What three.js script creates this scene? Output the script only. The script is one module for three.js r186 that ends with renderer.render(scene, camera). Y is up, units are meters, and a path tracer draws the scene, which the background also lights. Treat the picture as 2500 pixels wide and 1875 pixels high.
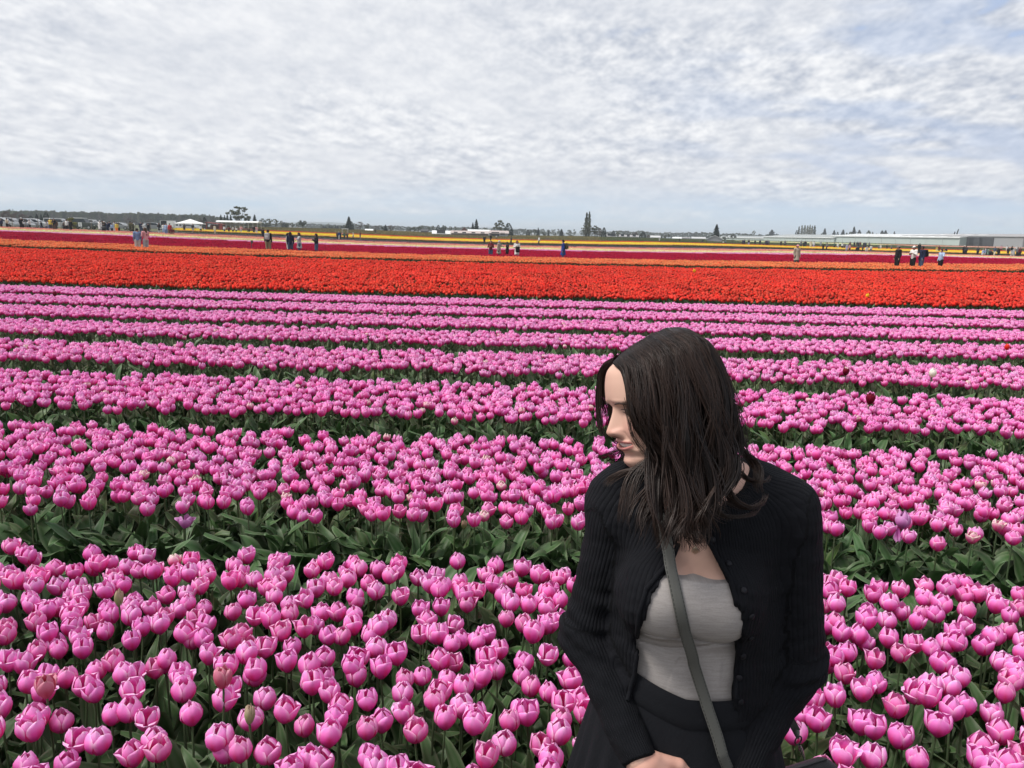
import * as THREE from 'three';
import { mergeGeometries } from 'three/addons/utils/BufferGeometryUtils.js';
import { RoundedBoxGeometry } from 'three/addons/geometries/RoundedBoxGeometry.js';
import { createNoise2D, createNoise3D } from 'simplex-noise';

// ------------------------------------------------------------------ camera, sky, sun, exposure
const scene = new THREE.Scene();
const camera = new THREE.PerspectiveCamera(53.07, 4 / 3, 0.05, 9000);
const EYE = new THREE.Vector3(0, 1.72, 0);
camera.position.copy(EYE);
camera.rotation.order = 'YXZ';
camera.rotation.set(-11.02 * Math.PI / 180, 0, 0.0225);
camera.updateMatrixWorld(true);

const renderer = new THREE.WebGLRenderer({ antialias: true });
renderer.toneMapping = THREE.LinearToneMapping;
renderer.toneMappingExposure = 1.78;
renderer.shadowMap.enabled = true;

const SUN_DIR = new THREE.Vector3(-0.68, 1.0, 0.14).normalize();
const sun = new THREE.DirectionalLight(new THREE.Color(1.0, 0.955, 0.89), 2.0);
sun.position.copy(SUN_DIR).multiplyScalar(80);
sun.castShadow = true;
sun.shadow.radius = 38;
sun.shadow.mapSize.set(2048, 2048);
Object.assign(sun.shadow.camera, { left: -70, right: 70, top: 70, bottom: -70, near: 1, far: 260 });
scene.add(sun);
scene.add(sun.target);

function rng(seed) {
  let s = seed >>> 0;
  return () => { s = (s + 0x6d2b79f5) | 0; let t = Math.imul(s ^ (s >>> 15), 1 | s); t = (t + Math.imul(t ^ (t >>> 7), 61 | t)) ^ t; return ((t ^ (t >>> 14)) >>> 0) / 4294967296; };
}
const R0 = rng(11);
const n2 = createNoise2D(rng(5)), n2b = createNoise2D(rng(6)), n3 = createNoise3D(rng(7));
const clamp = (x, a = 0, b = 1) => Math.min(b, Math.max(a, x));
const sm = (a, b, x) => { const t = clamp((x - a) / (b - a)); return t * t * (3 - 2 * t); };
const lerp = (a, b, t) => a + (b - a) * t;
const fbm = (f, x, y, oct, gain = 0.5) => { let a = 1, s = 0, t = 0; for (let i = 0; i < oct; i++) { s += a * f(x, y); t += a; a *= gain; x = x * 2.03 + 3.1; y = y * 2.03 - 1.7; } return s / t; };

// A thin sheet of altocumulus: cloud cells on a flat layer overhead, so that they shrink towards the horizon by themselves.
function makeSky() {
  const W = 4096, H = 2048, data = new Float32Array(W * H * 4);
  const S = SUN_DIR;
  for (let j = 0; j < H; j++) {
    const el = ((j + 0.5) / H - 0.5) * Math.PI, y = Math.sin(el), c = Math.cos(el);
    for (let i = 0; i < W; i++) {
      const k = (j * W + i) * 4;
      if (y <= 0) { data[k] = 0.30; data[k + 1] = 0.31; data[k + 2] = 0.28; data[k + 3] = 1; continue; }
      const az = ((i + 0.5) / W - 0.5) * 2 * Math.PI;
      const dx = c * Math.cos(az), dz = c * Math.sin(az);
      const q = 1 / (y + 0.17), px = dx * q, pz = dz * q;          // where the ray meets the layer
      const cs = Math.max(0, dx * S.x + y * S.y + dz * S.z);
      // slow drift of thick and thin areas, thinner to the right of the view
      const broad = fbm(n2, px * 0.55 + 2.3, pz * 0.55, 3), wx = px + 0.012 * n2(px * 3.1, pz * 3.1), wz = pz + 0.012 * n2b(px * 3.1 + 9, pz * 3.1);
      const right = sm(-0.35, 0.60, dx * (dz < 0 ? 1 : 0.6) + 0.10 * broad);
      const fade = clamp(1.5 - q / 5), drift = fbm(n2b, px * 0.9 + 20, pz * 1.5, 4, 0.55);
      // lumps about as wide as they are long, each broken into smaller ones; a faint ripple where the sheet is thick
      const big = n2(wx * 2.7 + 1.1, wz * 2.0), lump = n2b(wx * 6.0 + 4, wz * 4.4), small = n2(wx * 13 + 7, wz * 9.5), tiny = n2b(wx * 33, wz * 24);
      const rip = n2((wx * 0.8 + wz * 0.6) * 12, (wz * 0.8 - wx * 0.6) * 3.2) * sm(0.9, 0.2, right) * sm(-0.2, 0.4, n2b(px * 0.9, pz * 0.9 + 5));
      const cell = 0.30 * big + 0.66 * lump + 0.58 * small + 0.46 * tiny * fade + 0.20 * n2(wx * 70, wz * 52) * fade + 0.42 * rip;
      const amp = lerp(0.30, 0.52, right) * lerp(0.55, 1, sm(-0.5, 0.3, n2b(px * 0.7 + 3, pz * 0.7)));
      const low = sm(0.078, 0.004, y);
      const glow = 0.10 * Math.pow(cs, 3) + 0.25 * Math.pow(cs, 14);
      let m = lerp(0.76, 0.52, right) + amp * cell + 0.20 * broad + 0.16 * drift * (1 - 0.4 * right);
      m = clamp(m, 0, 1.12);
      let cr = lerp(0.318, 0.605, m) + glow, cg = lerp(0.350, 0.613, m) + glow, cb = lerp(0.418, 0.632, m) + glow;
      // holes through to the blue, mostly on the right
      const hole = sm(0.46, 0.80, -0.62 * lump - 0.30 * big - 0.22 * small + 0.12 * right - 0.75 * broad - 0.36) * sm(0.25, 0.75, right);
      const veil = 0.50 * sm(0.4, 1.0, right) * sm(0.15, -0.40, drift);
      const hb = clamp(0.75 * hole + veil);
      cr = lerp(cr, 0.300, hb); cg = lerp(cg, 0.375, hb); cb = lerp(cb, 0.525, hb);
      // the sheet thins into a milky blue above the horizon
      const hz = sm(0.10, 0.0, y), sky = [lerp(0.360, 0.420, hz), lerp(0.450, 0.505, hz), lerp(0.570, 0.585, hz)];
      const k2 = clamp(low * (0.88 - 0.75 * drift + 0.25 * right - 0.25 * small * fade));
      const lum = 0.865; data[k] = lum * lerp(cr, sky[0], k2); data[k + 1] = lum * lerp(cg, sky[1], k2); data[k + 2] = lum * lerp(cb, sky[2], k2); data[k + 3] = 1;
    }
  }
  const t = new THREE.DataTexture(data, W, H, THREE.RGBAFormat, THREE.FloatType);
  t.mapping = THREE.EquirectangularReflectionMapping;
  t.magFilter = THREE.LinearFilter; t.minFilter = THREE.LinearFilter;
  t.needsUpdate = true;
  return t;
}
scene.background = makeSky();
scene.environment = scene.background;
scene.fog = new THREE.FogExp2(new THREE.Color(0.86, 0.935, 1.0), 0.00032);

// ------------------------------------------------------------------ measuring: a pixel of the 2500 x 1875 photograph as a direction
const FPX = 1878, RQ = camera.quaternion.clone();
const dirOf = (px, py) => new THREE.Vector3((px - 1250) / FPX, -(py - 937.5) / FPX, -1).applyQuaternion(RQ);
// the point on the upright plane D metres in front of the camera
function V(px, py, D) { const d = dirOf(px, py); return d.multiplyScalar(-D / d.z).add(EYE); }
const horizonAt = (px) => { const a = dirOf(px, 300), b = dirOf(px, 900); const ya = a.y / Math.hypot(a.x, a.z), yb = b.y / Math.hypot(b.x, b.z); return 300 + 600 * ya / (ya - yb); };
// lie of the land: nearly flat, a little lower beyond the nearest beds, rising towards the car park on one side and again far away
function G(x, z) {
  const d = -z;
  let g = -0.3 * sm(2.2, 22, d);
  const far = sm(6, 16, d);
  if (x < 0) g += far * (x > -40 ? 3e-4 * x * x : Math.min(0.48 + (-x - 40) * 0.016, 1.15));
  else g += far * (x < 35 ? 2.4e-4 * x * x : 0.29 * sm(95, 35, x));
  g += 1.2 * sm(208, 345, d);
  return g;
}
// the spot on the ground below the pixel column px, d metres away
function spot(px, d, lift = 0) {
  const v = dirOf(px, horizonAt(px)); const h = Math.hypot(v.x, v.z);
  const x = v.x / h * d, z = v.z / h * d;
  return new THREE.Vector3(x, G(x, z) + lift, z);
}
// height of something d metres away whose top is seen at py
function heightTo(px, py, d) { const v = dirOf(px, py); return EYE.y + d * v.y / Math.hypot(v.x, v.z); }

// ------------------------------------------------------------------ building helpers
const used = new Map();
function numbered(name) { const n = used.get(name) ?? 0; used.set(name, n + 1); return n ? name + '_' + String(n).padStart(3, '0') : name; }
function tag(o, label, category, group, kind) {
  if (label) o.userData.label = label;
  if (category) o.userData.category = category;
  if (group) o.userData.group = group;
  if (kind) o.userData.kind = kind;
  return o;
}
function thing(name, label, category, pos, turn = 0, group) {
  const o = new THREE.Group(); o.name = numbered(name); scene.add(o);
  if (pos) o.position.copy(pos); o.rotation.y = turn;
  return tag(o, label, category, group);
}
function part(name, geo, mat, parent, label) {
  const m = new THREE.Mesh(geo, mat); m.name = name; m.castShadow = m.receiveShadow = true; parent.add(m);
  if (label) m.userData.label = label;
  return m;
}
function single(name, geo, mat, label, category, group, kind) {
  const m = new THREE.Mesh(geo, mat); m.name = numbered(name); m.castShadow = m.receiveShadow = true; scene.add(m);
  return tag(m, label, category, group, kind);
}
const rgb = (r, g, b) => new THREE.Color().setRGB(r, g, b);
function mat(r, g, b, rough = 0.8, extra = {}) { return new THREE.MeshStandardMaterial({ color: rgb(r, g, b), roughness: rough, side: THREE.DoubleSide, ...extra }); }
function phys(r, g, b, rough = 0.8, extra = {}) { return new THREE.MeshPhysicalMaterial({ color: rgb(r, g, b), roughness: rough, side: THREE.DoubleSide, ...extra }); }
function boxG(w, h, d, x = 0, y = 0, z = 0, ry = 0) { const g = new THREE.BoxGeometry(w, h, d); if (ry) g.rotateY(ry); g.translate(x, y, z); return g; }
function rboxG(w, h, d, r, x = 0, y = 0, z = 0) { const g = new RoundedBoxGeometry(w, h, d, 2, r); g.translate(x, y, z); return g; }
function cylG(r0, r1, h, x = 0, y = 0, z = 0, n = 10) { const g = new THREE.CylinderGeometry(r1, r0, h, n); g.translate(x, y + h / 2, z); return g; }
const plain = (g) => { const o = g.index ? g.toNonIndexed() : g; for (const k of Object.keys(o.attributes)) if (!['position', 'normal', 'uv'].includes(k)) o.deleteAttribute(k); return o; };
const merge = (list) => mergeGeometries(list.map(plain));
// a bag of triangles with vertex colours
class Bag {
  constructor() { this.p = []; this.c = []; this.n = []; this.i = []; this.uv = []; }
  v(x, y, z, c, n, u = 0, w = 0) { this.p.push(x, y, z); if (c) this.c.push(c[0], c[1], c[2]); if (n) this.n.push(n[0], n[1], n[2]); this.uv.push(u, w); return this.p.length / 3 - 1; }
  t(a, b, c) { this.i.push(a, b, c); }
  q(a, b, c, d) { this.i.push(a, b, c, a, c, d); }
  geo() {
    const g = new THREE.BufferGeometry();
    g.setAttribute('position', new THREE.Float32BufferAttribute(this.p, 3));
    if (this.c.length) g.setAttribute('color', new THREE.Float32BufferAttribute(this.c, 3));
    g.setAttribute('uv', new THREE.Float32BufferAttribute(this.uv, 2));
    g.setIndex(this.i);
    if (this.n.length) g.setAttribute('normal', new THREE.Float32BufferAttribute(this.n, 3)); else g.computeVertexNormals();
    return g;
  }
  // a rows x cols grid of points given by f(i, j) -> [x, y, z, colour, u, v]
  grid(rows, cols, f) {
    const at = [];
    for (let i = 0; i < rows; i++) for (let j = 0; j < cols; j++) { const q = f(i, j); at.push(this.v(q[0], q[1], q[2], q[3], null, q[4] ?? j / (cols - 1), q[5] ?? i / (rows - 1))); }
    for (let i = 0; i + 1 < rows; i++) for (let j = 0; j + 1 < cols; j++) this.q(at[i * cols + j], at[i * cols + j + 1], at[(i + 1) * cols + j + 1], at[(i + 1) * cols + j]);
    return this;
  }
}
function bagTube(b, pts, radii, sides, col, closed = true) {        // a tapering tube through points
  const T = new THREE.Vector3(), A = new THREE.Vector3(), B = new THREE.Vector3(), ref = new THREE.Vector3(0.31, 0.2, 0.93);
  const rows = [];
  pts.forEach((p, i) => {
    T.copy(pts[Math.min(i + 1, pts.length - 1)]).sub(pts[Math.max(i - 1, 0)]).normalize();
    A.crossVectors(T, ref).normalize(); B.crossVectors(T, A);
    const row = [];
    for (let k = 0; k < sides; k++) { const t = k / sides * Math.PI * 2, c = Math.cos(t) * radii[i], s = Math.sin(t) * radii[i]; row.push(b.v(p.x + A.x * c + B.x * s, p.y + A.y * c + B.y * s, p.z + A.z * c + B.z * s, Array.isArray(col?.[0]) ? col[i] : col, null, k / sides, i)); }
    rows.push(row);
  });
  for (let i = 0; i + 1 < rows.length; i++) for (let k = 0; k < sides; k++) b.q(rows[i][k], rows[i][(k + 1) % sides], rows[i + 1][(k + 1) % sides], rows[i + 1][k]);
  return b;
}
// the zero surface of a distance field, on a grid of its own (surface nets)
function surfaceNet(f, lo, hi, cell, uvOf) {
  const nx = Math.ceil((hi[0] - lo[0]) / cell) + 1, ny = Math.ceil((hi[1] - lo[1]) / cell) + 1, nz = Math.ceil((hi[2] - lo[2]) / cell) + 1;
  const F = new Float32Array(nx * ny * nz), id = new Int32Array(nx * ny * nz).fill(-1);
  const at = (i, j, k) => i + nx * (j + ny * k);
  for (let k = 0; k < nz; k++) for (let j = 0; j < ny; j++) for (let i = 0; i < nx;) {
    const v = f(lo[0] + i * cell, lo[1] + j * cell, lo[2] + k * cell);
    F[at(i, j, k)] = v; i++;
    let skip = Math.floor(Math.abs(v) * 0.6 / cell) - 1;            // far from the surface: the same sign for a while
    while (skip-- > 0 && i < nx) { F[at(i, j, k)] = v; i++; }
  }
  const P = [], I = [];
  const E = [[0, 1], [2, 3], [4, 5], [6, 7], [0, 2], [1, 3], [4, 6], [5, 7], [0, 4], [1, 5], [2, 6], [3, 7]];
  for (let k = 0; k < nz - 1; k++) for (let j = 0; j < ny - 1; j++) for (let i = 0; i < nx - 1; i++) {
    let m = 0; const c = [];
    for (let q = 0; q < 8; q++) { const v = F[at(i + (q & 1), j + ((q >> 1) & 1), k + (q >> 2))]; c.push(v); if (v < 0) m |= 1 << q; }
    if (m === 0 || m === 255) continue;
    let x = 0, y = 0, z = 0, n = 0;
    for (const [a, b] of E) if ((c[a] < 0) !== (c[b] < 0)) {
      const t = c[a] / (c[a] - c[b]);
      x += lerp(a & 1, b & 1, t); y += lerp((a >> 1) & 1, (b >> 1) & 1, t); z += lerp(a >> 2, b >> 2, t); n++;
    }
    id[at(i, j, k)] = P.length / 3;
    P.push(lo[0] + (i + x / n) * cell, lo[1] + (j + y / n) * cell, lo[2] + (k + z / n) * cell);
  }
  for (let k = 1; k < nz - 1; k++) for (let j = 1; j < ny - 1; j++) for (let i = 1; i < nx - 1; i++) {
    const a = F[at(i, j, k)] < 0;
    const quad = (p, q, r, s, flip) => { if (p < 0 || q < 0 || r < 0 || s < 0) return; if (flip) I.push(p, s, r, p, r, q); else I.push(p, q, r, p, r, s); };
    if (a !== F[at(i + 1, j, k)] < 0) quad(id[at(i, j - 1, k - 1)], id[at(i, j, k - 1)], id[at(i, j, k)], id[at(i, j - 1, k)], !a);
    if (a !== F[at(i, j + 1, k)] < 0) quad(id[at(i - 1, j, k - 1)], id[at(i - 1, j, k)], id[at(i, j, k)], id[at(i, j, k - 1)], !a);
    if (a !== F[at(i, j, k + 1)] < 0) quad(id[at(i - 1, j - 1, k)], id[at(i, j - 1, k)], id[at(i, j, k)], id[at(i - 1, j, k)], !a);
  }
  const N = new Float32Array(P.length), e = cell * 0.5, UV = new Float32Array(P.length / 3 * 2);
  for (let v = 0; v < P.length; v += 3) {
    const [x, y, z] = [P[v], P[v + 1], P[v + 2]];
    const gx = f(x + e, y, z) - f(x - e, y, z), gy = f(x, y + e, z) - f(x, y - e, z), gz = f(x, y, z + e) - f(x, y, z - e), l = Math.hypot(gx, gy, gz) || 1;
    N[v] = gx / l; N[v + 1] = gy / l; N[v + 2] = gz / l;
    if (uvOf) { const q = uvOf(x, y, z); UV[v / 3 * 2] = q[0]; UV[v / 3 * 2 + 1] = q[1]; }
  }
  const g = new THREE.BufferGeometry();
  g.setAttribute('position', new THREE.Float32BufferAttribute(P, 3));
  g.setAttribute('normal', new THREE.BufferAttribute(N, 3));
  g.setAttribute('uv', new THREE.BufferAttribute(UV, 2));
  g.setIndex(I);
  return g;
}
const smin = (a, b, k) => { const h = Math.max(k - Math.abs(a - b), 0) / k; return Math.min(a, b) - h * h * k * 0.25; };
function capsule(x, y, z, A, B, ra, rb) {                            // distance to a tapered capsule
  const bx = B[0] - A[0], by = B[1] - A[1], bz = B[2] - A[2], px = x - A[0], py = y - A[1], pz = z - A[2];
  const t = clamp((px * bx + py * by + pz * bz) / (bx * bx + by * by + bz * bz));
  return Math.hypot(px - bx * t, py - by * t, pz - bz * t) - lerp(ra, rb, t);
}
function ellipsoid(x, y, z, C, r) {
  const a = (x - C[0]) / r[0], b = (y - C[1]) / r[1], c = (z - C[2]) / r[2], k = Math.hypot(a, b, c);
  return (k - 1) * Math.min(r[0], r[1], r[2]);
}
// textures: a height field or colour noise in metres
function noiseTexture(size, f, srgb = false) {
  const d = new Uint8Array(size * size * 4);
  for (let j = 0; j < size; j++) for (let i = 0; i < size; i++) { const c = f(i / size, j / size), k = (j * size + i) * 4; d[k] = clamp(c[0]) * 255; d[k + 1] = clamp(c[1]) * 255; d[k + 2] = clamp(c[2]) * 255; d[k + 3] = 255; }
  const t = new THREE.DataTexture(d, size, size); t.wrapS = t.wrapT = THREE.RepeatWrapping; t.magFilter = THREE.LinearFilter; t.minFilter = THREE.LinearMipmapLinearFilter; t.generateMipmaps = true;
  if (srgb) t.colorSpace = THREE.SRGBColorSpace; t.needsUpdate = true; return t;
}
// noise that repeats over the unit square
const tile = (u, v, f) => { const a = u * 2 * Math.PI, b = v * 2 * Math.PI, r = f / (2 * Math.PI); return n3(Math.cos(a) * r + Math.cos(b) * r * 0.7, Math.sin(a) * r + 3 + Math.sin(b) * r * 0.7, Math.cos(b) * r - Math.sin(b) * r + 7); };
const mixc = (a, b, t) => [lerp(a[0], b[0], t), lerp(a[1], b[1], t), lerp(a[2], b[2], t)];
const grainTex = noiseTexture(512, (u, v) => { const a = 0.5 + 0.28 * tile(u, v, 9) + 0.25 * tile(u + 0.3, v, 31) + 0.2 * tile(u, v + 0.4, 80); return [a, a, a]; });
// ------------------------------------------------------------------ ground
{
  const rad = [0.3]; while (rad[rad.length - 1] < 7000) { const r = rad[rad.length - 1]; rad.push(r + Math.max(0.12, r * 0.055)); }
  const sect = 240, b = new Bag();
  b.grid(rad.length, sect + 1, (i, j) => {
    const t = j / sect * 2 * Math.PI, x = Math.sin(t) * rad[i], z = -Math.cos(t) * rad[i], d = -z;
    const soil = sm(236, 222, d) * sm(-30, -2, d), lot = sm(108, 116, d) * sm(-58, -66, x);
    let c = [0.075, 0.085, 0.035];
    const n = 0.5 + 0.5 * n2(x * 0.05, z * 0.05), m = 0.5 + 0.5 * n2(x * 1.1, z * 1.1);
    c = [lerp(c[0], 0.105, n), lerp(c[1], 0.12, n), lerp(c[2], 0.045, n)];
    const s = [lerp(0.032, 0.06, m), lerp(0.026, 0.046, m), lerp(0.02, 0.032, m)], k = soil * (1 - lot);
    const near = d < 40 ? n2(x * 7, z * 7) * 0.012 + n2(x * 19, z * 19) * 0.007 : 0;
    const out = 1.1 * sm(500, 2500, rad[i]);
    return [x, (d > -20 ? G(x, z) : 0) + near - 0.01 - out * 2, z, [lerp(c[0], s[0], k), lerp(c[1], s[1], k), lerp(c[2], s[2], k)], x / 3, z / 3];
  });
  const m = mat(1, 1, 1, 0.95, { vertexColors: true, map: grainTex, bumpMap: grainTex, bumpScale: 0.03 });
  m.color.setRGB(1.7, 1.7, 1.7);
  const g = single('ground', b.geo(), m, 'dark soil and grass of the flat farmland', null, null, 'structure'); g.name = 'ground';
}

// ------------------------------------------------------------------ tulips
const petalMat = (t) => phys(t[0], t[1], t[2], 0.5, { vertexColors: true, transmission: 0.40, thickness: 0, specularIntensity: 0.15 });
const leafMat = phys(1, 1, 1, 0.46, { vertexColors: true, transmission: 0.16, thickness: 0, specularIntensity: 0.42 });
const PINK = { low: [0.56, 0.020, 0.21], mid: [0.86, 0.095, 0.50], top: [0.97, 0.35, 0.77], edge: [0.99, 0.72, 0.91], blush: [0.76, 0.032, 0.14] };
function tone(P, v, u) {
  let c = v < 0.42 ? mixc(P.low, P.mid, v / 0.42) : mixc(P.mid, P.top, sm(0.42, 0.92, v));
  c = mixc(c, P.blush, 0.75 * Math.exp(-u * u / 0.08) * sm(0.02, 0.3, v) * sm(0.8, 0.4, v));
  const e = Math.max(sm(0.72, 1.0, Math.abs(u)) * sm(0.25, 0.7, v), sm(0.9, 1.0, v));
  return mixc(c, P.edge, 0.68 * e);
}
// one petal: o = { H, R, open, ang, wide, flare, tip, P, twist }
function petalInto(b, o, rows, cols) {
  return b.grid(rows, cols, (i, j) => {
    const v = 1 - Math.pow(1 - i / (rows - 1), 1.35), u = j / (cols - 1) * 2 - 1;
    const body = Math.pow(Math.sin(Math.PI * (0.10 + ((o.in ? 0.87 - 0.03 * (o.ang % 1) : 0.785 + 0.02 * (o.ang % 1)) - 0.15 * o.open) * v)), 0.74);
    const w = o.wide * (v < 0.58 ? 0.50 + 0.50 * Math.sin(v / 0.58 * Math.PI / 2) : Math.pow(Math.max(0, 1 - Math.pow((v - 0.58) / 0.425, 3.0)), 0.5));
    const a = o.ang + u * w + o.twist * v * 0.3;
    let r = o.R * (body + o.open * 0.25 * v * v * v) * (1 - (o.in ? 0.16 : 0.05) * u * u) + o.R * 0.045 * Math.exp(-u * u / 0.03) * v;
    r += o.R * o.flare * Math.pow(v, 4) * (1 - u * u * 0.5) + 0.0020 * Math.sin(u * 5 + o.ang * 3 + v * 7) * v;
    let y = o.H * v - 0.05 * o.H * u * u * sm(0.5, 1, v) + o.tip * o.H * Math.exp(-u * u / 0.04) * sm(0.9, 1, v);
    y -= o.H * o.flare * 0.25 * Math.pow(v, 5);
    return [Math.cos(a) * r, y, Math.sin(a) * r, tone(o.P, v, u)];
  });
}
function petalList(seed, P, open = 0.2, big = 1) {
  const r = rng(seed), out = [], a0 = r() * 6;
  for (let k = 0; k < 6; k++) {
    const inner = k % 2, f = r();
    out.push({ in: inner, H: (inner ? 0.064 : 0.0585) * big * (0.92 + 0.16 * r()), R: (inner ? 0.0265 : 0.0305) * big, open: clamp(open + 0.3 * (r() - 0.5), 0, 1.2), ang: a0 + k * Math.PI / 3 + 0.16 * (r() - 0.5),
      wide: (inner ? 0.92 : 1.04) + 0.14 * (r() - 0.5), flare: !inner && f > 0.5 ? 0.15 + 0.6 * r() * (0.55 + open) : 0.0, tip: 0.03 * r(), P, twist: 0.5 * (r() - 0.5) });
  }
  return out;
}
const leafTone = (s, u, k) => { const m = mixc([0.021, 0.058, 0.016], [0.054, 0.122, 0.037], clamp(s * 0.8 + 0.25 * k)); return mixc(m, [0.16, 0.21, 0.12], 0.75 * sm(0.86, 1, Math.abs(u)) + 0.25 * Math.exp(-u * u / 0.006)); };
// a broad pointed leaf: o = { L, W, el, bend, az, y, wave, k }
function leafInto(b, o, rows, cols) {
  const cx = [], cy = []; let x = 0.004, y = o.y;
  for (let i = 0; i < rows; i++) { const s = i / (rows - 1); cx.push(x); cy.push(y); const e = o.el - o.bend * s * s; x += Math.cos(e) * o.L / (rows - 1); y = Math.max(y + Math.sin(e) * o.L / (rows - 1), 0.012 + 0.01 * o.k); }
  return b.grid(rows, cols, (i, j) => {
    const s = i / (rows - 1), u = j / (cols - 1) * 2 - 1, e = o.el - o.bend * s * s;
    const w = o.W * Math.pow(Math.sin(Math.PI * clamp(0.10 + 0.885 * Math.pow(s, 0.85), 0, 0.99)), 0.75);
    const lift = (0.42 * (1 - 0.5 * s)) * Math.abs(u) * w + o.wave * Math.abs(u) * Math.sin(s * 9 + o.k * 20 + (u > 0 ? 1.7 : 0)) * sm(0.1, 0.5, s);
    const tw = o.k * 1.6 * s - 0.5 * s, side = u * w * Math.cos(tw), up = lift + u * w * Math.sin(tw) * 0.7;
    const X = cx[i] - Math.sin(e) * up, Y = cy[i] + Math.cos(e) * up;
    return [Math.cos(o.az) * X - Math.sin(o.az) * side, Y, Math.sin(o.az) * X + Math.cos(o.az) * side, leafTone(s, u, o.k)];
  });
}
function leafList(seed, n, low = 0) {
  const r = rng(seed), out = [], a0 = r() * 6.28;
  for (let k = 0; k < n; k++) {
    const first = k / n;
    out.push({ L: lerp(0.29, 0.20, first) * (0.85 + 0.35 * r()), W: lerp(0.036, 0.022, first) * (0.8 + 0.45 * r()), el: lerp(0.95, 1.38, first) - 0.25 * r() * low + 0.1 * (r() - 0.5), bend: lerp(0.9, 0.45, first) * (0.4 + 1.5 * r()), az: a0 + k * 2.3 + 0.5 * r(), y: 0.005 + 0.05 * k, wave: 0.004 + 0.008 * r(), k: r() });
  }
  return out;
}
const STEM_H = 0.375;
function stemInto(b, lean, h = STEM_H, sides = 5) {
  const pts = [], rad = [];
  for (let i = 0; i < 5; i++) { const s = i / 4; pts.push(new THREE.Vector3(lean[0] * s * s, h * s, lean[1] * s * s)); rad.push(0.0042 - 0.0010 * s); }
  return bagTube(b, pts, rad, sides, [0.075, 0.115, 0.055]);
}
const bagOf = (f) => { const b = new Bag(); f(b); return b.geo(); };

// near tulips, one by one: stem, leaves, and a bloom of six petals
const pinkMats = [[1, 1, 1], [0.95, 0.86, 0.95], [1, 1.16, 1.06], [0.93, 0.9, 0.86]].map(petalMat);
const STEM_GEO = [[0.012, 0.006], [-0.016, 0.01], [0.006, -0.018]].map((l) => bagOf((b) => stemInto(b, l)));
const STEM_TOP = [[0.012, 0.006], [-0.016, 0.01], [0.006, -0.018]];
function tulipProto(seed, P, m, open, big, leaves = 3) {
  const g = new THREE.Group(), r = rng(seed * 7 + 1), si = seed % 3;
  part('stem', STEM_GEO[si], leafMat, g);
  for (const o of leafList(seed * 3 + 2, leaves, 0.4)) part('leaf', bagOf((b) => leafInto(b, o, 9, 5)), leafMat, g);
  const bloom = new THREE.Group(); bloom.name = 'bloom'; g.add(bloom);
  bloom.position.set(STEM_TOP[si][0], STEM_H - 0.002, STEM_TOP[si][1]);
  bloom.rotation.set(0.24 * (r() - 0.5), 0, 0.24 * (r() - 0.5));
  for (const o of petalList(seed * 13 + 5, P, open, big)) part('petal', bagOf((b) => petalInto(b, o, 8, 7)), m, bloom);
  return g;
}
const BEDS = [[1.42, 2.88], [3.35, 4.92], [5.46, 6.88], [7.55, 9.0], [9.85, 11.25], [12.15, 13.65], [14.6, 16.15], [17.15, 18.85]];
const KROW = 0.033, rowZ = (D, x) => -(D - KROW * x);
const toPixel = (x, y, z) => { const v = new THREE.Vector3(x, y, z).sub(EYE).applyQuaternion(RQ.clone().invert()); return [1250 + FPX * v.x / -v.z, 937.5 - FPX * v.y / -v.z, -v.z]; };
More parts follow.
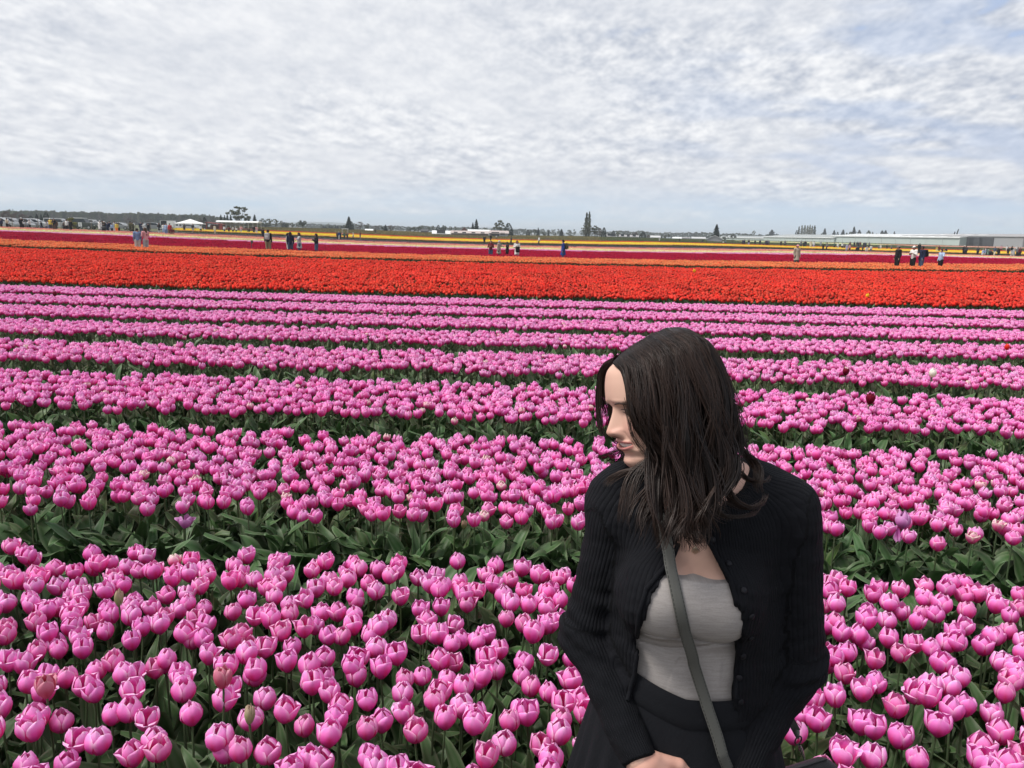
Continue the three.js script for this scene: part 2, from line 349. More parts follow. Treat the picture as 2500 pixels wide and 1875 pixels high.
{
  const protos = [];
  const opens = [0.08, 0.24, 0.12, 0.42, 0.0, 0.28, 0.56, 0.15, 0.32, 0.10];
  for (let k = 0; k < 10; k++) protos.push(tulipProto(20 + k, PINK, pinkMats[k % 4], opens[k], [1.06, 0.98, 1.1, 1.0, 0.94, 1.07, 1.01, 0.97, 1.09, 1.0][k]));
  const r = rng(77), singles = [], extras = [];
  const [d0, d1] = BEDS[0];
  for (let row = 0, d = d0; d < d1; row++, d += 0.080) for (let x = -2.9 + (row % 2) * 0.046; x < 3.0; x += 0.092) {
    const px = x + 0.075 * (r() - 0.5), dd = d + 0.085 * (r() - 0.5), gap = r(), edge = 0.12 * r();
    if (dd < d0 + edge || dd > d1 + 0.05 - edge * 0.5) continue;
    if (gap < 0.03 + 0.16 * sm(2.2, 1.5, dd) + 0.14 * Math.max(0, n2(px * 1.6, dd * 1.6))) continue;
    const z = rowZ(dd, px), y = G(px, z), q = toPixel(px, y + 0.40, z), top = toPixel(px, y + 0.46, z);
    const seen = q[2] > 0.2 && q[0] > -25 && q[0] < 2525 && top[1] < 1870 && !(q[0] > 1425 && q[0] < 2000 && q[1] > 1330) && !(z > -1.72 && q[0] > 1330 && q[0] < 2080);
    if (z > -1.50 && Math.abs(px - 0.36) < 0.36) continue;                 // where she stands nothing grows
    (seen ? singles : extras).push([px, y, z, q]);
  }
  singles.sort((a, b) => b[3][1] - a[3][1]);
  const shows = [];
  singles.forEach((s, i) => (i < 296 ? shows : extras).push(s));
  for (const [x, y, z, q] of shows) {
    const k = Math.floor(r() * 10), left = q[0] < 1400, band = q[1] > 1640 ? 0 : q[1] > 1460 ? 1 : 2;
    const look = opens[k] > 0.4 ? 'with flared petals' : opens[k] > 0.22 ? 'loosely cupped' : 'tightly closed';
    const where = ['front', 'middle', 'back'][band], sector = q[0] < 470 ? 'at the far left' : q[0] < 940 ? 'left of centre' : q[0] < 1400 ? 'just left of the woman' : q[0] < 2260 ? 'just right of the woman' : 'at the far right';
    const o = protos[k].clone(); o.name = numbered('tulip'); scene.add(o);
    o.position.set(x, y, z); o.rotation.set(0.10 * (r() - 0.5), r() * 6.28, 0.10 * (r() - 0.5)); const s = 0.93 + 0.15 * r(); o.scale.set(s, 0.96 + 0.11 * r(), s);
    tag(o, `pink tulip ${look}, ${where} of nearest bed, ${sector}`, 'tulip', `pink tulips ${look}, ${where} of the nearest bed, ${sector}`);
  }
  globalThis.extraTulips = extras;
}

// the rest of the pink tulips, bed after bed
const bloomGeo = (seed, P, open, rows, cols, big) => bagOf((b) => { for (const o of petalList(seed, P, open, big)) petalInto(b, o, rows, cols); });
const plantGeo = (seed, rows, cols, n, low) => bagOf((b) => { stemInto(b, [0, 0], STEM_H, rows > 5 ? 5 : 3); for (const o of leafList(seed, n, low)) leafInto(b, o, rows, cols); });
function instances(name, geo, m, list, parent) {                      // list of [x, y, z, turn, sx, sy, tiltx, tiltz, colour]
  const im = new THREE.InstancedMesh(geo, m, list.length); im.name = name; im.castShadow = im.receiveShadow = true;
  const o = new THREE.Object3D(), c = new THREE.Color();
  list.forEach((q, i) => {
    o.position.set(q[0], q[1], q[2]); o.rotation.set(q[6] ?? 0, q[3], q[7] ?? 0); o.scale.set(q[4], q[5], q[4]); o.updateMatrix(); im.setMatrixAt(i, o.matrix);
    if (q[8]) { c.setRGB(q[8][0], q[8][1], q[8][2]); im.setColorAt(i, c); }
  });
  im.userData.kind = 'stuff'; parent.add(im); return im;
}
{
  const field = new THREE.Group(); field.name = 'pink_tulip_beds'; scene.add(field);
  tag(field, 'pink tulips massed in the long beds behind the nearest one', 'tulip beds', null, 'stuff');
  const NB = 8, near = { b: [], p: [] }, mid = { b: [], p: [] };
  for (let k = 0; k < NB; k++) { near.b.push([]); near.p.push([]); mid.b.push([]); mid.p.push([]); }
  const r = rng(123), im = pinkMats[0];
  const add = (L, x, y, z, far) => {
    const k = Math.floor(r() * NB), j = Math.floor(r() * NB), t = r(), s = (1.0 + 0.16 * (r() - 0.5)) * far, h = 0.955 + 0.11 * r(), tx = 0.16 * (r() - 0.5), tz = 0.16 * (r() - 0.5);
    const pale = r() < 0.022, col = pale ? [0.95, 1.7, 0.9] : [0.93 + 0.1 * r(), 0.78 + 0.40 * t, 0.90 + 0.12 * t];
    L.b[k].push([x, y + STEM_H * h, z, r() * 6.28, s * (pale ? 0.8 : 1), s * (pale ? 0.8 : 1), tx, tz, col]);
    L.p[j].push([x, y, z, r() * 6.28, 0.95 + 0.3 * r(), h, 0, 0, [0.85 + 0.3 * r(), 0.85 + 0.3 * r(), 0.85 + 0.25 * r()]]);
  };
  for (const [x, y, z] of globalThis.extraTulips) add(near, x, y, z, 1);
  BEDS.forEach(([d0, d1], bed) => {
    if (!bed) return;
    const w = d1 * 0.74 + 1.4, L = bed < 3 ? near : mid, sp = bed < 3 ? 0.094 : 0.101;
    for (let row = 0, d = d0; d < d1; row++, d += sp * 0.9) for (let x = -w + (row % 2) * sp / 2; x < w; x += sp) {
      const px = x + 0.085 * (r() - 0.5), dd = d + 0.085 * (r() - 0.5), e = 0.16 * Math.pow(r(), 2) + 0.06 * n2(px * 1.3, bed * 9);
      const g = r();
      if (dd < d0 + e || dd > d1 - e * 0.7) continue;
      if (g < 0.06 + 0.30 * Math.max(0, n2(px * 1.1 + bed * 5, dd * 1.4) - 0.15)) continue;
      const z = rowZ(dd, px);
      add(L, px, G(px, z), z, bed < 3 ? 1 : 1.04);
    }
  });
  for (let k = 0; k < NB; k++) {
    const op = [0.1, 0.3, 0.2, 0.6, 0.0, 0.35, 0.75, 0.15][k];
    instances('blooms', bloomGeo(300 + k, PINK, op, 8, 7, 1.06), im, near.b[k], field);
    instances('leaves', plantGeo(400 + k, 9, 5, 4, 0.6), leafMat, near.p[k], field);
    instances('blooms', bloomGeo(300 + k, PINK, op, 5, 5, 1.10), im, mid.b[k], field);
    instances('leaves', plantGeo(400 + k, 6, 3, 3, 0.4), leafMat, mid.p[k], field);
  }
  // leaves that sprawl into the two nearest aisles, and low weeds on the soil
  const sprawl = [[], [], [], []], ra = rng(9);
  for (const [D, w] of [[3.44, 3.6], [3.34, 3.6], [2.98, 3.2], [5.42, 5], [7.5, 7], [7.42, 7], [9.8, 9], [12.1, 11], [14.55, 13]]) for (let x = -w; x < w; x += D < 3.2 ? 0.11 : 0.07) { const px = x + 0.06 * ra(), z = rowZ(D + 0.10 * (ra() - 0.4), px); sprawl[Math.floor(ra() * 4)].push([px, G(px, z), z, ra() * 6.28, 1.05 + 0.4 * ra(), 0.75 + 0.35 * ra()]); }
  for (const [D0, D1] of [[19.75, 20.3]]) for (let x = -18; x < 18; x += 0.085) { const px = x + 0.08 * ra(), z = rowZ(lerp(D0, D1, ra()), px); sprawl[Math.floor(ra() * 4)].push([px, G(px, z), z, ra() * 6.28, 1.0, 1.0 + 0.3 * ra()]); }
  for (let k = 0; k < 4; k++) instances('leaves', bagOf((b) => { for (const o of leafList(700 + k, 4, 1.6)) leafInto(b, { ...o, W: o.W * 1.2, bend: o.bend * 1.25, wave: o.wave * 1.5 }, 11, 5); }), leafMat, sprawl[k], field);
}
{
  const weed = bagOf((b) => { const r = rng(51); for (let k = 0; k < 9; k++) leafInto(b, { L: 0.02 + 0.03 * r(), W: 0.006 + 0.006 * r(), el: 0.5 + 0.5 * r(), bend: 1, az: r() * 6.28, y: 0.004, wave: 0.001, k: r() }, 4, 3); });
  const r = rng(52), list = [];
  for (let k = 0; k < 5200; k++) { const d = 1.0 + 8 * r() * r(), x = (r() - 0.5) * (d * 1.7 + 1.5), z = rowZ(d, x); if (n2(x * 2.2, z * 2.2) < -0.25) continue; list.push([x, G(x, z), z, r() * 6.28, 0.6 + 1.3 * r(), 0.6 + 1.2 * r(), 0, 0, [0.9 + 0.5 * r(), 1 + 0.4 * r(), 0.8]]); }
  const holder = instances('weeds', weed, leafMat, list, scene);
  tag(holder, 'small green weeds scattered on the soil between the tulip beds', 'weeds', null, 'stuff');
}

// beds farther off: square yards of blooms laid side by side
function cupInto(b, x, y, z, r, h, c0, c1, sides) {
  const base = b.v(x, y, z, c0), ring = [], top = [];
  for (let k = 0; k < sides; k++) { const a = k / sides * 6.283 + x * 9, w = 0.9 + 0.2 * ((k * 7 + Math.round(x * 99)) % 3) / 2; ring.push(b.v(x + Math.cos(a) * r, y + h * 0.42, z + Math.sin(a) * r, mixc(c0, c1, 0.45))); top.push(b.v(x + Math.cos(a) * r * 0.72, y + h * w, z + Math.sin(a) * r * 0.72, c1)); }
  for (let k = 0; k < sides; k++) { const n = (k + 1) % sides; b.t(base, ring[n], ring[k]); b.q(ring[k], ring[n], top[n], top[k]); }
  const mid = b.v(x, y + h * 0.72, z, mixc(c0, c1, 0.35)); for (let k = 0; k < sides; k++) b.t(top[k], top[(k + 1) % sides], mid);
}
function patchGeo(seed, w, l, sp, c0, c1, sides, leafN, size = 1, bladeH = 0.30) {
  const r = rng(seed), b = new Bag();
  for (let x = -l / 2; x < l / 2; x += sp) for (let z = -w / 2; z < w / 2; z += sp) {
    if (r() < 0.05 + 0.45 * Math.max(0, n2(x * 1.9 + seed, z * 1.9) - 0.25)) continue;
    const t = 0.75 + 0.4 * r(), q = 0.65 + 0.7 * r();
    cupInto(b, x + sp * 0.9 * r(), 0.355 + 0.07 * r(), z + sp * 0.9 * r(), 0.029 * size * (0.9 + 0.25 * r()), 0.062 * size * (0.9 + 0.2 * r()), [c0[0] * t, c0[1] * q, c0[2] * q], [c1[0] * t, c1[1] * q, c1[2] * q], sides);
  }
  for (let k = 0; k < leafN; k++) {
    const x = (r() - 0.5) * l, z = (r() - 0.5) * w, a = r() * 6.28, h = bladeH * (0.75 + 0.4 * r()), s = 0.03 + 0.02 * r(), lx = Math.cos(a) * 0.09, lz = Math.sin(a) * 0.09, t = 0.7 + 0.7 * r(), c = [0.05 * t, 0.085 * t, 0.04 * t];
    const i0 = b.v(x, 0, z, c), i1 = b.v(x + lx * 0.5 - Math.sin(a) * s, h * 0.6, z + lz * 0.5 + Math.cos(a) * s, c), i2 = b.v(x + lx * 0.5 + Math.sin(a) * s, h * 0.6, z + lz * 0.5 - Math.cos(a) * s, c), i3 = b.v(x + lx * 1.4, h, z + lz * 1.4, c);
    b.t(i0, i2, i1); b.t(i1, i2, i3);
  }
  return b.geo();
}
const bedMat = phys(1, 1, 1, 0.8, { vertexColors: true, transmission: 0.25, thickness: 0, specularIntensity: 0.06 });
// rows of patches between D0 and D1 whose beds repeat every `period`; xa, xb: ends as functions of the distance
function bedBand(name, label, seed, D0, D1, period, width, l, sp, c0, c1, sides, leafN, xa, xb, size = 1, bladeH, tall = 1) {
  const f = new THREE.Group(); f.name = name; scene.add(f); tag(f, label, 'tulip beds', null, 'stuff');
  const r = rng(seed), lists = [[], [], [], []];
  for (let d = D0 + width / 2; d < D1; d += period) for (let x = xa(d) + l * r(); x < xb(d); x += l) {
    const z = rowZ(d, x), t = 0.92 + 0.16 * r();
    lists[Math.floor(r() * 4)].push([x, G(x, z), z, KROW + (r() < 0.5 ? Math.PI : 0), 1.0, (0.97 + 0.09 * r()) * tall, 0, 0, [t, t * (0.9 + 0.2 * r()), t]]);
  }
  lists.forEach((L, k) => L.length && instances('blooms', patchGeo(seed * 10 + k, width, l * 1.04, sp, c0, c1, sides, leafN, size, bladeH), bedMat, L, f));
}
const wideL = (k) => (d) => -(d * k + 4), wideR = (k) => (d) => d * k + 4;
bedBand('red_tulip_beds', 'bright red tulips massed in beds behind the pink ones', 31, 20.3, 42.2, 1.94, 1.60, 1.0, 0.142, [0.46, 0.010, 0.010], [0.92, 0.078, 0.050], 6, 110, wideL(0.74), wideR(0.74), 1.5);
bedBand('orange_tulip_beds', 'orange tulips in a strip between the red and the crimson ones', 32, 45.4, 54.2, 1.92, 1.76, 1.2, 0.15, [0.55, 0.035, 0.015], [0.95, 0.27, 0.11], 6, 60, wideL(0.74), wideR(0.74), 1.5);
bedBand('crimson_tulip_beds', 'dark crimson tulips massed in a wide band of the field', 33, 54.4, 78, 2.0, 1.98, 2.0, 0.165, [0.22, 0.003, 0.018], [0.48, 0.006, 0.045], 5, 60, wideL(0.76), wideR(0.76), 1.6);
bedBand('light_pink_tulip_beds', 'light pink tulips in a narrow strip behind the crimson ones', 34, 78.4, 85.5, 2.2, 1.9, 2.4, 0.15, [0.72, 0.12, 0.36], [0.95, 0.40, 0.66], 4, 34, wideL(0.76), wideR(0.76), 1.4);
bedBand('cream_tulip_beds', 'pale yellow and cream tulips in a strip of the field', 35, 86, 94, 2.3, 1.75, 2.4, 0.16, [0.85, 0.48, 0.16], [0.98, 0.86, 0.46], 4, 40, wideL(0.76), wideR(0.76), 1.45);
bedBand('salmon_tulip_beds', 'salmon tulips in a strip behind the cream ones', 36, 94.6, 110, 3.1, 2.3, 2.4, 0.17, [0.60, 0.10, 0.07], [0.95, 0.40, 0.30], 4, 50, wideL(0.76), wideR(0.76), 1.45);
bedBand('purple_tulip_beds', 'dusky purple tulips in a thin strip of the field', 37, 128, 130.5, 2.2, 2.0, 2.4, 0.19, [0.10, 0.022, 0.08], [0.25, 0.05, 0.21], 4, 90, (d) => -66, wideR(0.78), 1.4, 0.38, 0.62);
bedBand('light_orange_tulip_beds', 'light orange tulips in a strip in front of the yellow ones', 38, 150.5, 161, 3.4, 3.1, 3.0, 0.19, [0.75, 0.22, 0.03], [0.97, 0.55, 0.13], 4, 60, (d) => -66 - (d - 150) * 0.3, wideR(0.78), 1.6);
bedBand('yellow_tulip_beds', 'golden yellow tulips in a broad bright strip far back', 39, 161.2, 198, 3.2, 3.15, 3.4, 0.20, [0.90, 0.52, 0.02], [1.0, 0.76, 0.05], 4, 24, (d) => -72 - (d - 165) * 0.4, wideR(0.80), 1.7);
bedBand('scarlet_tulip_beds', 'scarlet tulips in a thin strip beyond the yellow ones', 40, 199, 227, 3.4, 3.3, 4.0, 0.24, [0.45, 0.05, 0.012], [0.80, 0.11, 0.025], 4, 40, (d) => -88 - (d - 199) * 0.3, wideR(0.82), 1.8);
bedBand('far_cream_tulip_beds', 'cream tulips in a far strip in front of the left greenhouses', 41, 292, 312, 4, 3.9, 4.0, 0.28, [0.75, 0.68, 0.30], [0.93, 0.90, 0.55], 4, 30, (d) => 86, (d) => 139, 2.0);
bedBand('far_salmon_tulip_beds', 'pale salmon tulips in a far strip before the large greenhouse', 42, 286, 306, 4, 3.9, 4.0, 0.28, [0.75, 0.25, 0.16], [0.93, 0.50, 0.38], 4, 30, (d) => 141, (d) => 262, 2.0);

// the faded crop beyond the tulips
{
  const tuft = (seed, cols) => bagOf((b) => {
    const r = rng(seed);
    for (let k = 0; k < 150; k++) {
      const x = (r() - 0.5) * 4, z = (r() - 0.5) * 4, a = r() * 6.28, h = 0.22 + 0.25 * r(), w = 0.06 + 0.07 * r(), c = cols[Math.floor(r() * cols.length)], t = 0.75 + 0.5 * r(), q = [c[0] * t, c[1] * t, c[2] * t];
      const ux = Math.cos(a) * w, uz = Math.sin(a) * w;
      b.q(b.v(x - ux, 0, z - uz, q), b.v(x + ux, 0, z + uz, q), b.v(x + ux * 0.7 + 0.1 * (r() - 0.5), h, z + uz * 0.7, q), b.v(x - ux * 0.7, h * 0.9, z - uz * 0.7 + 0.1 * (r() - 0.5), q));
    }
  });
  const olive = [[0.16, 0.15, 0.05], [0.24, 0.21, 0.075], [0.11, 0.115, 0.04], [0.36, 0.26, 0.09], [0.2, 0.13, 0.06]], green = [[0.09, 0.12, 0.04], [0.12, 0.15, 0.05], [0.075, 0.095, 0.035], [0.14, 0.13, 0.06]];
  const mk = (name, label, cols, test, seed) => {
    const f = new THREE.Group(); f.name = name; scene.add(f); tag(f, label, 'field', null, 'stuff');
    const r = rng(seed), lists = [[], []];
    for (let d = 228; d < 440; d += 3.7 + (d - 228) * 0.03) for (let x = -d * 0.8; x < d * 0.82; x += 4) { const px = x + r(), z = rowZ(d + r(), px); if (!test(px, d)) continue; const t = 0.85 + 0.3 * r() + 0.2 * n2(px * 0.02, d * 0.05); lists[r() < 0.5 ? 0 : 1].push([px, G(px, z), z, r() * 6.28, 1.25, 1.0, 0, 0, [t, t, t]]); }
    lists.forEach((L, k) => instances('crop', tuft(seed + k, cols), bedMat, L, f));
  };
  const split = (x, d) => x > 26 + (d - 228) * 0.10;
  mk('faded_daffodil_field', 'olive and ochre field of faded flowers below the distant trees', olive, (x, d) => !split(x, d) && x > -95 - (d - 228) * 0.3, 61);
  mk('green_crop_field', 'green field on the right beyond the tulip strips', green, (x, d) => split(x, d) && !(d > 284 && d < 314 && x > 84 && x < 264), 63);
}
// strays in other colours, and spoiled blooms
{
  const WHITE = { low: [0.75, 0.72, 0.5], mid: [0.9, 0.88, 0.78], top: [0.93, 0.91, 0.84], edge: [0.95, 0.94, 0.9], blush: [0.85, 0.82, 0.6] };
  const WINE = { low: [0.09, 0.003, 0.012], mid: [0.16, 0.005, 0.02], top: [0.22, 0.008, 0.03], edge: [0.28, 0.012, 0.04], blush: [0.12, 0.004, 0.015] };
  const YEL = { low: [0.8, 0.45, 0.02], mid: [0.92, 0.62, 0.03], top: [0.95, 0.7, 0.05], edge: [0.95, 0.75, 0.1], blush: [0.9, 0.5, 0.02] };
  const RED = { low: [0.5, 0.01, 0.01], mid: [0.8, 0.03, 0.02], top: [0.9, 0.06, 0.04], edge: [0.9, 0.1, 0.06], blush: [0.6, 0.01, 0.01] };
  const BUD = { low: [0.20, 0.26, 0.11], mid: [0.34, 0.38, 0.17], top: [0.55, 0.42, 0.30], edge: [0.62, 0.5, 0.36], blush: [0.3, 0.34, 0.14] };
  const FADED = { low: [0.45, 0.10, 0.36], mid: [0.62, 0.20, 0.52], top: [0.72, 0.34, 0.66], edge: [0.8, 0.5, 0.74], blush: [0.5, 0.12, 0.4] };
  const PEACH = { low: [0.40, 0.07, 0.11], mid: [0.60, 0.13, 0.22], top: [0.72, 0.25, 0.36], edge: [0.82, 0.48, 0.52], blush: [0.42, 0.05, 0.07] };
  const white = petalMat([1, 1, 1]);
  const stray = (seed, P, open, big, px, py, D, lift, label) => {
    const o = tulipProto(seed, P, white, open, big, 2); if (P === BUD) o.children.find((c) => c.name === 'bloom').scale.set(0.62, 1.05, 0.62); o.name = numbered('tulip'); scene.add(o);
    const p = V(px, py, D); o.position.set(p.x, G(p.x, p.z), p.z); o.scale.y = clamp((p.y - G(p.x, p.z)) / 0.405, 0.8, 1.3); o.rotation.y = seed;
    return tag(o, label, 'tulip');
  };
  stray(61, WHITE, 0.1, 1.15, 2281, 912, 7.55, 0, 'lone white tulip among the pink ones right of the woman');
  stray(62, WINE, 0.1, 1.05, 2063, 907, 7.7, 0, 'lone dark wine red tulip beside the woman\'s head, left of the white one');
  stray(63, WINE, 0.3, 1.15, 2120, 972, 6.0, 0, 'dark wine red tulip half hidden in a pink bed below the white one');
  stray(64, WINE, 0.1, 1.3, 134, 716, 15.6, 0, 'dark wine red tulip in the pink field, far left of the picture');
  stray(65, RED, 0.2, 1.0, 2465, 822, 9.9, 0, 'lone bright red tulip in the pink beds at the right edge');
  stray(66, YEL, 0.4, 2.0, 1697, 651, 35, 0, 'lone yellow tulip in the red field above the woman\'s head');
  stray(67, YEL, 0.4, 1.5, 2120, 717, 21.4, 0, 'lone yellow tulip in the red field, right of the woman');
  const dying = stray(68, FADED, 0.2, 1.15, 2196, 1272, 3.42, 0, 'faded lilac tulip with two petals hanging down, at the front of the second bed');
  for (const a of [1.2, 2.3]) { const p = part('hanging_petal', bagOf((b) => petalInto(b, { H: 0.06, R: 0.022, open: 0.9, ang: 0, wide: 0.8, flare: 0.2, tip: 0.05, P: FADED, twist: 0 }, 6, 5)), white, dying); p.position.set(0.0, STEM_H, 0.0); p.rotation.set(0, -a - 68, 0); p.rotateZ(-2.5); }
  stray(69, FADED, 1.1, 1.0, 447, 1273, 3.44, 0, 'wilted purple tulip drooping over the dark aisle at the left');
  stray(70, BUD, 0.0, 0.78, 297, 1447, 2.42, 0, 'pale green unopened tulip bud in the nearest bed, far left');
  stray(71, BUD, 0.0, 0.72, 625, 1735, 1.80, 0, 'small green tulip bud low in the nearest bed, left of the picture centre');
  stray(72, PEACH, 0.3, 0.82, 115, 1672, 1.86, 0, 'peach tulip opened wide in the nearest bed, low at the left edge');
  stray(73, PEACH, 0.3, 0.8, 533, 1655, 1.90, 0, 'short peach tulip opened wide in the middle of the nearest bed');
  stray(74, BUD, 0.0, 0.7, 1123, 1275, 3.40, 0, 'thin green tulip bud at the front of the second bed, left of the woman');
}
// ------------------------------------------------------------------ the woman in the foreground
{
  const arr = (v) => [v.x, v.y, v.z], Vp = (px, py, D) => arr(V(px, py, D));
  const T = 1.30;                                                        // how far in front of the camera the middle of her body is
  const woman = new THREE.Group(); woman.name = 'person'; scene.add(woman);
  tag(woman, 'woman with shoulder-length dark hair in black ribbed cardigan, smiling and looking left', 'person');
  const CX = 0.338;

  // joints
  const shR = Vp(1508, 1248, T + 0.03), elR = Vp(1430, 1548, T + 0.02), wrR = Vp(1557, 1853, T - 0.14);
  const shL = Vp(1908, 1252, T + 0.03), elL = Vp(1918, 1612, T + 0.01), wrL = Vp(1802, 1900, T - 0.12);
  const brR = Vp(1616, 1452, T - 0.085), brL = Vp(1748, 1462, T - 0.085);
  const z0 = -T;
  const torso = (x, y, z, grow) => {
    let d = ellipsoid(x, y, z, [CX, 0.845, z0 - 0.02], [0.152 + grow, 0.15 + grow, 0.115 + grow]);
    d = smin(d, ellipsoid(x, y, z, [CX, 0.96, z0 - 0.005], [0.132 + grow, 0.17 + grow, 0.103 + grow]), 0.06);
    d = smin(d, ellipsoid(x, y, z, [CX, 1.13, z0 - 0.02], [0.142 + grow, 0.18 + grow, 0.108 + grow]), 0.05);
    d = smin(d, capsule(x, y, z, [CX - 0.115, 1.228, z0 - 0.045], [CX + 0.125, 1.228, z0 - 0.045], 0.056 + grow, 0.056 + grow), 0.06);
    d = smin(d, capsule(x, y, z, [CX - 0.02, 1.322, z0 - 0.07], [CX + 0.14, 1.243, z0 - 0.05], 0.042 + grow, 0.046 + grow), 0.05);
    d = smin(d, capsule(x, y, z, [CX - 0.02, 1.322, z0 - 0.07], [CX - 0.13, 1.243, z0 - 0.05], 0.042 + grow, 0.046 + grow), 0.05);
    const b = smin(ellipsoid(x, y, z, brR, [0.068 + grow, 0.070 + grow, 0.062 + grow]), ellipsoid(x, y, z, brL, [0.068 + grow, 0.070 + grow, 0.062 + grow]), grow > 0.002 ? 0.035 : 0.012);
    return smin(d, b, 0.028);
  };
  const neck = (x, y, z) => capsule(x, y, z, [CX + 0.002, 1.25, z0 - 0.06], [0.318, 1.42, z0 - 0.055], 0.053, 0.048);
  const arms = (x, y, z, a, b, c) => Math.min(
    smin(capsule(x, y, z, shR, elR, a, b), capsule(x, y, z, elR, wrR, b, c), 0.03),
    smin(capsule(x, y, z, shL, elL, a, b), capsule(x, y, z, elL, wrL, b, c), 0.03));
  const skinM = phys(1, 1, 1, 0.48, { vertexColors: true, specularIntensity: 0.45, sheen: 0.2, sheenColor: rgb(1, 0.6, 0.5), sheenRoughness: 0.5 });
  const SK = [0.62, 0.39, 0.305];
  const coloured = (g, f) => { const p = g.attributes.position, c = new Float32Array(p.count * 3); for (let i = 0; i < p.count; i++) { const q = f(p.getX(i), p.getY(i), p.getZ(i)); c.set(q, i * 3); } g.setAttribute('color', new THREE.BufferAttribute(c, 3)); return g; };

  // ---- head, in the turn of the camera (she looks across the picture): F forwards, Y up, L towards the viewer's side
  const dep = 1.326, PX = FPX / dep;
  const cam = (px, py, d) => new THREE.Vector3((px - 1250) / FPX * d, -(py - 937.5) / FPX * d, -d).applyQuaternion(RQ).add(EYE);
  const yaw = 14 * Math.PI / 180;
  const fw = new THREE.Vector3(-Math.cos(yaw), 0, Math.sin(yaw)).applyQuaternion(RQ), up = new THREE.Vector3(0, 1, 0).applyQuaternion(RQ), side = new THREE.Vector3(Math.sin(yaw), 0, Math.cos(yaw)).applyQuaternion(RQ);
  const HC = cam(1640, 970, dep);
  const curve = (pts) => (x) => { let i = 0; while (i < pts.length - 2 && x > pts[i + 1][0]) i++; const a = pts[Math.max(i - 1, 0)], b = pts[i], c = pts[i + 1], d = pts[Math.min(i + 2, pts.length - 1)], t = clamp((x - b[0]) / (c[0] - b[0])); const m0 = (c[1] - a[1]) / (c[0] - a[0]) * (c[0] - b[0]), m1 = (d[1] - b[1]) / (d[0] - b[0]) * (c[0] - b[0]), t2 = t * t, t3 = t2 * t; return (2 * t3 - 3 * t2 + 1) * b[1] + (t3 - 2 * t2 + t) * m0 + (-2 * t3 + 3 * t2) * c[1] + (t3 - t2) * m1; };
  const front = curve([[824, 1640], [840, 1592], [858, 1548], [885, 1502], [905, 1483], [932, 1478], [961, 1479], [975, 1482], [985, 1489], [994, 1496], [1014, 1502], [1043, 1508], [1060, 1509], [1072, 1510], [1080, 1513], [1086, 1515], [1094, 1517], [1101, 1523], [1109, 1528], [1116, 1526], [1124, 1526], [1133, 1531], [1141, 1541], [1146, 1554], [1150, 1585]]);
  const back = curve([[824, 1650], [840, 1690], [864, 1724], [900, 1742], [960, 1748], [1010, 1752], [1050, 1725], [1085, 1690], [1110, 1668], [1135, 1640], [1150, 1600]]);
  const half = curve([[824, 0.004], [838, 0.030], [858, 0.045], [888, 0.052], [930, 0.062], [985, 0.070], [1030, 0.067], [1070, 0.060], [1100, 0.050], [1125, 0.036], [1141, 0.022], [1150, 0.006]]);
  const noseOut = curve([[812, 0], [980, 0], [990, 3], [1002, 8], [1014, 14], [1030, 23], [1043, 30], [1052, 33.5], [1058, 32], [1063, 25], [1067, 10], [1070, 1], [1074, 0], [1150, 0]]);
  const ga = (x, s) => Math.exp(-x * x / (2 * s * s));
  const mouthY = (L) => 1084.5 - 5.0 * (L / 0.03) ** 2;                  // corners lifted by the smile
  const mouthOpen = (L) => 4.7 * Math.sqrt(Math.max(0, 1 - (L / 0.0285) ** 2));
  function headAt(py, th, shut = false) {
    const xf = front(py), xb = back(py), w = half(py), mid = lerp(xf, xb, 0.46);
    const c = Math.cos(th), s = Math.sin(th), flat = sm(860, 930, py) * sm(1148, 1100, py);
    let F = (c > 0 ? (mid - xf) : (xb - mid)) / PX * Math.sign(c) * Math.pow(Math.abs(c), lerp(1, 0.86, flat)) / Math.cos(yaw), L = w * Math.sign(s) * Math.pow(Math.abs(s), 0.92);
    F += (1640 - mid) / PX / Math.cos(yaw);
    if (c > 0) {
      const A = Math.abs(L), o = sm(0, 0.25, c);
      F += o * noseOut(py) / PX * ga(L, lerp(0.0055, 0.0078, sm(1000, 1050, py)));
      F += o * 0.0085 * ga(A - 0.0125, 0.0042) * ga(py - 1054, 6.5);                        // wings of the nose
      F -= o * 0.0058 * ga(A - 0.030, 0.0105) * ga(py - 1001, 8);                           // eye sockets
      F += o * 0.0042 * ga(A - 0.030, 0.0085) * ga(py - 1002, 4.2);                         // the lids over the eyeball
      F += o * 0.0025 * ga(A - 0.026, 0.014) * ga(py - 981, 5);
      const ch = ga(A - 0.040, 0.014) * ga(py - 1043, 15); F += o * 0.0065 * ch; L += Math.sign(L) * 0.003 * ch;
      const fold = A - lerp(0.0185, 0.033, clamp((py - 1050) / 34)); F -= o * 0.0022 * ga(fold, 0.0028) * sm(1044, 1054, py) * sm(1100, 1086, py);
      const m = py - mouthY(L), op = mouthOpen(L), k = sm(0.031, 0.024, A);
      F += o * k * (0.0034 * ga(m + op + 3.4, 3.0) + 0.0050 * ga(m - op - 4.6, 4.2));        // lips
      if (op > 0.4 && !shut) F -= o * 0.0075 * sm(op + 1.0, op - 1.2, Math.abs(m));                  // the open mouth
      F -= o * 0.0016 * ga(A - 0.0325, 0.003) * ga(m, 4);
      F += o * 0.0035 * ga(L, 0.012) * ga(py - 1124, 9);
    }
    return { F, L };
  }
  const headPoint = (py, th, out = 0) => {
    const q = headAt(py, th), n = Math.cos(th);
    return new THREE.Vector3().copy(HC).addScaledVector(fw, q.F + out * Math.max(n, 0.2)).addScaledVector(up, (970 - py) / PX).addScaledVector(side, q.L + out * Math.sin(th));
  };
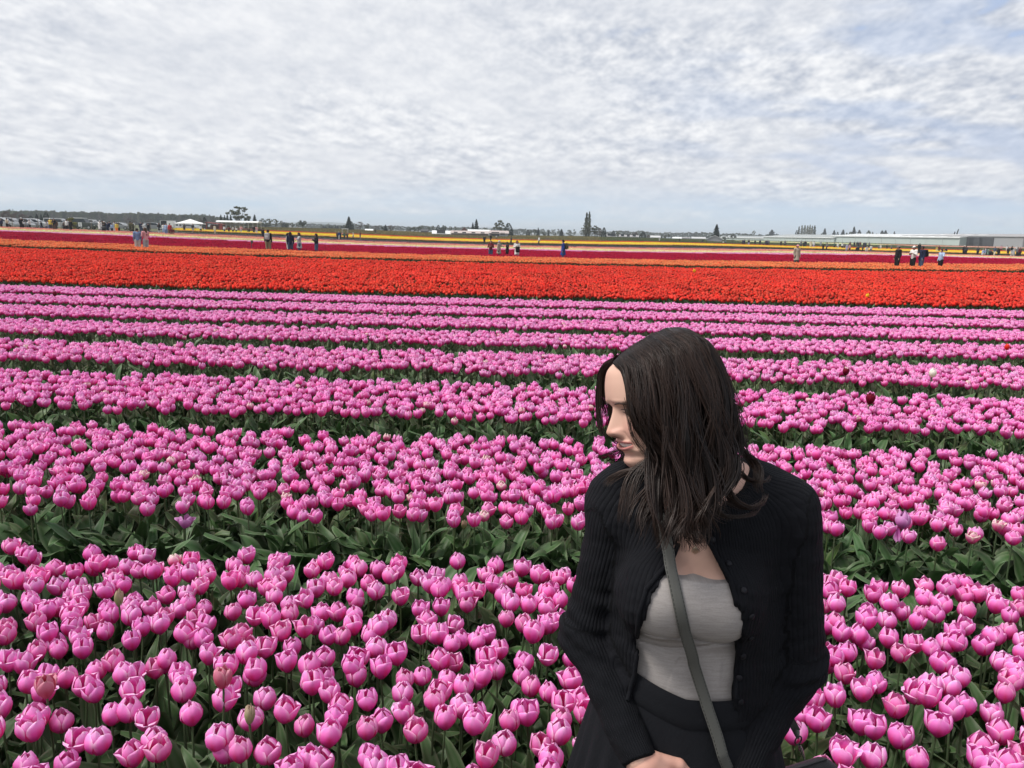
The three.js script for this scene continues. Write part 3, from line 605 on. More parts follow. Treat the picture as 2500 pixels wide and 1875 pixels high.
  const thFor = (py, L) => { let a = 0, b = Math.PI / 2; for (let i = 0; i < 30; i++) { const m = (a + b) / 2; if (headAt(py, m).L < L) a = m; else b = m; } return a; };
  const headBag = new Bag();
  {
    const rows = 190, cols = 220;
    headBag.grid(rows, cols + 1, (i, j) => {
      const py = lerp(824.2, 1149.6, Math.pow(i / (rows - 1), 1)), u = j / cols * 2 - 1, th = (u + 0.18 * Math.sin(Math.PI * u) * -1 * 0.6) * Math.PI;
      const p = headPoint(py, th), q = headAt(py, th), A = Math.abs(q.L), frontal = Math.cos(th) > 0;
      let c = [...SK];
      if (frontal) {
        const red = 0.55 * ga(A - 0.040, 0.015) * ga(py - 1040, 18) + 0.55 * ga(q.L, 0.012) * ga(py - 1054, 9) + 0.25 * ga(py - 1120, 10) * ga(q.L, 0.02);
        c = mixc(c, [0.56, 0.255, 0.21], clamp(red));
        const m = py - mouthY(q.L), op = mouthOpen(q.L);
        const lip = sm(0.0305, 0.0285, A) * (sm(-op - 6.6, -op - 5.4, m) * sm(op + 10.0, op + 8.4, m));
        c = mixc(c, [0.50, 0.175, 0.165], 0.85 * lip);
        if (op > 0.5 && Math.abs(m) < op - 0.2) c = [0.10, 0.025, 0.025];
        c = mixc(c, [0.42, 0.24, 0.19], 0.5 * ga(A - 0.030, 0.012) * ga(py - 1008, 4) + 0.35 * ga(A - 0.03, 0.012) * ga(py - 994, 3));
        c = mixc(c, [0.06, 0.02, 0.018], 0.9 * ga(A - 0.0075, 0.0028) * ga(py - 1064, 2.0));   // nostrils
      }
      return [p.x, p.y, p.z, c];
    });
  }
  // ---- the body: one skin from neck to feet, head and hands merged in
  const legs = (x, y, z) => Math.min(smin(capsule(x, y, z, [CX - 0.085, 0.80, z0 - 0.02], [CX - 0.075, 0.44, z0 - 0.02], 0.085, 0.055), capsule(x, y, z, [CX - 0.075, 0.44, z0 - 0.02], [CX - 0.07, 0.09, z0 - 0.04], 0.052, 0.036), 0.03),
    smin(capsule(x, y, z, [CX + 0.085, 0.80, z0 - 0.02], [CX + 0.075, 0.44, z0 - 0.02], 0.085, 0.055), capsule(x, y, z, [CX + 0.075, 0.44, z0 - 0.02], [CX + 0.07, 0.09, z0 - 0.04], 0.052, 0.036), 0.03));
  const feet = (x, y, z) => Math.min(capsule(x, y, z, [CX - 0.07, 0.05, z0 - 0.05], [CX - 0.085, 0.03, z0 + 0.11], 0.036, 0.026), capsule(x, y, z, [CX + 0.07, 0.05, z0 - 0.05], [CX + 0.085, 0.03, z0 + 0.11], 0.036, 0.026));
  const bodySdf = (x, y, z) => {
    let d = torso(x, y, z, -0.004);
    d = smin(d, neck(x, y, z), 0.045);
    d = smin(d, arms(x, y, z, 0.042, 0.034, 0.023), 0.03);
    d = smin(d, legs(x, y, z), 0.04);
    return smin(d, feet(x, y, z), 0.03);
  };
  const bodyG = coloured(surfaceNet(bodySdf, [0.08, -0.01, z0 - 0.19], [0.64, 1.43, z0 + 0.20], 0.0085), (x, y, z) => mixc([0.66, 0.42, 0.33], [0.60, 0.35, 0.275], 0.4 + 0.3 * n3(x * 9, y * 9, z * 9)));
  // hands: palm, four fingers and a thumb, each finger its own chain; they are folded over one another below her waist
  const handGeo = (wr, el, toward, flip) => {
    const W = new THREE.Vector3(...wr), F = new THREE.Vector3(...toward).sub(W).normalize(), N = new THREE.Vector3(0, 0.35, 1).addScaledVector(F, -F.z).normalize(), S = new THREE.Vector3().crossVectors(F, N).normalize().multiplyScalar(flip);
    N.crossVectors(S, F).normalize(); if (N.z < 0) N.negate();
    const P = (f, s, n) => arr(W.clone().addScaledVector(F, f).addScaledVector(S, s).addScaledVector(N, n));
    const bones = [], back = wr.map((q, i) => lerp(q, el[i], 0.22));
    [[0.030, 0.070, 0.0085], [0.011, 0.078, 0.009], [-0.009, 0.073, 0.0088], [-0.027, 0.058, 0.0078]].forEach(([s, len, r], k) => {
      const a = P(0.083 - Math.abs(s) * 0.12, s, 0.002), b = P(0.083 + len * 0.42, s * 1.08, 0.006), c = P(0.083 + len * 0.66, s * 1.1, -0.014), d = P(0.083 + len * 0.60, s * 1.05, -0.034);
      bones.push([a, b, r * 1.12, r], [b, c, r, r * 0.93], [c, d, r * 0.93, r * 0.78]);
    });
    const t0 = P(0.022, 0.024, -0.004), t1 = P(0.052, 0.050, -0.010), t2 = P(0.082, 0.056, -0.018);
    bones.push([t0, t1, 0.014, 0.0105], [t1, t2, 0.0105, 0.0085]);
    const f = (x, y, z) => {
      let d = smin(capsule(x, y, z, back, P(0.012, 0, 0), 0.0235, 0.022), capsule(x, y, z, P(0.02, 0.017, 0), P(0.078, 0.024, 0), 0.0155, 0.0135), 0.02);
      d = smin(d, capsule(x, y, z, P(0.02, -0.013, 0), P(0.075, -0.022, 0), 0.0155, 0.0125), 0.02);
      d = smin(d, capsule(x, y, z, P(0.02, 0.0, 0), P(0.08, 0.002, 0), 0.016, 0.0135), 0.02);
      for (const [a, b, r0, r1] of bones) d = smin(d, capsule(x, y, z, a, b, r0, r1), 0.005);
      return d;
    };
    const c = W.clone().addScaledVector(F, 0.05);
    return coloured(surfaceNet(f, [c.x - 0.12, c.y - 0.12, c.z - 0.12], [c.x + 0.12, c.y + 0.12, c.z + 0.12], 0.0036), (x, y, z) => mixc([0.60, 0.355, 0.28], [0.52, 0.27, 0.21], 0.5 + 0.5 * n3(x * 30, y * 30, z * 30)));
  };
  const hands = [handGeo(wrR, elR, Vp(1652, 1985, T - 0.17), -1), handGeo(wrL, elL, Vp(1694, 2010, T - 0.14), 1)];
  const allSkin = [headBag.geo(), bodyG, ...hands].map((g) => { const o = g.toNonIndexed(); return o; });
  part('body', mergeGeometries(allSkin), skinM, woman);

  // face pieces
  const dark = mat(0.018, 0.012, 0.011, 0.5), teethM = phys(0.74, 0.70, 0.62, 0.25, { specularIntensity: 0.6 });
  {
    const b = new Bag(), N = 13;                                          // teeth: a curved row inside the smile
    for (let i = 0; i < N; i++) {
      const u = (i / (N - 1) * 2 - 1), L0 = u * 0.0245;
      const place = (L, py, o) => { const q = headAt(1084, thFor(1084, Math.abs(L)) * Math.sign(L || 1), true); return HC.clone().addScaledVector(fw, q.F + o).addScaledVector(up, (970 - py) / PX).addScaledVector(side, L); };
      const w = 0.00203;
      const p = [place(L0 - w, mouthY(L0) - mouthOpen(L0) - 0.6, -0.0034), place(L0 + w, mouthY(L0) - mouthOpen(L0) - 0.6, -0.0034), place(L0 + w * 0.92, mouthY(L0) + mouthOpen(L0) * 0.75, -0.0038), place(L0 - w * 0.92, mouthY(L0) + mouthOpen(L0) * 0.75, -0.0038)];
      const m = p[0].clone().add(p[2]).multiplyScalar(0.5).addScaledVector(fw, 0.0005);
      const id = p.map((q) => b.v(q.x, q.y, q.z)), c = b.v(m.x, m.y, m.z);
      for (let k = 0; k < 4; k++) b.t(id[k], id[(k + 1) % 4], c);
    }
    part('teeth', b.geo(), teethM, woman);
  }
  for (const s of [1, -1]) {
    const E = headPoint(1002, thFor(1002, 0.030) * s).addScaledVector(fw, -0.0098);
    const g = new THREE.SphereGeometry(0.0112, 20, 14); g.translate(E.x, E.y, E.z);
    const eye = part('eye', g, phys(0.62, 0.57, 0.53, 0.15), woman);
    const look = fw.clone().addScaledVector(up, -0.25).addScaledVector(side, 0.1).normalize();
    const ig = new THREE.SphereGeometry(0.0058, 14, 10); const ic = E.clone().addScaledVector(look, 0.0066); ig.translate(ic.x, ic.y, ic.z);
    part('iris', ig, phys(0.06, 0.03, 0.015, 0.1), eye);
    // lashes along the upper lid and the eyebrow above
    const strip = (pts, w, out, thick) => { const b = new Bag(), P = pts.map(([py, L]) => headPoint(py, thFor(py, L) * s, out)); bagTube(b, P, P.map((_, i) => w * Math.sin(Math.PI * (0.16 + 0.76 * i / (P.length - 1))) + thick), 6); return b.geo(); };
    part('eyelashes', strip([[998, 0.0185], [997.0, 0.022], [997.4, 0.027], [999.6, 0.032], [1003, 0.037], [1007, 0.042]], 0.0007, 0.0014, 0.0002), dark, woman);
    part('eyelashes', strip([[1003.5, 0.021], [1005, 0.027], [1006.6, 0.033], [1008, 0.040]], 0.0004, 0.0006, 0.0002), dark, woman);
    part('eyebrow', strip([[985.5, 0.0135], [984.5, 0.017], [983, 0.022], [982, 0.029], [983.5, 0.036], [987, 0.043], [992, 0.049]], 0.0017, 0.0002, 0.0003), mat(0.075, 0.045, 0.038, 0.9), woman);
  }

  // ---- clothes
  const knitBump = noiseTexture(256, (u, v) => { const s = Math.abs(Math.sin(Math.PI * u)), h = Math.pow(s, 0.6) * 0.9 + 0.05 * Math.sin(v * Math.PI * 2) * s + 0.06 * tile(u, v, 20); return [h, h, h]; });
  const blackKnit = phys(0.0066, 0.0070, 0.0094, 0.9, { specularIntensity: 0.30, bumpMap: knitBump, bumpScale: 0.0022 });
  const armOf = (x, y, z) => {
    let best = null;
    for (const [A, B, o] of [[shR, elR, 0], [elR, wrR, 0.26], [shL, elL, 0], [elL, wrL, 0.26]]) { const d = capsule(x, y, z, A, B, 0.05, 0.045); if (!best || d < best.d) best = { d, A, B, o }; }
    return best;
  };
  const knitUv = (x, y, z) => {
    const a = armOf(x, y, z), t = torso(x, y, z, 0.012);
    if (a.d < t + 0.004) {
      const X = new THREE.Vector3(a.B[0] - a.A[0], a.B[1] - a.A[1], a.B[2] - a.A[2]), len = X.length(); X.divideScalar(len);
      const p = new THREE.Vector3(x - a.A[0], y - a.A[1], z - a.A[2]), s = p.dot(X); p.addScaledVector(X, -s);
      const n = new THREE.Vector3(0, 0, 1).addScaledVector(X, -X.z).normalize(), m = new THREE.Vector3().crossVectors(X, n);
      return [Math.atan2(p.dot(m), p.dot(n)) / (2 * Math.PI) * 44, (s + a.o) / 0.012];
    }
    return [Math.atan2(x - CX, z - z0 + 0.02) / (2 * Math.PI) * 128, y / 0.012];
  };
  // the open front, as it lies across her chest (x, y)
  const edgePx = [[1880, 1118, 0.02], [1818, 1192, -0.02], [1762, 1226, -0.04], [1714, 1254, -0.05], [1712, 1290, -0.07], [1723, 1318, -0.09], [1747, 1366, -0.11], [1774, 1412, -0.12], [1789, 1463, -0.12], [1795, 1506, -0.11], [1797, 1552, -0.10], [1795, 1595, -0.09], [1790, 1640, -0.09], [1789, 1725, -0.11], [1812, 1850, -0.12],
    [1500, 1850, -0.12], [1538, 1712, -0.10], [1556, 1648, -0.10], [1562, 1600, -0.10], [1562, 1564, -0.11], [1567, 1500, -0.12], [1586, 1438, -0.125], [1622, 1394, -0.12], [1648, 1366, -0.11], [1668, 1316, -0.09], [1660, 1290, -0.07], [1634, 1256, -0.05], [1606, 1222, -0.03], [1580, 1176, 0.0], [1566, 1110, 0.02]];
  const hole = edgePx.map(([a, b, o]) => { const v = V(a, b, T + o); return [v.x, v.y]; });
  const holeDist = (x, y) => {
    let d = 1e9, inside = false;
    for (let i = 0, j = hole.length - 1; i < hole.length; j = i++) {
      const [ax, ay] = hole[j], [bx, by] = hole[i], ex = bx - ax, ey = by - ay, t = clamp(((x - ax) * ex + (y - ay) * ey) / (ex * ex + ey * ey));
      d = Math.min(d, Math.hypot(x - ax - ex * t, y - ay - ey * t));
      if ((ay > y) !== (by > y) && x < (bx - ax) * (y - ay) / (by - ay) + ax) inside = !inside;
    }
    return inside ? -d : d;
  };
  const wave = (x, y, z) => 0.0022 * n3(x * 11, y * 17, z * 11) + 0.0015 * n3(x * 25, y * 40, z * 25);
  const cardTorso = (x, y, z) => {
    let t = torso(x, y, z, 0.012);
    // the knit falls straight from the bust and stands a little away from the waist
    t = smin(t, ellipsoid(x, y, z, [CX + 0.006, 0.98, z0 - 0.01], [0.148, 0.22, 0.120]), 0.05);
    return Math.max(t, 0.80 - y);
  };
  const cardArms = (x, y, z) => {
    const fold = 0.0034 * Math.sin(y * 170 + x * 30 + 2 * n2(x * 9, y * 9)) * ga(y - elR[1] - 0.02, 0.05) * sm(0.24, 0.18, x) + 0.0034 * Math.sin(y * 150 - x * 50 + 2 * n2(x * 9, y * 9)) * ga(y - elL[1] - 0.01, 0.05) * sm(0.46, 0.52, x);
    return Math.min(smin(capsule(x, y, z, shR, elR, 0.052, 0.041), capsule(x, y, z, elR, wrR, 0.042, 0.031), 0.04), smin(capsule(x, y, z, shL, elL, 0.070, 0.068), capsule(x, y, z, elL, wrL, 0.060, 0.033), 0.04)) + fold;
  };
  const cuffCut = (x, y, z) => {
    let d = -1;
    for (const [E, W] of [[elR, wrR], [elL, wrL]]) { const X = [W[0] - E[0], W[1] - E[1], W[2] - E[2]], l = Math.hypot(...X); const s = ((x - E[0]) * X[0] + (y - E[1]) * X[1] + (z - E[2]) * X[2]) / l; if (Math.hypot(x - W[0], y - W[1], z - W[2]) < 0.09) d = Math.max(d, s - l - 0.004); }
    return d;
  };
  const cardSdf = (x, y, z) => {
    let d = cardTorso(x, y, z);
    const a = Math.max(cardArms(x, y, z), cuffCut(x, y, z));
    if (Math.min(d, a) > 0.05) return Math.min(d, a) - 0.02;
    if (z > z0 - (y > 1.2 ? 0.13 : 0.055) && y < 1.40) { const h = Math.max(holeDist(x, y), -(z - z0 + (y > 1.2 ? 0.125 : 0.05))); d = Math.max(d, -h); }
    const nk = capsule(x, y, z, [CX, 1.20, z0 - 0.02], [CX - 0.02, 1.50, z0 - 0.06], 0.078, 0.10); d = Math.max(d, -nk);
    return smin(d, a, 0.012) + wave(x, y, z);
  };
  const cardG = surfaceNet(cardSdf, [0.07, 0.72, z0 - 0.2], [0.66, 1.36, z0 + 0.20], 0.0062, knitUv);
  const cardigan = part('cardigan', cardG, blackKnit, woman, 'black ribbed knit cardigan worn open');
  // tank top
  const tankTex = noiseTexture(512, (u, v) => { const s = 0.5 + 0.30 * tile(u * 0.6, v * 5 % 1, 14) + 0.28 * tile(u, (v * 9) % 1, 60) + 0.15 * tile(u, v, 150); return [0.72 + 0.28 * s, 0.72 + 0.28 * s, 0.72 + 0.28 * s]; });
  tankTex.repeat.set(3.2, 3.2);
  const neckline = (x) => 1.170 + 2.4 * (x - 0.332) * (x - 0.332);
  const waistAt = (x) => 0.945 + 0.30 * Math.max(0, CX - 0.03 - x) - 0.06 * Math.max(0, x - CX);
  const tankSdf = (x, y, z) => {
    let d = torso(x, y, z, 0.005);
    // the cloth bridges between the breasts and is drawn in tight creases below them
    const br = [brR, brL].map((b) => [b[0], b[1] + 0.004, b[2] + 0.004]);
    d = smin(d, capsule(x, y, z, br[0], br[1], 0.056, 0.056), 0.02);
    const cr = brR[1] - 0.070 + (x - CX) * -0.13;
    d += 0.0055 * ga(y - cr, 0.0030) * sm(z0 + 0.02, z0 + 0.06, z) + 0.0036 * ga(y - cr + 0.012 - 0.03 * Math.sin((x - CX) * 14), 0.0025) * sm(z0 + 0.02, z0 + 0.06, z);
    d += 0.0016 * Math.sin((y * 1.0 - (x - CX) * -0.55) * 105 + 3 * n2(x * 9, y * 9)) * sm(cr - 0.02, cr - 0.05, y) * sm(-0.09, -0.03, n2(x * 5, y * 7));
    return Math.max(d, y - neckline(x), 0.86 - y);
  };
  const tank = part('tank_top', surfaceNet(tankSdf, [0.17, 0.85, z0 - 0.02], [0.51, 1.25, z0 + 0.18], 0.0040, (x, y, z) => [x, y]), mat(0.385, 0.352, 0.338, 0.9, { map: tankTex, bumpMap: tankTex, bumpScale: 0.0006 }), woman, 'heather grey tank top');
  void tank;
  // skirt with a broad waistband
  const skirtM = phys(0.0085, 0.0092, 0.0118, 0.9, { specularIntensity: 0.3, bumpMap: grainTex, bumpScale: 0.0006 });
  const ringAt = (y, th, pleat) => {
    const t = clamp((0.93 - y) / 0.5), a = 0.147 + 0.114 * Math.pow(t, 0.85), bb = 0.128 + 0.09 * Math.pow(t, 0.9), k = pleat * 0.02 * sm(0.05, 0.7, t) * (Math.abs(((th / 0.24) % 1 + 1) % 1 - 0.5) * 2 - 0.5);
    return [CX + (a + k) * Math.sin(th), z0 - 0.008 + (bb + k) * Math.cos(th)];
  };
  part('skirt', new Bag().grid(34, 161, (i, j) => { const th = (j / 160 * 2 - 1) * Math.PI, s = i / 33; const [x, z] = ringAt(lerp(0.93, 0.43, s), th, 1); const y = lerp(waistAt(x) - 0.03, 0.43, s); return [x, y, z, null, j / 8, i / 8]; }).geo(), skirtM, woman, 'black pleated skirt');
  part('waistband', new Bag().grid(7, 121, (i, j) => { const th = (j / 120 * 2 - 1) * Math.PI, s = i / 6; const [x, z] = ringAt(0.93 - 0.03 * s, th, 0); const o = 1 + (i === 0 || i === 6 ? -0.012 : 0.012); return [CX + (x - CX) * o, waistAt(x) + 0.004 - 0.052 * s, z0 + (z - z0) * o, null, j / 8, s]; }).geo(), skirtM, woman);
  for (const s of [-1, 1]) { const g = new THREE.SphereGeometry(0.05, 16, 10); g.scale(0.9, 0.75, 2.3); g.translate(CX + s * 0.078, 0.028, z0 + 0.03); part('shoe', g, mat(0.02, 0.02, 0.022, 0.6), woman); }

  // the first cloth or skin that a line of sight meets
  const hit = (px, py, f) => { const d = dirOf(px, py).normalize(), p = EYE.clone().addScaledVector(d, 0.9); for (let i = 0; i < 120; i++) { const v = f(p.x, p.y, p.z); if (v < 0.0004) break; p.addScaledVector(d, Math.max(v * 0.6, 0.0004)); if (p.distanceTo(EYE) > 2) break; } return p; };
  const normalOf = (p, f) => { const e = 0.004; return new THREE.Vector3(f(p.x + e, p.y, p.z) - f(p.x - e, p.y, p.z), f(p.x, p.y + e, p.z) - f(p.x, p.y - e, p.z), f(p.x, p.y, p.z + e) - f(p.x, p.y, p.z - e)).normalize(); };
  const skirtish = (x, y, z) => { const t = clamp((0.93 - y) / 0.5); return y > 0.95 ? 1 : ellipsoid(x, 0, z, [CX, 0, z0 - 0.008], [0.158 + 0.105 * Math.pow(t, 0.85), 1, 0.130 + 0.09 * Math.pow(t, 0.9)]); };
  const dressed = (x, y, z) => Math.min(cardSdf(x, y, z), tankSdf(x, y, z), bodySdf(x, y, z), skirtish(x, y, z));
  const buttonM = phys(0.008, 0.008, 0.011, 0.55, { specularIntensity: 0.4 });
  for (const [px, py] of [[1736, 1318], [1776, 1376], [1813, 1442], [1832, 1506], [1829, 1559], [1811, 1603], [1801, 1655], [1805, 1714]]) {
    const p = hit(px + 3, py, cardSdf), n = normalOf(p, cardSdf), g = new THREE.SphereGeometry(0.0056, 12, 8); g.scale(1, 1, 0.45);
    const o = part('button', g, buttonM, cardigan); o.position.copy(p).addScaledVector(n, 0.001); o.quaternion.setFromUnitVectors(new THREE.Vector3(0, 0, 1), n);
  }
  // front bands of the cardigan: a thicker edge along both sides of the opening
  for (const list of [edgePx.slice(4, 14).map((q) => [q[0] + 7, q[1]]), edgePx.slice(16, 25).map((q) => [q[0] - 7, q[1]])]) {
    const P = []; for (let i = 0; i + 1 < list.length; i++) for (let k = 0; k < 4; k++) P.push(hit(lerp(list[i][0], list[i + 1][0], k / 4), lerp(list[i][1], list[i + 1][1], k / 4), cardSdf));
    const b = new Bag(); bagTube(b, P, P.map(() => 0.0042), 8); part('button_band', b.geo(), blackKnit, cardigan);
  }
  // necklace
  const gold = mat(0.62, 0.52, 0.40, 0.28, { metalness: 0.9 });
  {
    const c = (a) => a.map(([px, py]) => { const p = hit(px, py, bodySdf); return p.addScaledVector(normalOf(p, bodySdf), 0.0015); });
    const b = new Bag();
    for (const line of [[[1655, 1262], [1672, 1290], [1690, 1307]], [[1712, 1262], [1704, 1290], [1692, 1307]], [[1692, 1307], [1694, 1316], [1696, 1332]]]) { const cv = new THREE.CatmullRomCurve3(c(line)); const P = cv.getPoints(22); bagTube(b, P, P.map((_, i) => 0.0007 + 0.0004 * (i % 2)), 5); }
    const neckl = part('necklace', b.geo(), gold, woman);
    const pb = new Bag(), at = c([[1697, 1343]])[0], n = normalOf(at, bodySdf);
    for (let k = -2; k <= 2; k++) { const e = at.clone().add(new THREE.Vector3(k * 0.0026, -0.0075 + Math.abs(k) * 0.0016, 0.001)), m = at.clone().add(new THREE.Vector3(k * 0.0022, 0.001, 0.0012)), s0 = at.clone().add(new THREE.Vector3(0, 0.0068, 0.001)); bagTube(pb, [s0, m, e].map((q) => q.addScaledVector(n, 0.0012)), [0.0007, 0.0011, 0.0006], 6); }
    part('pendant', pb.geo(), gold, neckl);
  }

  // ---- crossbody bag: strap over her shoulder and across the chest, bag at her hip
  const bag = new THREE.Group(); bag.name = 'crossbody_bag'; scene.add(bag);
  tag(bag, 'black crossbody bag with a grey leather strap, worn by the woman in front', 'bag');
  const strapTex = noiseTexture(256, (u, v) => { const st = (Math.abs(u - 0.10) < 0.03 || Math.abs(u - 0.90) < 0.03) && (v * 16) % 1 < 0.62, s = 0.86 + 0.1 * tile(u, v, 40) + 0.06 * tile(u, v, 120), k = st ? 0.35 : 1; return [s * k, s * k, s * k]; });
  const leather = phys(0.115, 0.115, 0.105, 0.5, { map: strapTex, bumpMap: strapTex, bumpScale: 0.0006, specularIntensity: 0.5 });
  {
    const line = [[1596, 1205], [1602, 1240], [1617, 1290], [1638, 1394], [1664, 1510], [1685, 1600], [1719, 1705], [1751, 1800], [1768, 1862]];
    const mids = [];
    for (let i = 0; i + 1 < line.length; i++) for (let k = 0; k < 5; k++) { const px = lerp(line[i][0], line[i + 1][0], k / 5), py = lerp(line[i][1], line[i + 1][1], k / 5), p = hit(px, py, dressed); mids.push({ p, n: normalOf(p, dressed) }); }
    for (let pass = 0; pass < 10; pass++) for (let i = 1; i + 1 < mids.length; i++) { const z = (mids[i - 1].p.z + mids[i + 1].p.z) / 2; if (z > mids[i].p.z) mids[i].p.z = z; mids[i].n.add(mids[i - 1].n).add(mids[i + 1].n).normalize(); }
    const lead = [[CX - 0.060, 1.325, z0 - 0.15], [CX - 0.068, 1.338, z0 - 0.10], [CX - 0.074, 1.335, z0 - 0.05]].map((q) => ({ p: new THREE.Vector3(...q), n: new THREE.Vector3(-0.2, 1, 0.2).normalize() }));
    const tail = [Vp(1800, 1930, T - 0.12), Vp(1870, 1960, T - 0.08)].map((q) => ({ p: new THREE.Vector3(...q), n: new THREE.Vector3(0.3, 0.1, 1).normalize() }));
    const all = [...lead, ...mids, ...tail], b = new Bag(), W = 0.0098; let run = 0;
    b.grid(all.length, 6, (i, j) => {
      const q = all[i], t = all[Math.min(i + 1, all.length - 1)].p.clone().sub(all[Math.max(i - 1, 0)].p).normalize(), s = new THREE.Vector3().crossVectors(t, q.n).normalize();
      if (j === 0 && i) run += all[i].p.distanceTo(all[i - 1].p);
      const u = j / 5, o = (u - 0.5) * 2 * W, p = q.p.clone().addScaledVector(s, -o).addScaledVector(q.n, j === 0 || j === 5 ? 0.0032 : 0.0052);
      return [p.x, p.y, p.z, null, u, run * 9];
    });
    part('strap', b.geo(), leather, bag);
    const back = [[CX - 0.060, 1.325, z0 - 0.15], [CX + 0.05, 1.12, z0 - 0.165], [CX + 0.15, 0.92, z0 - 0.12], arr(V(1948, 1790, T - 0.0))].map((q) => new THREE.Vector3(...q));
    const bb = new Bag(), bp = new THREE.CatmullRomCurve3(back).getPoints(30); bb.grid(bp.length, 2, (i, j) => { const p = bp[i]; return [p.x + (j ? 0.004 : -0.004), p.y + (j ? 0.008 : -0.008), p.z]; });
    part('strap', bb.geo(), leather, bag);
  }
  {
    const c = V(1946, 1945, T - 0.01), g = new RoundedBoxGeometry(0.185, 0.115, 0.062, 5, 0.03); g.translate(0, 0, 0);
    const body = part('bag_body', g, phys(0.012, 0.012, 0.013, 0.42, { bumpMap: grainTex, bumpScale: 0.0008, specularIntensity: 0.6 }), bag); body.position.copy(c); body.rotation.set(-0.15, 0.35, 0.1);
    const zp = new Bag(), pts = []; for (let i = 0; i <= 20; i++) { const t = i / 20 * 2 - 1; pts.push(new THREE.Vector3(t * 0.07, 0.058, 0.004)); } bagTube(zp, pts, pts.map((_, i) => 0.0016 + 0.0007 * (i % 2)), 6);
    part('zipper', zp.geo(), mat(0.03, 0.03, 0.03, 0.35, { metalness: 0.6 }), body);
    const steel = mat(0.35, 0.35, 0.36, 0.25, { metalness: 0.95 });
    const rg = new THREE.TorusGeometry(0.0085, 0.0014, 8, 22); const rp = V(1949, 1808, T - 0.015); rg.rotateY(0.5); rg.translate(rp.x, rp.y, rp.z); part('ring', rg, mat(0.05, 0.05, 0.05, 0.3, { metalness: 0.9 }), bag);
    const a = V(1952, 1818, T - 0.015), e = V(1965, 1856, T - 0.015), cl = new Bag(); bagTube(cl, [a, a.clone().lerp(e, 0.3), a.clone().lerp(e, 0.55), e], [0.0022, 0.0034, 0.0030, 0.0016], 8); part('clasp', cl.geo(), steel, bag);
    const l2 = new Bag(), q = V(1945, 1786, T), w = V(1948, 1802, T - 0.012); bagTube(l2, [q, w], [0.006, 0.003], 8); part('strap_end', l2.geo(), leather, bag);
  }

  // ---- hair: a dark under-layer and thousands of thin locks laid over it
  const h3 = (px, py, z) => cam(px, py, dep - z);
  const nearSide = [
    [[1496, 886, .030], [1517, 908, .050], [1527, 945, .060], [1537, 1000, .066], [1557, 1046, .071], [1584, 1086, .076], [1606, 1124, .080], [1588, 1180, .090], [1562, 1240, .105], [1548, 1302, .112]],
    [[1512, 868, .026], [1536, 905, .066], [1551, 960, .076], [1566, 1024, .086], [1590, 1084, .090], [1612, 1145, .094], [1608, 1215, .108], [1592, 1275, .118], [1585, 1335, .118]],
    [[1545, 842, .015], [1583, 880, .074], [1604, 948, .092], [1615, 1018, .098], [1634, 1088, .098], [1650, 1158, .100], [1648, 1236, .112], [1640, 1300, .124], [1648, 1345, .124]],
    [[1586, 818, .014], [1635, 860, .078], [1660, 938, .098], [1671, 1018, .102], [1685, 1098, .100], [1696, 1178, .100], [1700, 1250, .110], [1692, 1305, .122], [1706, 1345, .120]],
    [[1625, 802, .010], [1686, 845, .074], [1712, 928, .090], [1722, 1010, .092], [1732, 1090, .088], [1741, 1165, .090], [1737, 1230, .100], [1722, 1282, .112], [1712, 1320, .114]],
    [[1656, 800, 0], [1722, 838, .054], [1752, 918, .066], [1765, 1000, .067], [1772, 1080, .064], [1764, 1140, .070], [1752, 1190, .082], [1756, 1225, .09], [1790, 1245, .092]],
    [[1676, 803, -.012], [1738, 846, .022], [1772, 926, .028], [1788, 1000, .026], [1794, 1062, .026], [1795, 1108, .034], [1788, 1150, .05], [1804, 1190, .06], [1848, 1210, .058]],
    [[1684, 806, -.034], [1746, 856, -.026], [1780, 932, -.024], [1799, 1004, -.024], [1804, 1062, -.022], [1812, 1100, -.012], [1826, 1130, .006], [1842, 1158, .03], [1862, 1176, .03]]];
  for (const g of nearSide) { const [a, c] = g; g.splice(1, 0, [lerp(a[0], c[0], 0.42), lerp(a[1], c[1], 0.34), lerp(a[2], c[2], 0.62)]); }
  const farSide = [
    [[1680, 808, -.05], [1735, 870, -.085], [1755, 960, -.095], [1760, 1050, -.095], [1755, 1130, -.09], [1745, 1200, -.08]],
    [[1620, 806, -.03], [1655, 870, -.092], [1660, 960, -.105], [1660, 1050, -.105], [1650, 1130, -.095], [1640, 1200, -.08]],
    [[1560, 836, -.02], [1565, 890, -.082], [1570, 970, -.095], [1580, 1050, -.095], [1575, 1120, -.085], [1560, 1190, -.06]],
    [[1520, 858, -.012], [1520, 895, -.062], [1525, 960, -.080], [1535, 1040, -.085], [1540, 1110, -.078], [1530, 1170, -.06]],
    [[1498, 874, -.008], [1486, 892, -.040], [1492, 935, -.062], [1502, 1000, -.074], [1516, 1060, -.076], [1522, 1105, -.074], [1512, 1150, -.06]]];
  const along = (g, t) => { const k = t * (g.length - 1), i = Math.min(Math.floor(k), g.length - 2), f = k - i, P = (q) => g[clamp(q, 0, g.length - 1)], a = P(i - 1), b = P(i), c = P(i + 1), d = P(i + 2); return [0, 1, 2].map((n) => 0.5 * (2 * b[n] + (c[n] - a[n]) * f + (2 * a[n] - 5 * b[n] + 4 * c[n] - d[n]) * f * f + (3 * b[n] - a[n] - 3 * c[n] + d[n]) * f * f * f)); };
  const mixG = (set, s, t) => { const k = clamp(s) * (set.length - 1), i = Math.min(Math.floor(k), set.length - 2), f = k - i, a = along(set[i], t), b = along(set[i + 1], t); return [0, 1, 2].map((n) => lerp(a[n], b[n], f)); };
  const hairM = phys(1, 1, 1, 0.38, { vertexColors: true, specularIntensity: 0.65 });
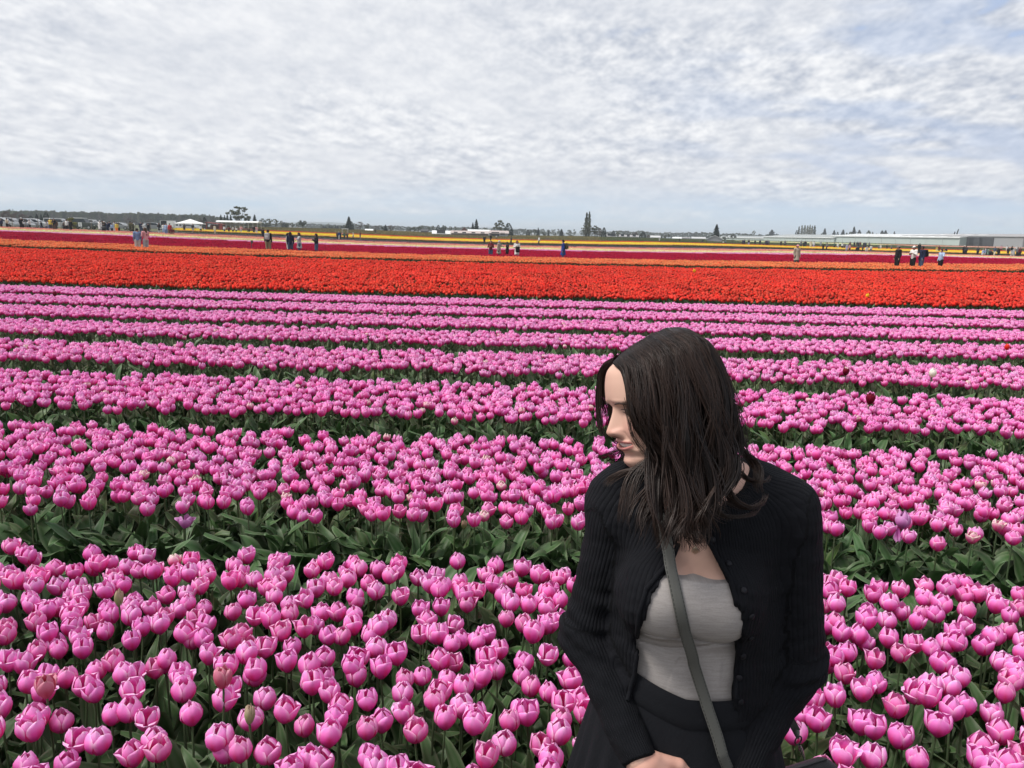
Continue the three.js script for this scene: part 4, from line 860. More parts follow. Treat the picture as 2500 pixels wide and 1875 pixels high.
  const hb = new Bag(), r = rng(404);
  const HB = [0.0080, 0.0056, 0.0053], HT = [0.034, 0.0195, 0.0145];
  const clumps = []; for (let k = 0; k < 60; k++) clumps.push({ ph: r() * 6.28, fr: 6 + 5 * r(), am: 7 + 15 * r(), pz: r() * 6.28, az: 0.006 + 0.014 * r(), dr: 0.05 * (r() - 0.5), len: 0.86 + 0.22 * r(), tone: r() });
  for (const [set, end] of [[nearSide, 0.62], [farSide, 0.86]]) hb.grid(30, 90, (i, j) => { const t = i / 29 * end, s = j / 89, q = mixG(set, s, t), rag = t > end * 0.8 ? 6 * n2(s * 40, 3) : 0; const inn = 0.0075; const p = h3(q[0] + (1640 - q[0]) * 0.03 * (1 - t), q[1] + rag, q[2] - inn * Math.sign(q[2] + 0.01)); return [p.x, p.y, p.z, HB]; });
  // the crown, closing the two sides over the parting
  hb.grid(14, 60, (i, j) => { const t = i / 13, s = j / 59, a = mixG(nearSide, s, 0.10), b = mixG(farSide, 1 - s, 0.16), q = [0, 1, 2].map((n) => lerp(a[n], b[n], t)); const top = mixG(nearSide, s, 0), k = Math.sin(Math.PI * t) * 0.9; const p = h3(lerp(q[0], top[0], k), lerp(q[1], top[1] + 3, k), q[2]); return [p.x, p.y, p.z, HB]; });
  const lock = (set, s0, drift, wide, t0, t1, wav, lift, steps = 16, cmul = 1) => {
    const pts = [], rad = [], col = [], ph = r() * 6.28, fr = 5 + 5 * r(), K = 38, ci = Math.round(s0 * K), C = clumps[(ci + (set === farSide ? 41 : 0)) % 60], tone_ = 0.35 * r() + 0.65 * C.tone;
    for (let i = 0; i < steps; i++) {
      const u = i / (steps - 1), t = lerp(t0, t1 * C.len, u), g = sm(0.10, 0.62, t), cl = (ci / K - s0) * 0.85 * sm(0.15, 1, t);
      const s = Math.max(s0 + drift * u + cl + C.dr * g, 0.6 * s0), q = mixG(set, s, t);
      const wx = g * wav * (set === nearSide ? 0.25 + 0.75 * sm(0.0, 0.14, s0) : 1) * (C.am * Math.sin(C.fr * t + C.ph) + 1.8 * Math.sin(fr * 1.7 * t + ph)), wz = C.az * Math.sin(C.fr * t + C.pz) * g;
      pts.push(h3(q[0] + wx, q[1] + 2 * Math.sin(ph), q[2] + (lift + wz) * Math.sign(q[2] + 0.012)));
      rad.push(wide * (u < 0.15 ? 0.6 + u * 2.6 : u > 0.7 ? Math.max(0.10, (1 - u) / 0.3) : 1));
      const c = mixc(HB, HT, clamp(-0.1 + 0.8 * tone_ + 0.4 * sm(0.55, 1, t))); col.push([c[0] * cmul, c[1] * cmul, c[2] * cmul]);
    }
    bagTube(hb, pts, rad, 3, col);
  };
  for (let k = 0; k < 5600; k++) { const s = r(), sh = (s > 0.72 && r() < 0.6 ? 0.72 : 1) * (1 - 0.14 * sm(0.45, 0.8, s)); lock(nearSide, s, 0.05 * (r() - 0.5), 0.0006 + 0.0008 * r() * r(), 0.0 + 0.06 * r(), (0.50 + 0.46 * Math.pow(r(), 0.75)) * sh, 0.7 + 0.6 * r(), 0.001 + 0.006 * r()); }
  for (let k = 0; k < 420; k++) { const s = 0.78 * r(); lock(nearSide, s, 0.12 * (r() - 0.5), 0.0006 + 0.0006 * r(), 0.45 + 0.2 * r(), 0.86 + 0.14 * r(), 1.5 + r(), 0.004 + 0.012 * r(), 12, 1.3); }
  for (let k = 0; k < 900; k++) { const s = r(); lock(farSide, s, 0.06 * (r() - 0.5), 0.0008 + 0.0010 * r() * r(), 0.06 * r(), 0.75 + 0.25 * r(), 0.8 + r(), 0.001 + 0.006 * r()); }
  for (let k = 0; k < 320; k++) { const s = 0.12 + 0.9 * r(); lock(nearSide, s, 0.24 * (r() - 0.5), 0.00036, 0.02 + 0.25 * r(), 0.35 + 0.6 * r(), 2.2, 0.006 + 0.018 * r(), 14, 2.0); }   // stray hairs
  // free strands: beside and below the face on its far side, across the cheek, and the flicked ends on both shoulders
  const freeLock = (guide, n, spread, wide, cmul = 1, end = 1) => { for (let k = 0; k < n; k++) { const dx = (r() - 0.5) * spread, dy = (r() - 0.5) * spread * 0.5, e = end - 0.25 * r(), ph = r() * 6; const P = [], R = []; for (let i = 0; i < 14; i++) { const t = i / 13 * e, q = along(guide, t), f = 0.35 + 0.65 * Math.abs(Math.sin(t * 2.2 + 0.3)); P.push(h3(q[0] + dx * f + 2 * Math.sin(t * 7 + ph), q[1] + dy * f, q[2] + 0.0006 * dx)); R.push(wide * (0.6 + 0.8 * r() * 0.4) * (i > 9 ? (14 - i) / 5 : 1)); } R[0] *= 0.15; R[1] *= 0.5; const c = mixc(HB, HT, r()); bagTube(hb, P, R, 3, [c[0] * cmul, c[1] * cmul, c[2] * cmul]); } };
  freeLock([[1500, 874, -.02], [1472, 898, -.045], [1462, 940, -.055], [1462, 990, -.058], [1465, 1035, -.056], [1474, 1062, -.05], [1490, 1072, -.045]], 46, 13, 0.0007);
  freeLock([[1504, 876, -.01], [1482, 892, -.035], [1473, 925, -.052], [1474, 965, -.058], [1482, 1000, -.06], [1492, 1040, -.06]], 130, 24, 0.0007);
  freeLock([[1512, 1060, -.04], [1518, 1080, -.045], [1510, 1098, -.04], [1486, 1112, -.02], [1462, 1118, -.005], [1466, 1124, 0]], 26, 20, 0.0005);
  freeLock([[1520, 1090, -.04], [1520, 1110, -.04], [1510, 1122, -.03], [1492, 1126, -.01], [1486, 1134, 0]], 16, 18, 0.0005);
  freeLock([[1600, 1110, .06], [1560, 1142, .06], [1520, 1155, .05], [1492, 1172, .04], [1480, 1190, .04]], 60, 22, 0.0007, 1.5);
  freeLock([[1590, 1120, .07], [1560, 1150, .07], [1540, 1185, .08], [1530, 1230, .09], [1522, 1280, .095]], 70, 40, 0.0007, 1.3);
  freeLock([[1512, 912, .045], [1519, 960, .058], [1535, 1020, .068], [1546, 1065, .074], [1570, 1100, .078], [1592, 1130, .08]], 16, 10, 0.00045, 1.4);
  freeLock([[1530, 1000, .066], [1538, 1040, .073], [1548, 1075, .078], [1572, 1110, .080], [1588, 1130, .080]], 5, 8, 0.0003, 1.4);
  freeLock([[1782, 1020, .02], [1806, 1090, .02], [1838, 1125, .03], [1852, 1150, .05], [1850, 1185, .06], [1858, 1205, .06]], 60, 24, 0.0007, 1.4);
  freeLock([[1770, 1150, .08], [1775, 1190, .085], [1790, 1220, .09], [1825, 1240, .088], [1858, 1228, .08], [1868, 1205, .075]], 50, 22, 0.0007, 1.4);
  freeLock([[1745, 1170, .09], [1742, 1220, .098], [1760, 1255, .10], [1800, 1262, .098], [1838, 1255, .09], [1855, 1235, .085]], 44, 18, 0.0007, 1.5);
  freeLock([[1790, 1110, .05], [1806, 1150, .055], [1832, 1172, .055], [1868, 1176, .045], [1880, 1160, .04]], 40, 16, 0.0006, 1.5);
  freeLock([[1690, 1240, .11], [1685, 1290, .12], [1700, 1320, .12], [1712, 1312, .12]], 40, 40, 0.0006, 1.5);
  part('hair', hb.geo(), hairM, woman, 'shoulder-length wavy dark brown hair');
}
// ------------------------------------------------------------------ trees
const leafy = phys(1, 1, 1, 0.75, { vertexColors: true, transmission: 0.18, thickness: 0, specularIntensity: 0.3 });
const barkM = mat(0.075, 0.06, 0.048, 0.9);
const pick = (r, a) => a[Math.floor(r() * a.length)];
function leafQuad(b, x, y, z, s, r, c) {
  const u = new THREE.Vector3(r() - 0.5, r() - 0.5, r() - 0.5).normalize(), v = new THREE.Vector3(r() - 0.5, r() - 0.5, r() - 0.5).cross(u).normalize(), k = 0.6 + 0.8 * r();
  const P = (a, d) => b.v(x + (u.x * a + v.x * d * k) * s, y + (u.y * a + v.y * d * k) * s, z + (u.z * a + v.z * d * k) * s, c);
  b.q(P(-1, -0.5), P(0.2, -0.9), P(1, 0.4), P(-0.3, 0.8));
}
// all crowns are made 1 m tall and are scaled; kinds: round, airy, bare, conifer, cone, poplar, bush
function crownGeo(kind, seed) {
  const r = rng(seed), b = new Bag();
  const TONE = { round: [[0.055, 0.075, 0.035], [0.085, 0.105, 0.05], [0.035, 0.05, 0.027]], airy: [[0.10, 0.115, 0.05], [0.075, 0.085, 0.042], [0.14, 0.14, 0.07]], bare: [[0.12, 0.10, 0.085], [0.085, 0.07, 0.06], [0.15, 0.12, 0.10]], rust: [[0.10, 0.062, 0.05], [0.07, 0.045, 0.04], [0.13, 0.085, 0.066]], conifer: [[0.018, 0.030, 0.022], [0.028, 0.042, 0.028], [0.012, 0.02, 0.016]], cone: [[0.02, 0.034, 0.022], [0.03, 0.046, 0.026], [0.014, 0.022, 0.016]], poplar: [[0.075, 0.085, 0.045], [0.055, 0.06, 0.035], [0.10, 0.11, 0.055]], pale: [[0.27, 0.27, 0.21], [0.20, 0.205, 0.155], [0.34, 0.33, 0.26]], bush: [[0.05, 0.062, 0.032], [0.075, 0.085, 0.04], [0.035, 0.042, 0.026]], lime: [[0.22, 0.21, 0.06], [0.17, 0.17, 0.05], [0.27, 0.25, 0.08]] }[kind];
  const tone_ = (t) => { const c = pick(r, TONE), q = 0.8 + 0.4 * t; return [c[0] * q, c[1] * q, c[2] * q]; };
  if (kind === 'conifer') {
    const lean = 0.03 * (r() - 0.5);
    for (let k = 0; k < 46; k++) {
      const h = 0.10 + 0.88 * k / 46, w = (0.235 * Math.pow(1 - h, 0.75) + 0.012) * (0.65 + 0.6 * r()), n = 7 + Math.floor(5 * (1 - h)), a0 = r() * 6;
      for (let i = 0; i < n; i++) { const a = a0 + i / n * 6.28 + 0.3 * r(), w2 = w * (0.6 + 0.6 * r()); for (let q = 0.25; q <= 1; q += 0.25) leafQuad(b, Math.cos(a) * w2 * q + lean * h, h - 0.05 * q * q + 0.012 * (r() - 0.5), Math.sin(a) * w2 * q, 0.040 * (1.25 - 0.5 * q) * (1.2 - 0.6 * h), r, tone_(r())); }
    }
  } else if (kind === 'cone') {
    for (let k = 0; k < 900; k++) { const h = 0.02 + 0.97 * Math.pow(r(), 1.1), a = r() * 6.28, w = 0.36 * Math.pow(Math.sin(Math.PI * Math.pow(0.02 + 0.97 * (1 - h), 0.8) * 0.56), 0.9) * (0.86 + 0.16 * r() + 0.05 * Math.sin(a * 3 + seed)); leafQuad(b, Math.cos(a) * w, h, Math.sin(a) * w, 0.042 * (1.2 - 0.6 * h), r, tone_(r())); }
  } else if (kind === 'poplar' || kind === 'pale') {
    for (let k = 0; k < 950; k++) { const h = 0.03 + 0.97 * r(), a = r() * 6.28, w = (0.085 * Math.pow(Math.sin(Math.PI * (0.06 + 0.90 * h)), 0.6) * (h > 0.7 ? 1 - (h - 0.7) * 1.5 : 1)) * Math.sqrt(r()) * (0.75 + 0.35 * Math.sin(h * 31 + a * 2 + seed)); leafQuad(b, Math.cos(a) * w, h + 0.02 * r(), Math.sin(a) * w, 0.018, r, tone_(r())); }
  } else {
    const lobes = [], n = { round: 13, airy: 26, bare: 20, rust: 16, bush: 9, lime: 8 }[kind], low = { round: 0.28, airy: 0.30, bare: 0.22, rust: 0.18, bush: 0.12, lime: 0.1 }[kind];
    for (let k = 0; k < n; k++) { const a = r() * 6.28, q = Math.sqrt(r()), h = low + (0.94 - low) * r(), wd = Math.sin(Math.PI * clamp((h - low * 0.5) / (1.06 - low * 0.5), 0.1, 0.93)) * 0.36; lobes.push([Math.cos(a) * q * wd, h, Math.sin(a) * q * wd, (kind === 'airy' ? 0.07 : kind === 'bare' ? 0.085 : 0.125) * (0.7 + 0.6 * r()), r()]); }
    const per = { round: 110, airy: 75, bare: 80, rust: 90, bush: 110, lime: 90 }[kind], s = { round: 0.025, airy: 0.018, bare: 0.014, rust: 0.017, bush: 0.030, lime: 0.03 }[kind];
    for (const [x, y, z, w, t] of lobes) for (let k = 0; k < per; k++) { const u = new THREE.Vector3(r() - 0.5, r() - 0.5, r() - 0.5).normalize().multiplyScalar(w * Math.pow(r(), 0.45)); leafQuad(b, x + u.x, clamp(y + u.y * 0.85, 0.02, 1), z + u.z, s * (0.7 + 0.7 * r()), r, tone_(0.5 * t + 0.5 * r())); }
  }
  return b.geo();
}
function trunkGeo(kind, seed) {
  const r = rng(seed + 900), b = new Bag(), v = (x, y, z) => new THREE.Vector3(x, y, z);
  const top = { conifer: 0.97, cone: 0.6, poplar: 0.9, pale: 0.93 }[kind] ?? 0.7, w = { conifer: 0.016, cone: 0.02, poplar: 0.011, pale: 0.011, airy: 0.02, round: 0.022 }[kind] ?? 0.016;
  bagTube(b, [v(0, -0.03, 0), v(0.005, 0.15, 0), v(-0.006, top * 0.5, 0.004), v(0.004, top, 0)], [w * 1.3, w, w * 0.7, w * 0.1], 6);
  if (!['conifer', 'cone', 'poplar', 'pale'].includes(kind)) for (let k = 0; k < (kind === 'bush' ? 6 : 13); k++) { const a = k * 2.4 + r(), h0 = 0.13 + 0.4 * r(), q = 0.18 + 0.16 * r(), h1 = Math.min(0.97, h0 + 0.22 + 0.3 * r()); bagTube(b, [v(0, h0, 0), v(Math.cos(a) * q * 0.55, lerp(h0, h1, 0.45), Math.sin(a) * q * 0.55), v(Math.cos(a) * q, h1, Math.sin(a) * q)], [w * 0.55, w * 0.34, w * 0.08], 4); }
  return b.geo();
}
const treeShapes = new Map();
function treeShape(kind, v) { const k = kind + v; if (!treeShapes.has(k)) treeShapes.set(k, { crown: crownGeo(kind, 1000 + v * 37 + kind.length * 5), trunk: trunkGeo(kind, 50 + v) }); return treeShapes.get(k); }
const NATURAL = { round: 0.78, airy: 0.72, bare: 0.76, rust: 0.8, conifer: 0.44, cone: 0.66, poplar: 0.17, pale: 0.17, bush: 0.85, lime: 0.9 };
let treeCount = 0;
// px: column in the photograph, d: distance, top: where its top is seen, w: how wide it is seen
function tree(name, kind, px, d, top, w, label, group) {
  const p = spot(px, d, -0.1), h = heightTo(px, top, d) - p.y, shape = treeShape(kind, treeCount++ % 3), wide = w / FPX * d * (kind === 'conifer' && d > 640 ? 1.7 : kind === 'poplar' && d < 400 ? 0.9 : kind === 'poplar' || kind === 'pale' ? 1.25 : 1.0);
  const t = thing(name, label, kind === 'bush' || kind === 'lime' ? 'bush' : 'tree', p, treeCount * 1.7, group);
  part('trunk', shape.trunk, barkM, t); part('crown', shape.crown, leafy, t);
  const k = wide / NATURAL[kind]; t.scale.set(k, h, k);
  return t;
}
// ---- the wooded ridge behind the car park, and the blue line of hills
{
  const f = new THREE.Group(); f.name = 'distant_woods'; scene.add(f); tag(f, 'long grey-green belt of woodland behind the car park at the left', 'woodland', null, 'stuff');
  const r = rng(88), lists = [[], [], [], []];
  for (let px = -420; px < 556; px += 2.6) for (let k = 0; k < 4; k++) {
    const d = 640 + 26 * k + 16 * r(), q = px + 3 * r(), p = spot(q, d, -0.5), edge = sm(560, 500, q);
    const topPy = 512 + 0.024 * Math.max(q, -60) + 3.2 * n2(q * 0.02, k) + 2.6 * n2(q * 0.11, 4 + k) + 1.2 * r() + (1 - edge) * 6 + (3 - k) * 0.6;
    const h = heightTo(q, topPy, d) - p.y, w = h * (0.42 + 0.2 * r()), t = 0.6 + 0.9 * r();
    lists[Math.floor(r() * 3) + (r() < 0.12 ? 1 : 0)].push([p.x, p.y, p.z, r() * 6.28, w, h, 0, 0, [t, t * (0.95 + 0.1 * r()), t]]);
  }
  ['round', 'airy', 'bare', 'conifer'].forEach((k, i) => instances('trees', crownGeo(k, 700 + i), leafy, lists[i], f));
  const g = new THREE.Group(); g.name = 'far_treeline'; scene.add(g); tag(g, 'low hazy line of far trees along the horizon', 'treeline', null, 'stuff');
  const L2 = [[], [], []];
  for (let px = 560; px < 2600; px += 3.2) {
    const d = 900 + 300 * r(), p = spot(px, d, -1), top = horizonAt(px) - 3.2 - 2.8 * Math.max(0, n2(px * 0.012, 8) + 0.25) - 3.5 * r() * r();
    if (px > 1330 && px < 1420 && r() < 0.6) continue;
    const h = heightTo(px, top, d) - p.y; L2[Math.floor(r() * 3)].push([p.x, p.y, p.z, r() * 6.28, h * (0.6 + 0.7 * r()), h, 0, 0]);
  }
  ['round', 'airy', 'bush'].forEach((k, i) => instances('trees', crownGeo(k, 720 + i), leafy, L2[i], g));
  const hb = new Bag(), N = 90; hb.grid(5, N, (i, j) => { const a = lerp(-1.2, 1.2, j / (N - 1)), R = 3600 + i * 170, k = [0, 0.75, 1, 0.8, 0][i], hh = 12 + 58 * Math.max(0, n2(a * 4, 2) * 0.5 + 0.3) * sm(0.5, -0.35, a) + 22 * sm(-0.15, 0.9, a) * (0.6 + 0.4 * n2(a * 6, 7)); return [Math.sin(a) * R, -3 + k * hh, -Math.cos(a) * R, [0.05, 0.065, 0.05]]; });
  single('hills', hb.geo(), mat(1, 1, 1, 0.95, { vertexColors: true }), 'low blue wooded hills far away on the horizon', null, null, 'structure').name = 'hills';
}
const CON = 'conifer_tree', DEC = 'leafy_tree';
for (const q of [
  ['conifer_tree', 'cone', 75, 300, 526.5, 13, 'small dark conical conifer behind the parked cars at far left'],
  ['conifer_tree', 'conifer', 90, 300, 521, 13, 'ragged dark conifer behind the parked cars, between two neat cones'],
  ['conifer_tree', 'conifer', 101, 305, 521.5, 8, 'thin ragged dark conifer just left of the tallest dark cone'],
  ['conifer_tree', 'cone', 113, 300, 517.5, 14, 'tallest dark cone-shaped conifer behind the car park'],
  ['bare_tree', 'rust', 16, 330, 515, 30, 'reddish bare tree at the left edge behind the cars'],
  ['bare_tree', 'rust', 42, 335, 517, 28, 'reddish brown bare tree, second from the left edge'],
  ['bare_tree', 'rust', 60, 340, 522, 18, 'low reddish bare tree right of the two taller bare ones'],
  ['bush', 'lime', 178, 150, 529.5, 27, 'rounded yellow-green bush behind the dark green off-roader'],
  ['bare_tree', 'bare', 318, 380, 532, 22, 'grey bare tree behind two men in olive coats'],
  ['bare_tree', 'bare', 366, 380, 534, 18, 'grey bare tree left of the white box truck'],
  ['conifer_tree', 'cone', 500, 260, 529, 11, 'dark conifer between the white tent and the red stall'],
  ['leafy_tree', 'bare', 488, 300, 534, 18, 'thin brownish tree right of the white tent'],
  ['conifer_tree', 'conifer', 540, 330, 523, 11, 'dark conifer at the left end of the clump behind the tour wagon'],
  ['conifer_tree', 'conifer', 549, 335, 524, 10, 'dark conifer second from left behind the tour wagon'],
  ['conifer_tree', 'conifer', 556, 330, 522, 11, 'dark conifer third from left behind the tour wagon'],
  ['conifer_tree', 'conifer', 564, 335, 524, 12, 'dark conifer just left of the big airy tree'],
  ['leafy_tree', 'airy', 583, 320, 501.5, 50, 'big airy spreading tree above the tour wagon'],
  ['leafy_tree', 'round', 608, 340, 526, 20, 'dark rounded tree just right of the big airy tree'],
  ['conifer_tree', 'conifer', 622, 330, 523, 15, 'dark wind-blown conifer right of the big airy tree'],
  ['leafy_tree', 'airy', 640, 360, 532, 17, 'first of three pale round trees right of the tour wagon'],
  ['leafy_tree', 'airy', 657, 360, 533, 19, 'second of three pale round trees right of the tour wagon'],
  ['leafy_tree', 'airy', 673, 362, 534, 18, 'third of three pale round trees right of the tour wagon'],
  ['leafy_tree', 'round', 647, 345, 544, 26, 'dark bushy tree in front of the pale round trees'],
  ['leafy_tree', 'airy', 687, 360, 538, 9, 'narrow pale tree left of two small conifers'],
  ['conifer_tree', 'cone', 694, 345, 542, 10, 'small dark conifer right of the tour wagon, the pointed one'],
  ['conifer_tree', 'round', 702, 350, 545, 10, 'small dark rounded evergreen beside the pointed one'],
  ['leafy_tree', 'airy', 713, 360, 543, 13, 'pale airy tree left of the woman in the black hooded top'],
  ['leafy_tree', 'airy', 727, 350, 542, 13, 'small grey-green tree leaning on the tall rounded one'],
  ['leafy_tree', 'round', 739, 350, 537, 20, 'tall rounded grey-green tree left of the gap with blue hills'],
  ['bush', 'bush', 759, 420, 554.5, 8, 'small dark bush alone before the blue hills'],
  ['conifer_tree', 'conifer', 852, 330, 527.5, 19, 'tall dark conifer left of centre, the highest before the barns'],
  ['conifer_tree', 'cone', 858, 328, 540, 11, 'dark dense evergreen at the foot of the tall conifer'],
  ['leafy_tree', 'airy', 845, 340, 549, 16, 'yellowish shrubby tree left of the tall dark conifer'],
  ['leafy_tree', 'bare', 879, 340, 540.5, 24, 'brownish open tree right of the tall dark conifer'],
  ['leafy_tree', 'airy', 897, 345, 545, 13, 'olive open tree above a small white roof'],
  ['bare_tree', 'bare', 918, 340, 550, 24, 'pinkish grey bare tree in bud left of a small conifer'],
  ['bush', 'bush', 933, 335, 553, 9, 'dark round bush left of the small pointed conifer'],
  ['conifer_tree', 'conifer', 941, 330, 548, 13, 'small pointed conifer between two grey bare trees'],
  ['bare_tree', 'bare', 955, 340, 549, 20, 'wide grey bare tree right of the small pointed conifer'],
  ['leafy_tree', 'round', 1000, 420, 555, 12, 'small pale tree at the left of the green clump'],
  ['leafy_tree', 'round', 1011, 410, 553, 15, 'rounded green tree in the clump left of the barns'],
  ['leafy_tree', 'round', 1022, 412, 553, 14, 'second rounded green tree in the clump left of the barns'],
  ['leafy_tree', 'airy', 1030, 400, 549, 9, 'slender airy tree above the dark shed'],
  ['leafy_tree', 'airy', 1047, 430, 552, 9, 'slender grey tree right of the dark shed'],
  ['leafy_tree', 'airy', 1057, 430, 550, 9, 'slender grey tree above the left end of the white barn'],
  ['conifer_tree', 'cone', 1070, 380, 549, 12, 'dark conifer above the white barn'],
  ['leafy_tree', 'round', 1084, 385, 549, 15, 'round green tree above the white barn'],
  ['leafy_tree', 'airy', 1100, 450, 552, 10, 'hazy grey tree between the white barn and the red gable'],
  ['leafy_tree', 'airy', 1111, 450, 552, 10, 'hazy grey tree just left of the red gable'],
  ['conifer_tree', 'conifer', 1154, 345, 542, 11, 'open dark conifer beside the tall one behind the barns'],
  ['conifer_tree', 'conifer', 1163, 342, 534, 16, 'tall dark conifer rising behind the white barn roof'],
  ['leafy_tree', 'airy', 1186, 450, 556, 13, 'low hazy tree between the tall conifer and the big airy tree'],
  ['leafy_tree', 'airy', 1219, 345, 535.5, 32, 'big airy pale tree behind the grey barn'],
  ['conifer_tree', 'cone', 1241, 330, 544, 22, 'broad dark cone-shaped conifer at the right end of the barns'],
  ['conifer_tree', 'cone', 1289, 430, 560, 9, 'small dark pointed conifer right of the barns'],
  ['leafy_tree', 'airy', 1296, 450, 561, 7, 'small round tree beside the small pointed conifer'],
  ['leafy_tree', 'round', 1305, 430, 559, 10, 'small rounded green tree in the low clump right of the barns'],
  ['conifer_tree', 'conifer', 1314, 430, 555, 9, 'slender tallest tree of the low clump right of the barns'],
  ['bush', 'bush', 1330, 425, 567, 20, 'low brownish thicket right of the slender tree'],
  ['conifer_tree', 'conifer', 1339, 440, 562, 6, 'thin young conifer behind the low thicket'],
  ['bush', 'bush', 1355, 430, 569.5, 11, 'dark rounded bush left of the lone small conifer'],
  ['conifer_tree', 'conifer', 1371, 400, 558.5, 14, 'lone bushy conifer above the man in the blue jacket'],
  ['leafy_tree', 'airy', 1394, 430, 573, 16, 'low pale tree left of the two tall poplars'],
  ['poplar_tree', 'poplar', 1431, 340, 519.5, 13, 'left one of the two tall narrow poplars'],
  ['poplar_tree', 'poplar', 1437.5, 338, 517.5, 12, 'right one of the two tall narrow poplars'],
  ['leafy_tree', 'airy', 1428, 336, 548, 18, 'bushy growth at the foot of the left poplar'],
  ['leafy_tree', 'airy', 1438, 336, 546, 16, 'bushy growth at the foot of the right poplar'],
  ['leafy_tree', 'airy', 1451, 340, 549, 18, 'arching green tree right of the two poplars'],
  ['leafy_tree', 'airy', 1459, 342, 553, 18, 'green tree in the clump right of the poplars'],
  ['leafy_tree', 'bare', 1465, 338, 557, 18, 'dark brown tree next to the cone-shaped evergreen'],
  ['conifer_tree', 'cone', 1474.5, 335, 555, 12, 'dark rounded cone evergreen ending the poplar clump'],
  ['conifer_tree', 'cone', 1497.5, 340, 563, 11, 'small dark pointed conifer behind a grey house'],
  ['leafy_tree', 'airy', 1508, 330, 565, 9, 'small pale yellowish tree beside the grey house'],
  ['bush', 'bush', 1529, 370, 573, 9, 'low dark bush between two grey roofs'],
  ['leafy_tree', 'rust', 1546, 350, 568, 9, 'dark reddish tree, left of a pair'],
  ['leafy_tree', 'rust', 1553, 350, 566, 12, 'dark reddish rounded tree, right of a pair'],
  ['conifer_tree', 'cone', 1570, 340, 565, 15, 'egg-shaped dark evergreen left of the low roofs'],
  ['leafy_tree', 'rust', 1583, 360, 573, 13, 'low reddish bush before the roofs'],
  ['leafy_tree', 'rust', 1595, 360, 572, 11, 'reddish rounded bush above a pale roof'],
  ['bush', 'bush', 1616, 380, 574, 6, 'small dark bush, left of three'],
  ['bush', 'bush', 1624.5, 380, 572.5, 7, 'small dark bush, middle of three'],
  ['bush', 'bush', 1632, 380, 571, 9, 'small dark bush, right of three'],
  ['conifer_tree', 'conifer', 1748, 300, 546.5, 23, 'lone shaggy conifer above a pale gabled roof, right of the woman'],
  ['bush', 'bush', 1772, 420, 573.5, 18, 'dark hedge-like tree left end behind the far greenhouse'],
  ['bush', 'bush', 1790, 430, 572, 18, 'dark rounded tree behind the left end of the far greenhouse'],
  ['bush', 'bush', 1820, 900, 571.5, 16, 'hazy rounded tree behind the far greenhouse, left of the pale one'],
  ['leafy_tree', 'airy', 1840, 880, 562, 9, 'pale thin tree behind the far greenhouse'],
  ['bush', 'bush', 1857, 900, 571.5, 17, 'hazy rounded tree right of the pale thin one'],
  ['conifer_tree', 'conifer', 1884, 850, 560, 15, 'bushy dark conifer behind the far greenhouse'],
  ['conifer_tree', 'cone', 1896, 850, 570, 8, 'tiny dark cone conifer right of the bushy one'],
  ['leafy_tree', 'cone', 1944, 760, 562, 9, 'green pointed tree at the left end of the poplar row'],
  ['poplar_tree', 'poplar', 1949, 760, 553, 5, 'dark slim poplar at the left end of the pale row'],
  ['poplar_tree', 'pale', 1956, 760, 550.5, 7, 'first pale bare poplar of the row behind the greenhouses'],
  ['poplar_tree', 'pale', 1963, 762, 550, 7, 'second pale bare poplar of the row behind the greenhouses'],
  ['poplar_tree', 'pale', 1969.5, 760, 551, 7, 'third pale bare poplar of the row behind the greenhouses'],
  ['poplar_tree', 'pale', 1975.5, 764, 549.5, 7, 'fourth pale bare poplar of the row behind the greenhouses'],
  ['poplar_tree', 'pale', 1981, 760, 551, 6, 'fifth pale bare poplar of the row behind the greenhouses'],
  ['poplar_tree', 'poplar', 1987, 760, 551, 7, 'dark slim poplar at the right end of the pale row'],
  ['bush', 'bush', 2002, 720, 567.5, 20, 'dark low tree right of the poplar row'],
  ['conifer_tree', 'conifer', 2012, 720, 556.5, 9, 'thin leaning conifer rising from the dark low tree'],
  ['conifer_tree', 'conifer', 2035, 700, 561, 9, 'ragged conifer behind the greenhouses, first after the gap'],
  ['conifer_tree', 'cone', 2044, 700, 566, 8, 'small cone conifer behind the greenhouses, second after the gap'],
  ['conifer_tree', 'conifer', 2057, 700, 559.5, 10, 'slim conifer behind the greenhouses, third after the gap'],
  ['bush', 'bush', 2067, 700, 567, 10, 'low dark evergreen left of the tallest leaning fir'],
  ['leafy_tree', 'round', 2075, 700, 564.5, 12, 'rounded evergreen against the tallest leaning fir'],
  ['conifer_tree', 'conifer', 2083, 700, 552.5, 10, 'tallest fir behind the greenhouses'],
  ['conifer_tree', 'conifer', 2097, 700, 560.5, 12, 'ragged fir right of the tallest one'],
  ['bush', 'bush', 2108, 700, 569, 10, 'low dark evergreen left of the square-topped one'],
  ['leafy_tree', 'round', 2119, 700, 562.5, 14, 'square-topped dark evergreen behind the greenhouses'],
  ['conifer_tree', 'cone', 2129, 700, 566, 7, 'small pointed evergreen right of the square-topped one'],
  ['bush', 'bush', 2139, 700, 567, 10, 'ragged low evergreens before the last clump'],
  ['conifer_tree', 'conifer', 2152, 690, 562, 12, 'left fir of the last dark clump'],
  ['conifer_tree', 'conifer', 2160, 690, 561, 12, 'right fir of the last dark clump'],
  ['conifer_tree', 'conifer', 2182, 690, 564, 6, 'last thin leaning fir above the large greenhouse roof'],
]) tree(...q);
// rows of slim hazy trees left of the tall conifer
for (let k = 0; k < 12; k++) tree('leafy_tree', k % 3 ? 'conifer' : 'airy', 785 + k * 4.9, 520, 548.5 + 2.5 * Math.abs(Math.sin(k * 2.3)), 8, 'slim hazy tree in the row left of the tallest dark conifer', 'row of slim hazy trees left of the tall conifer');

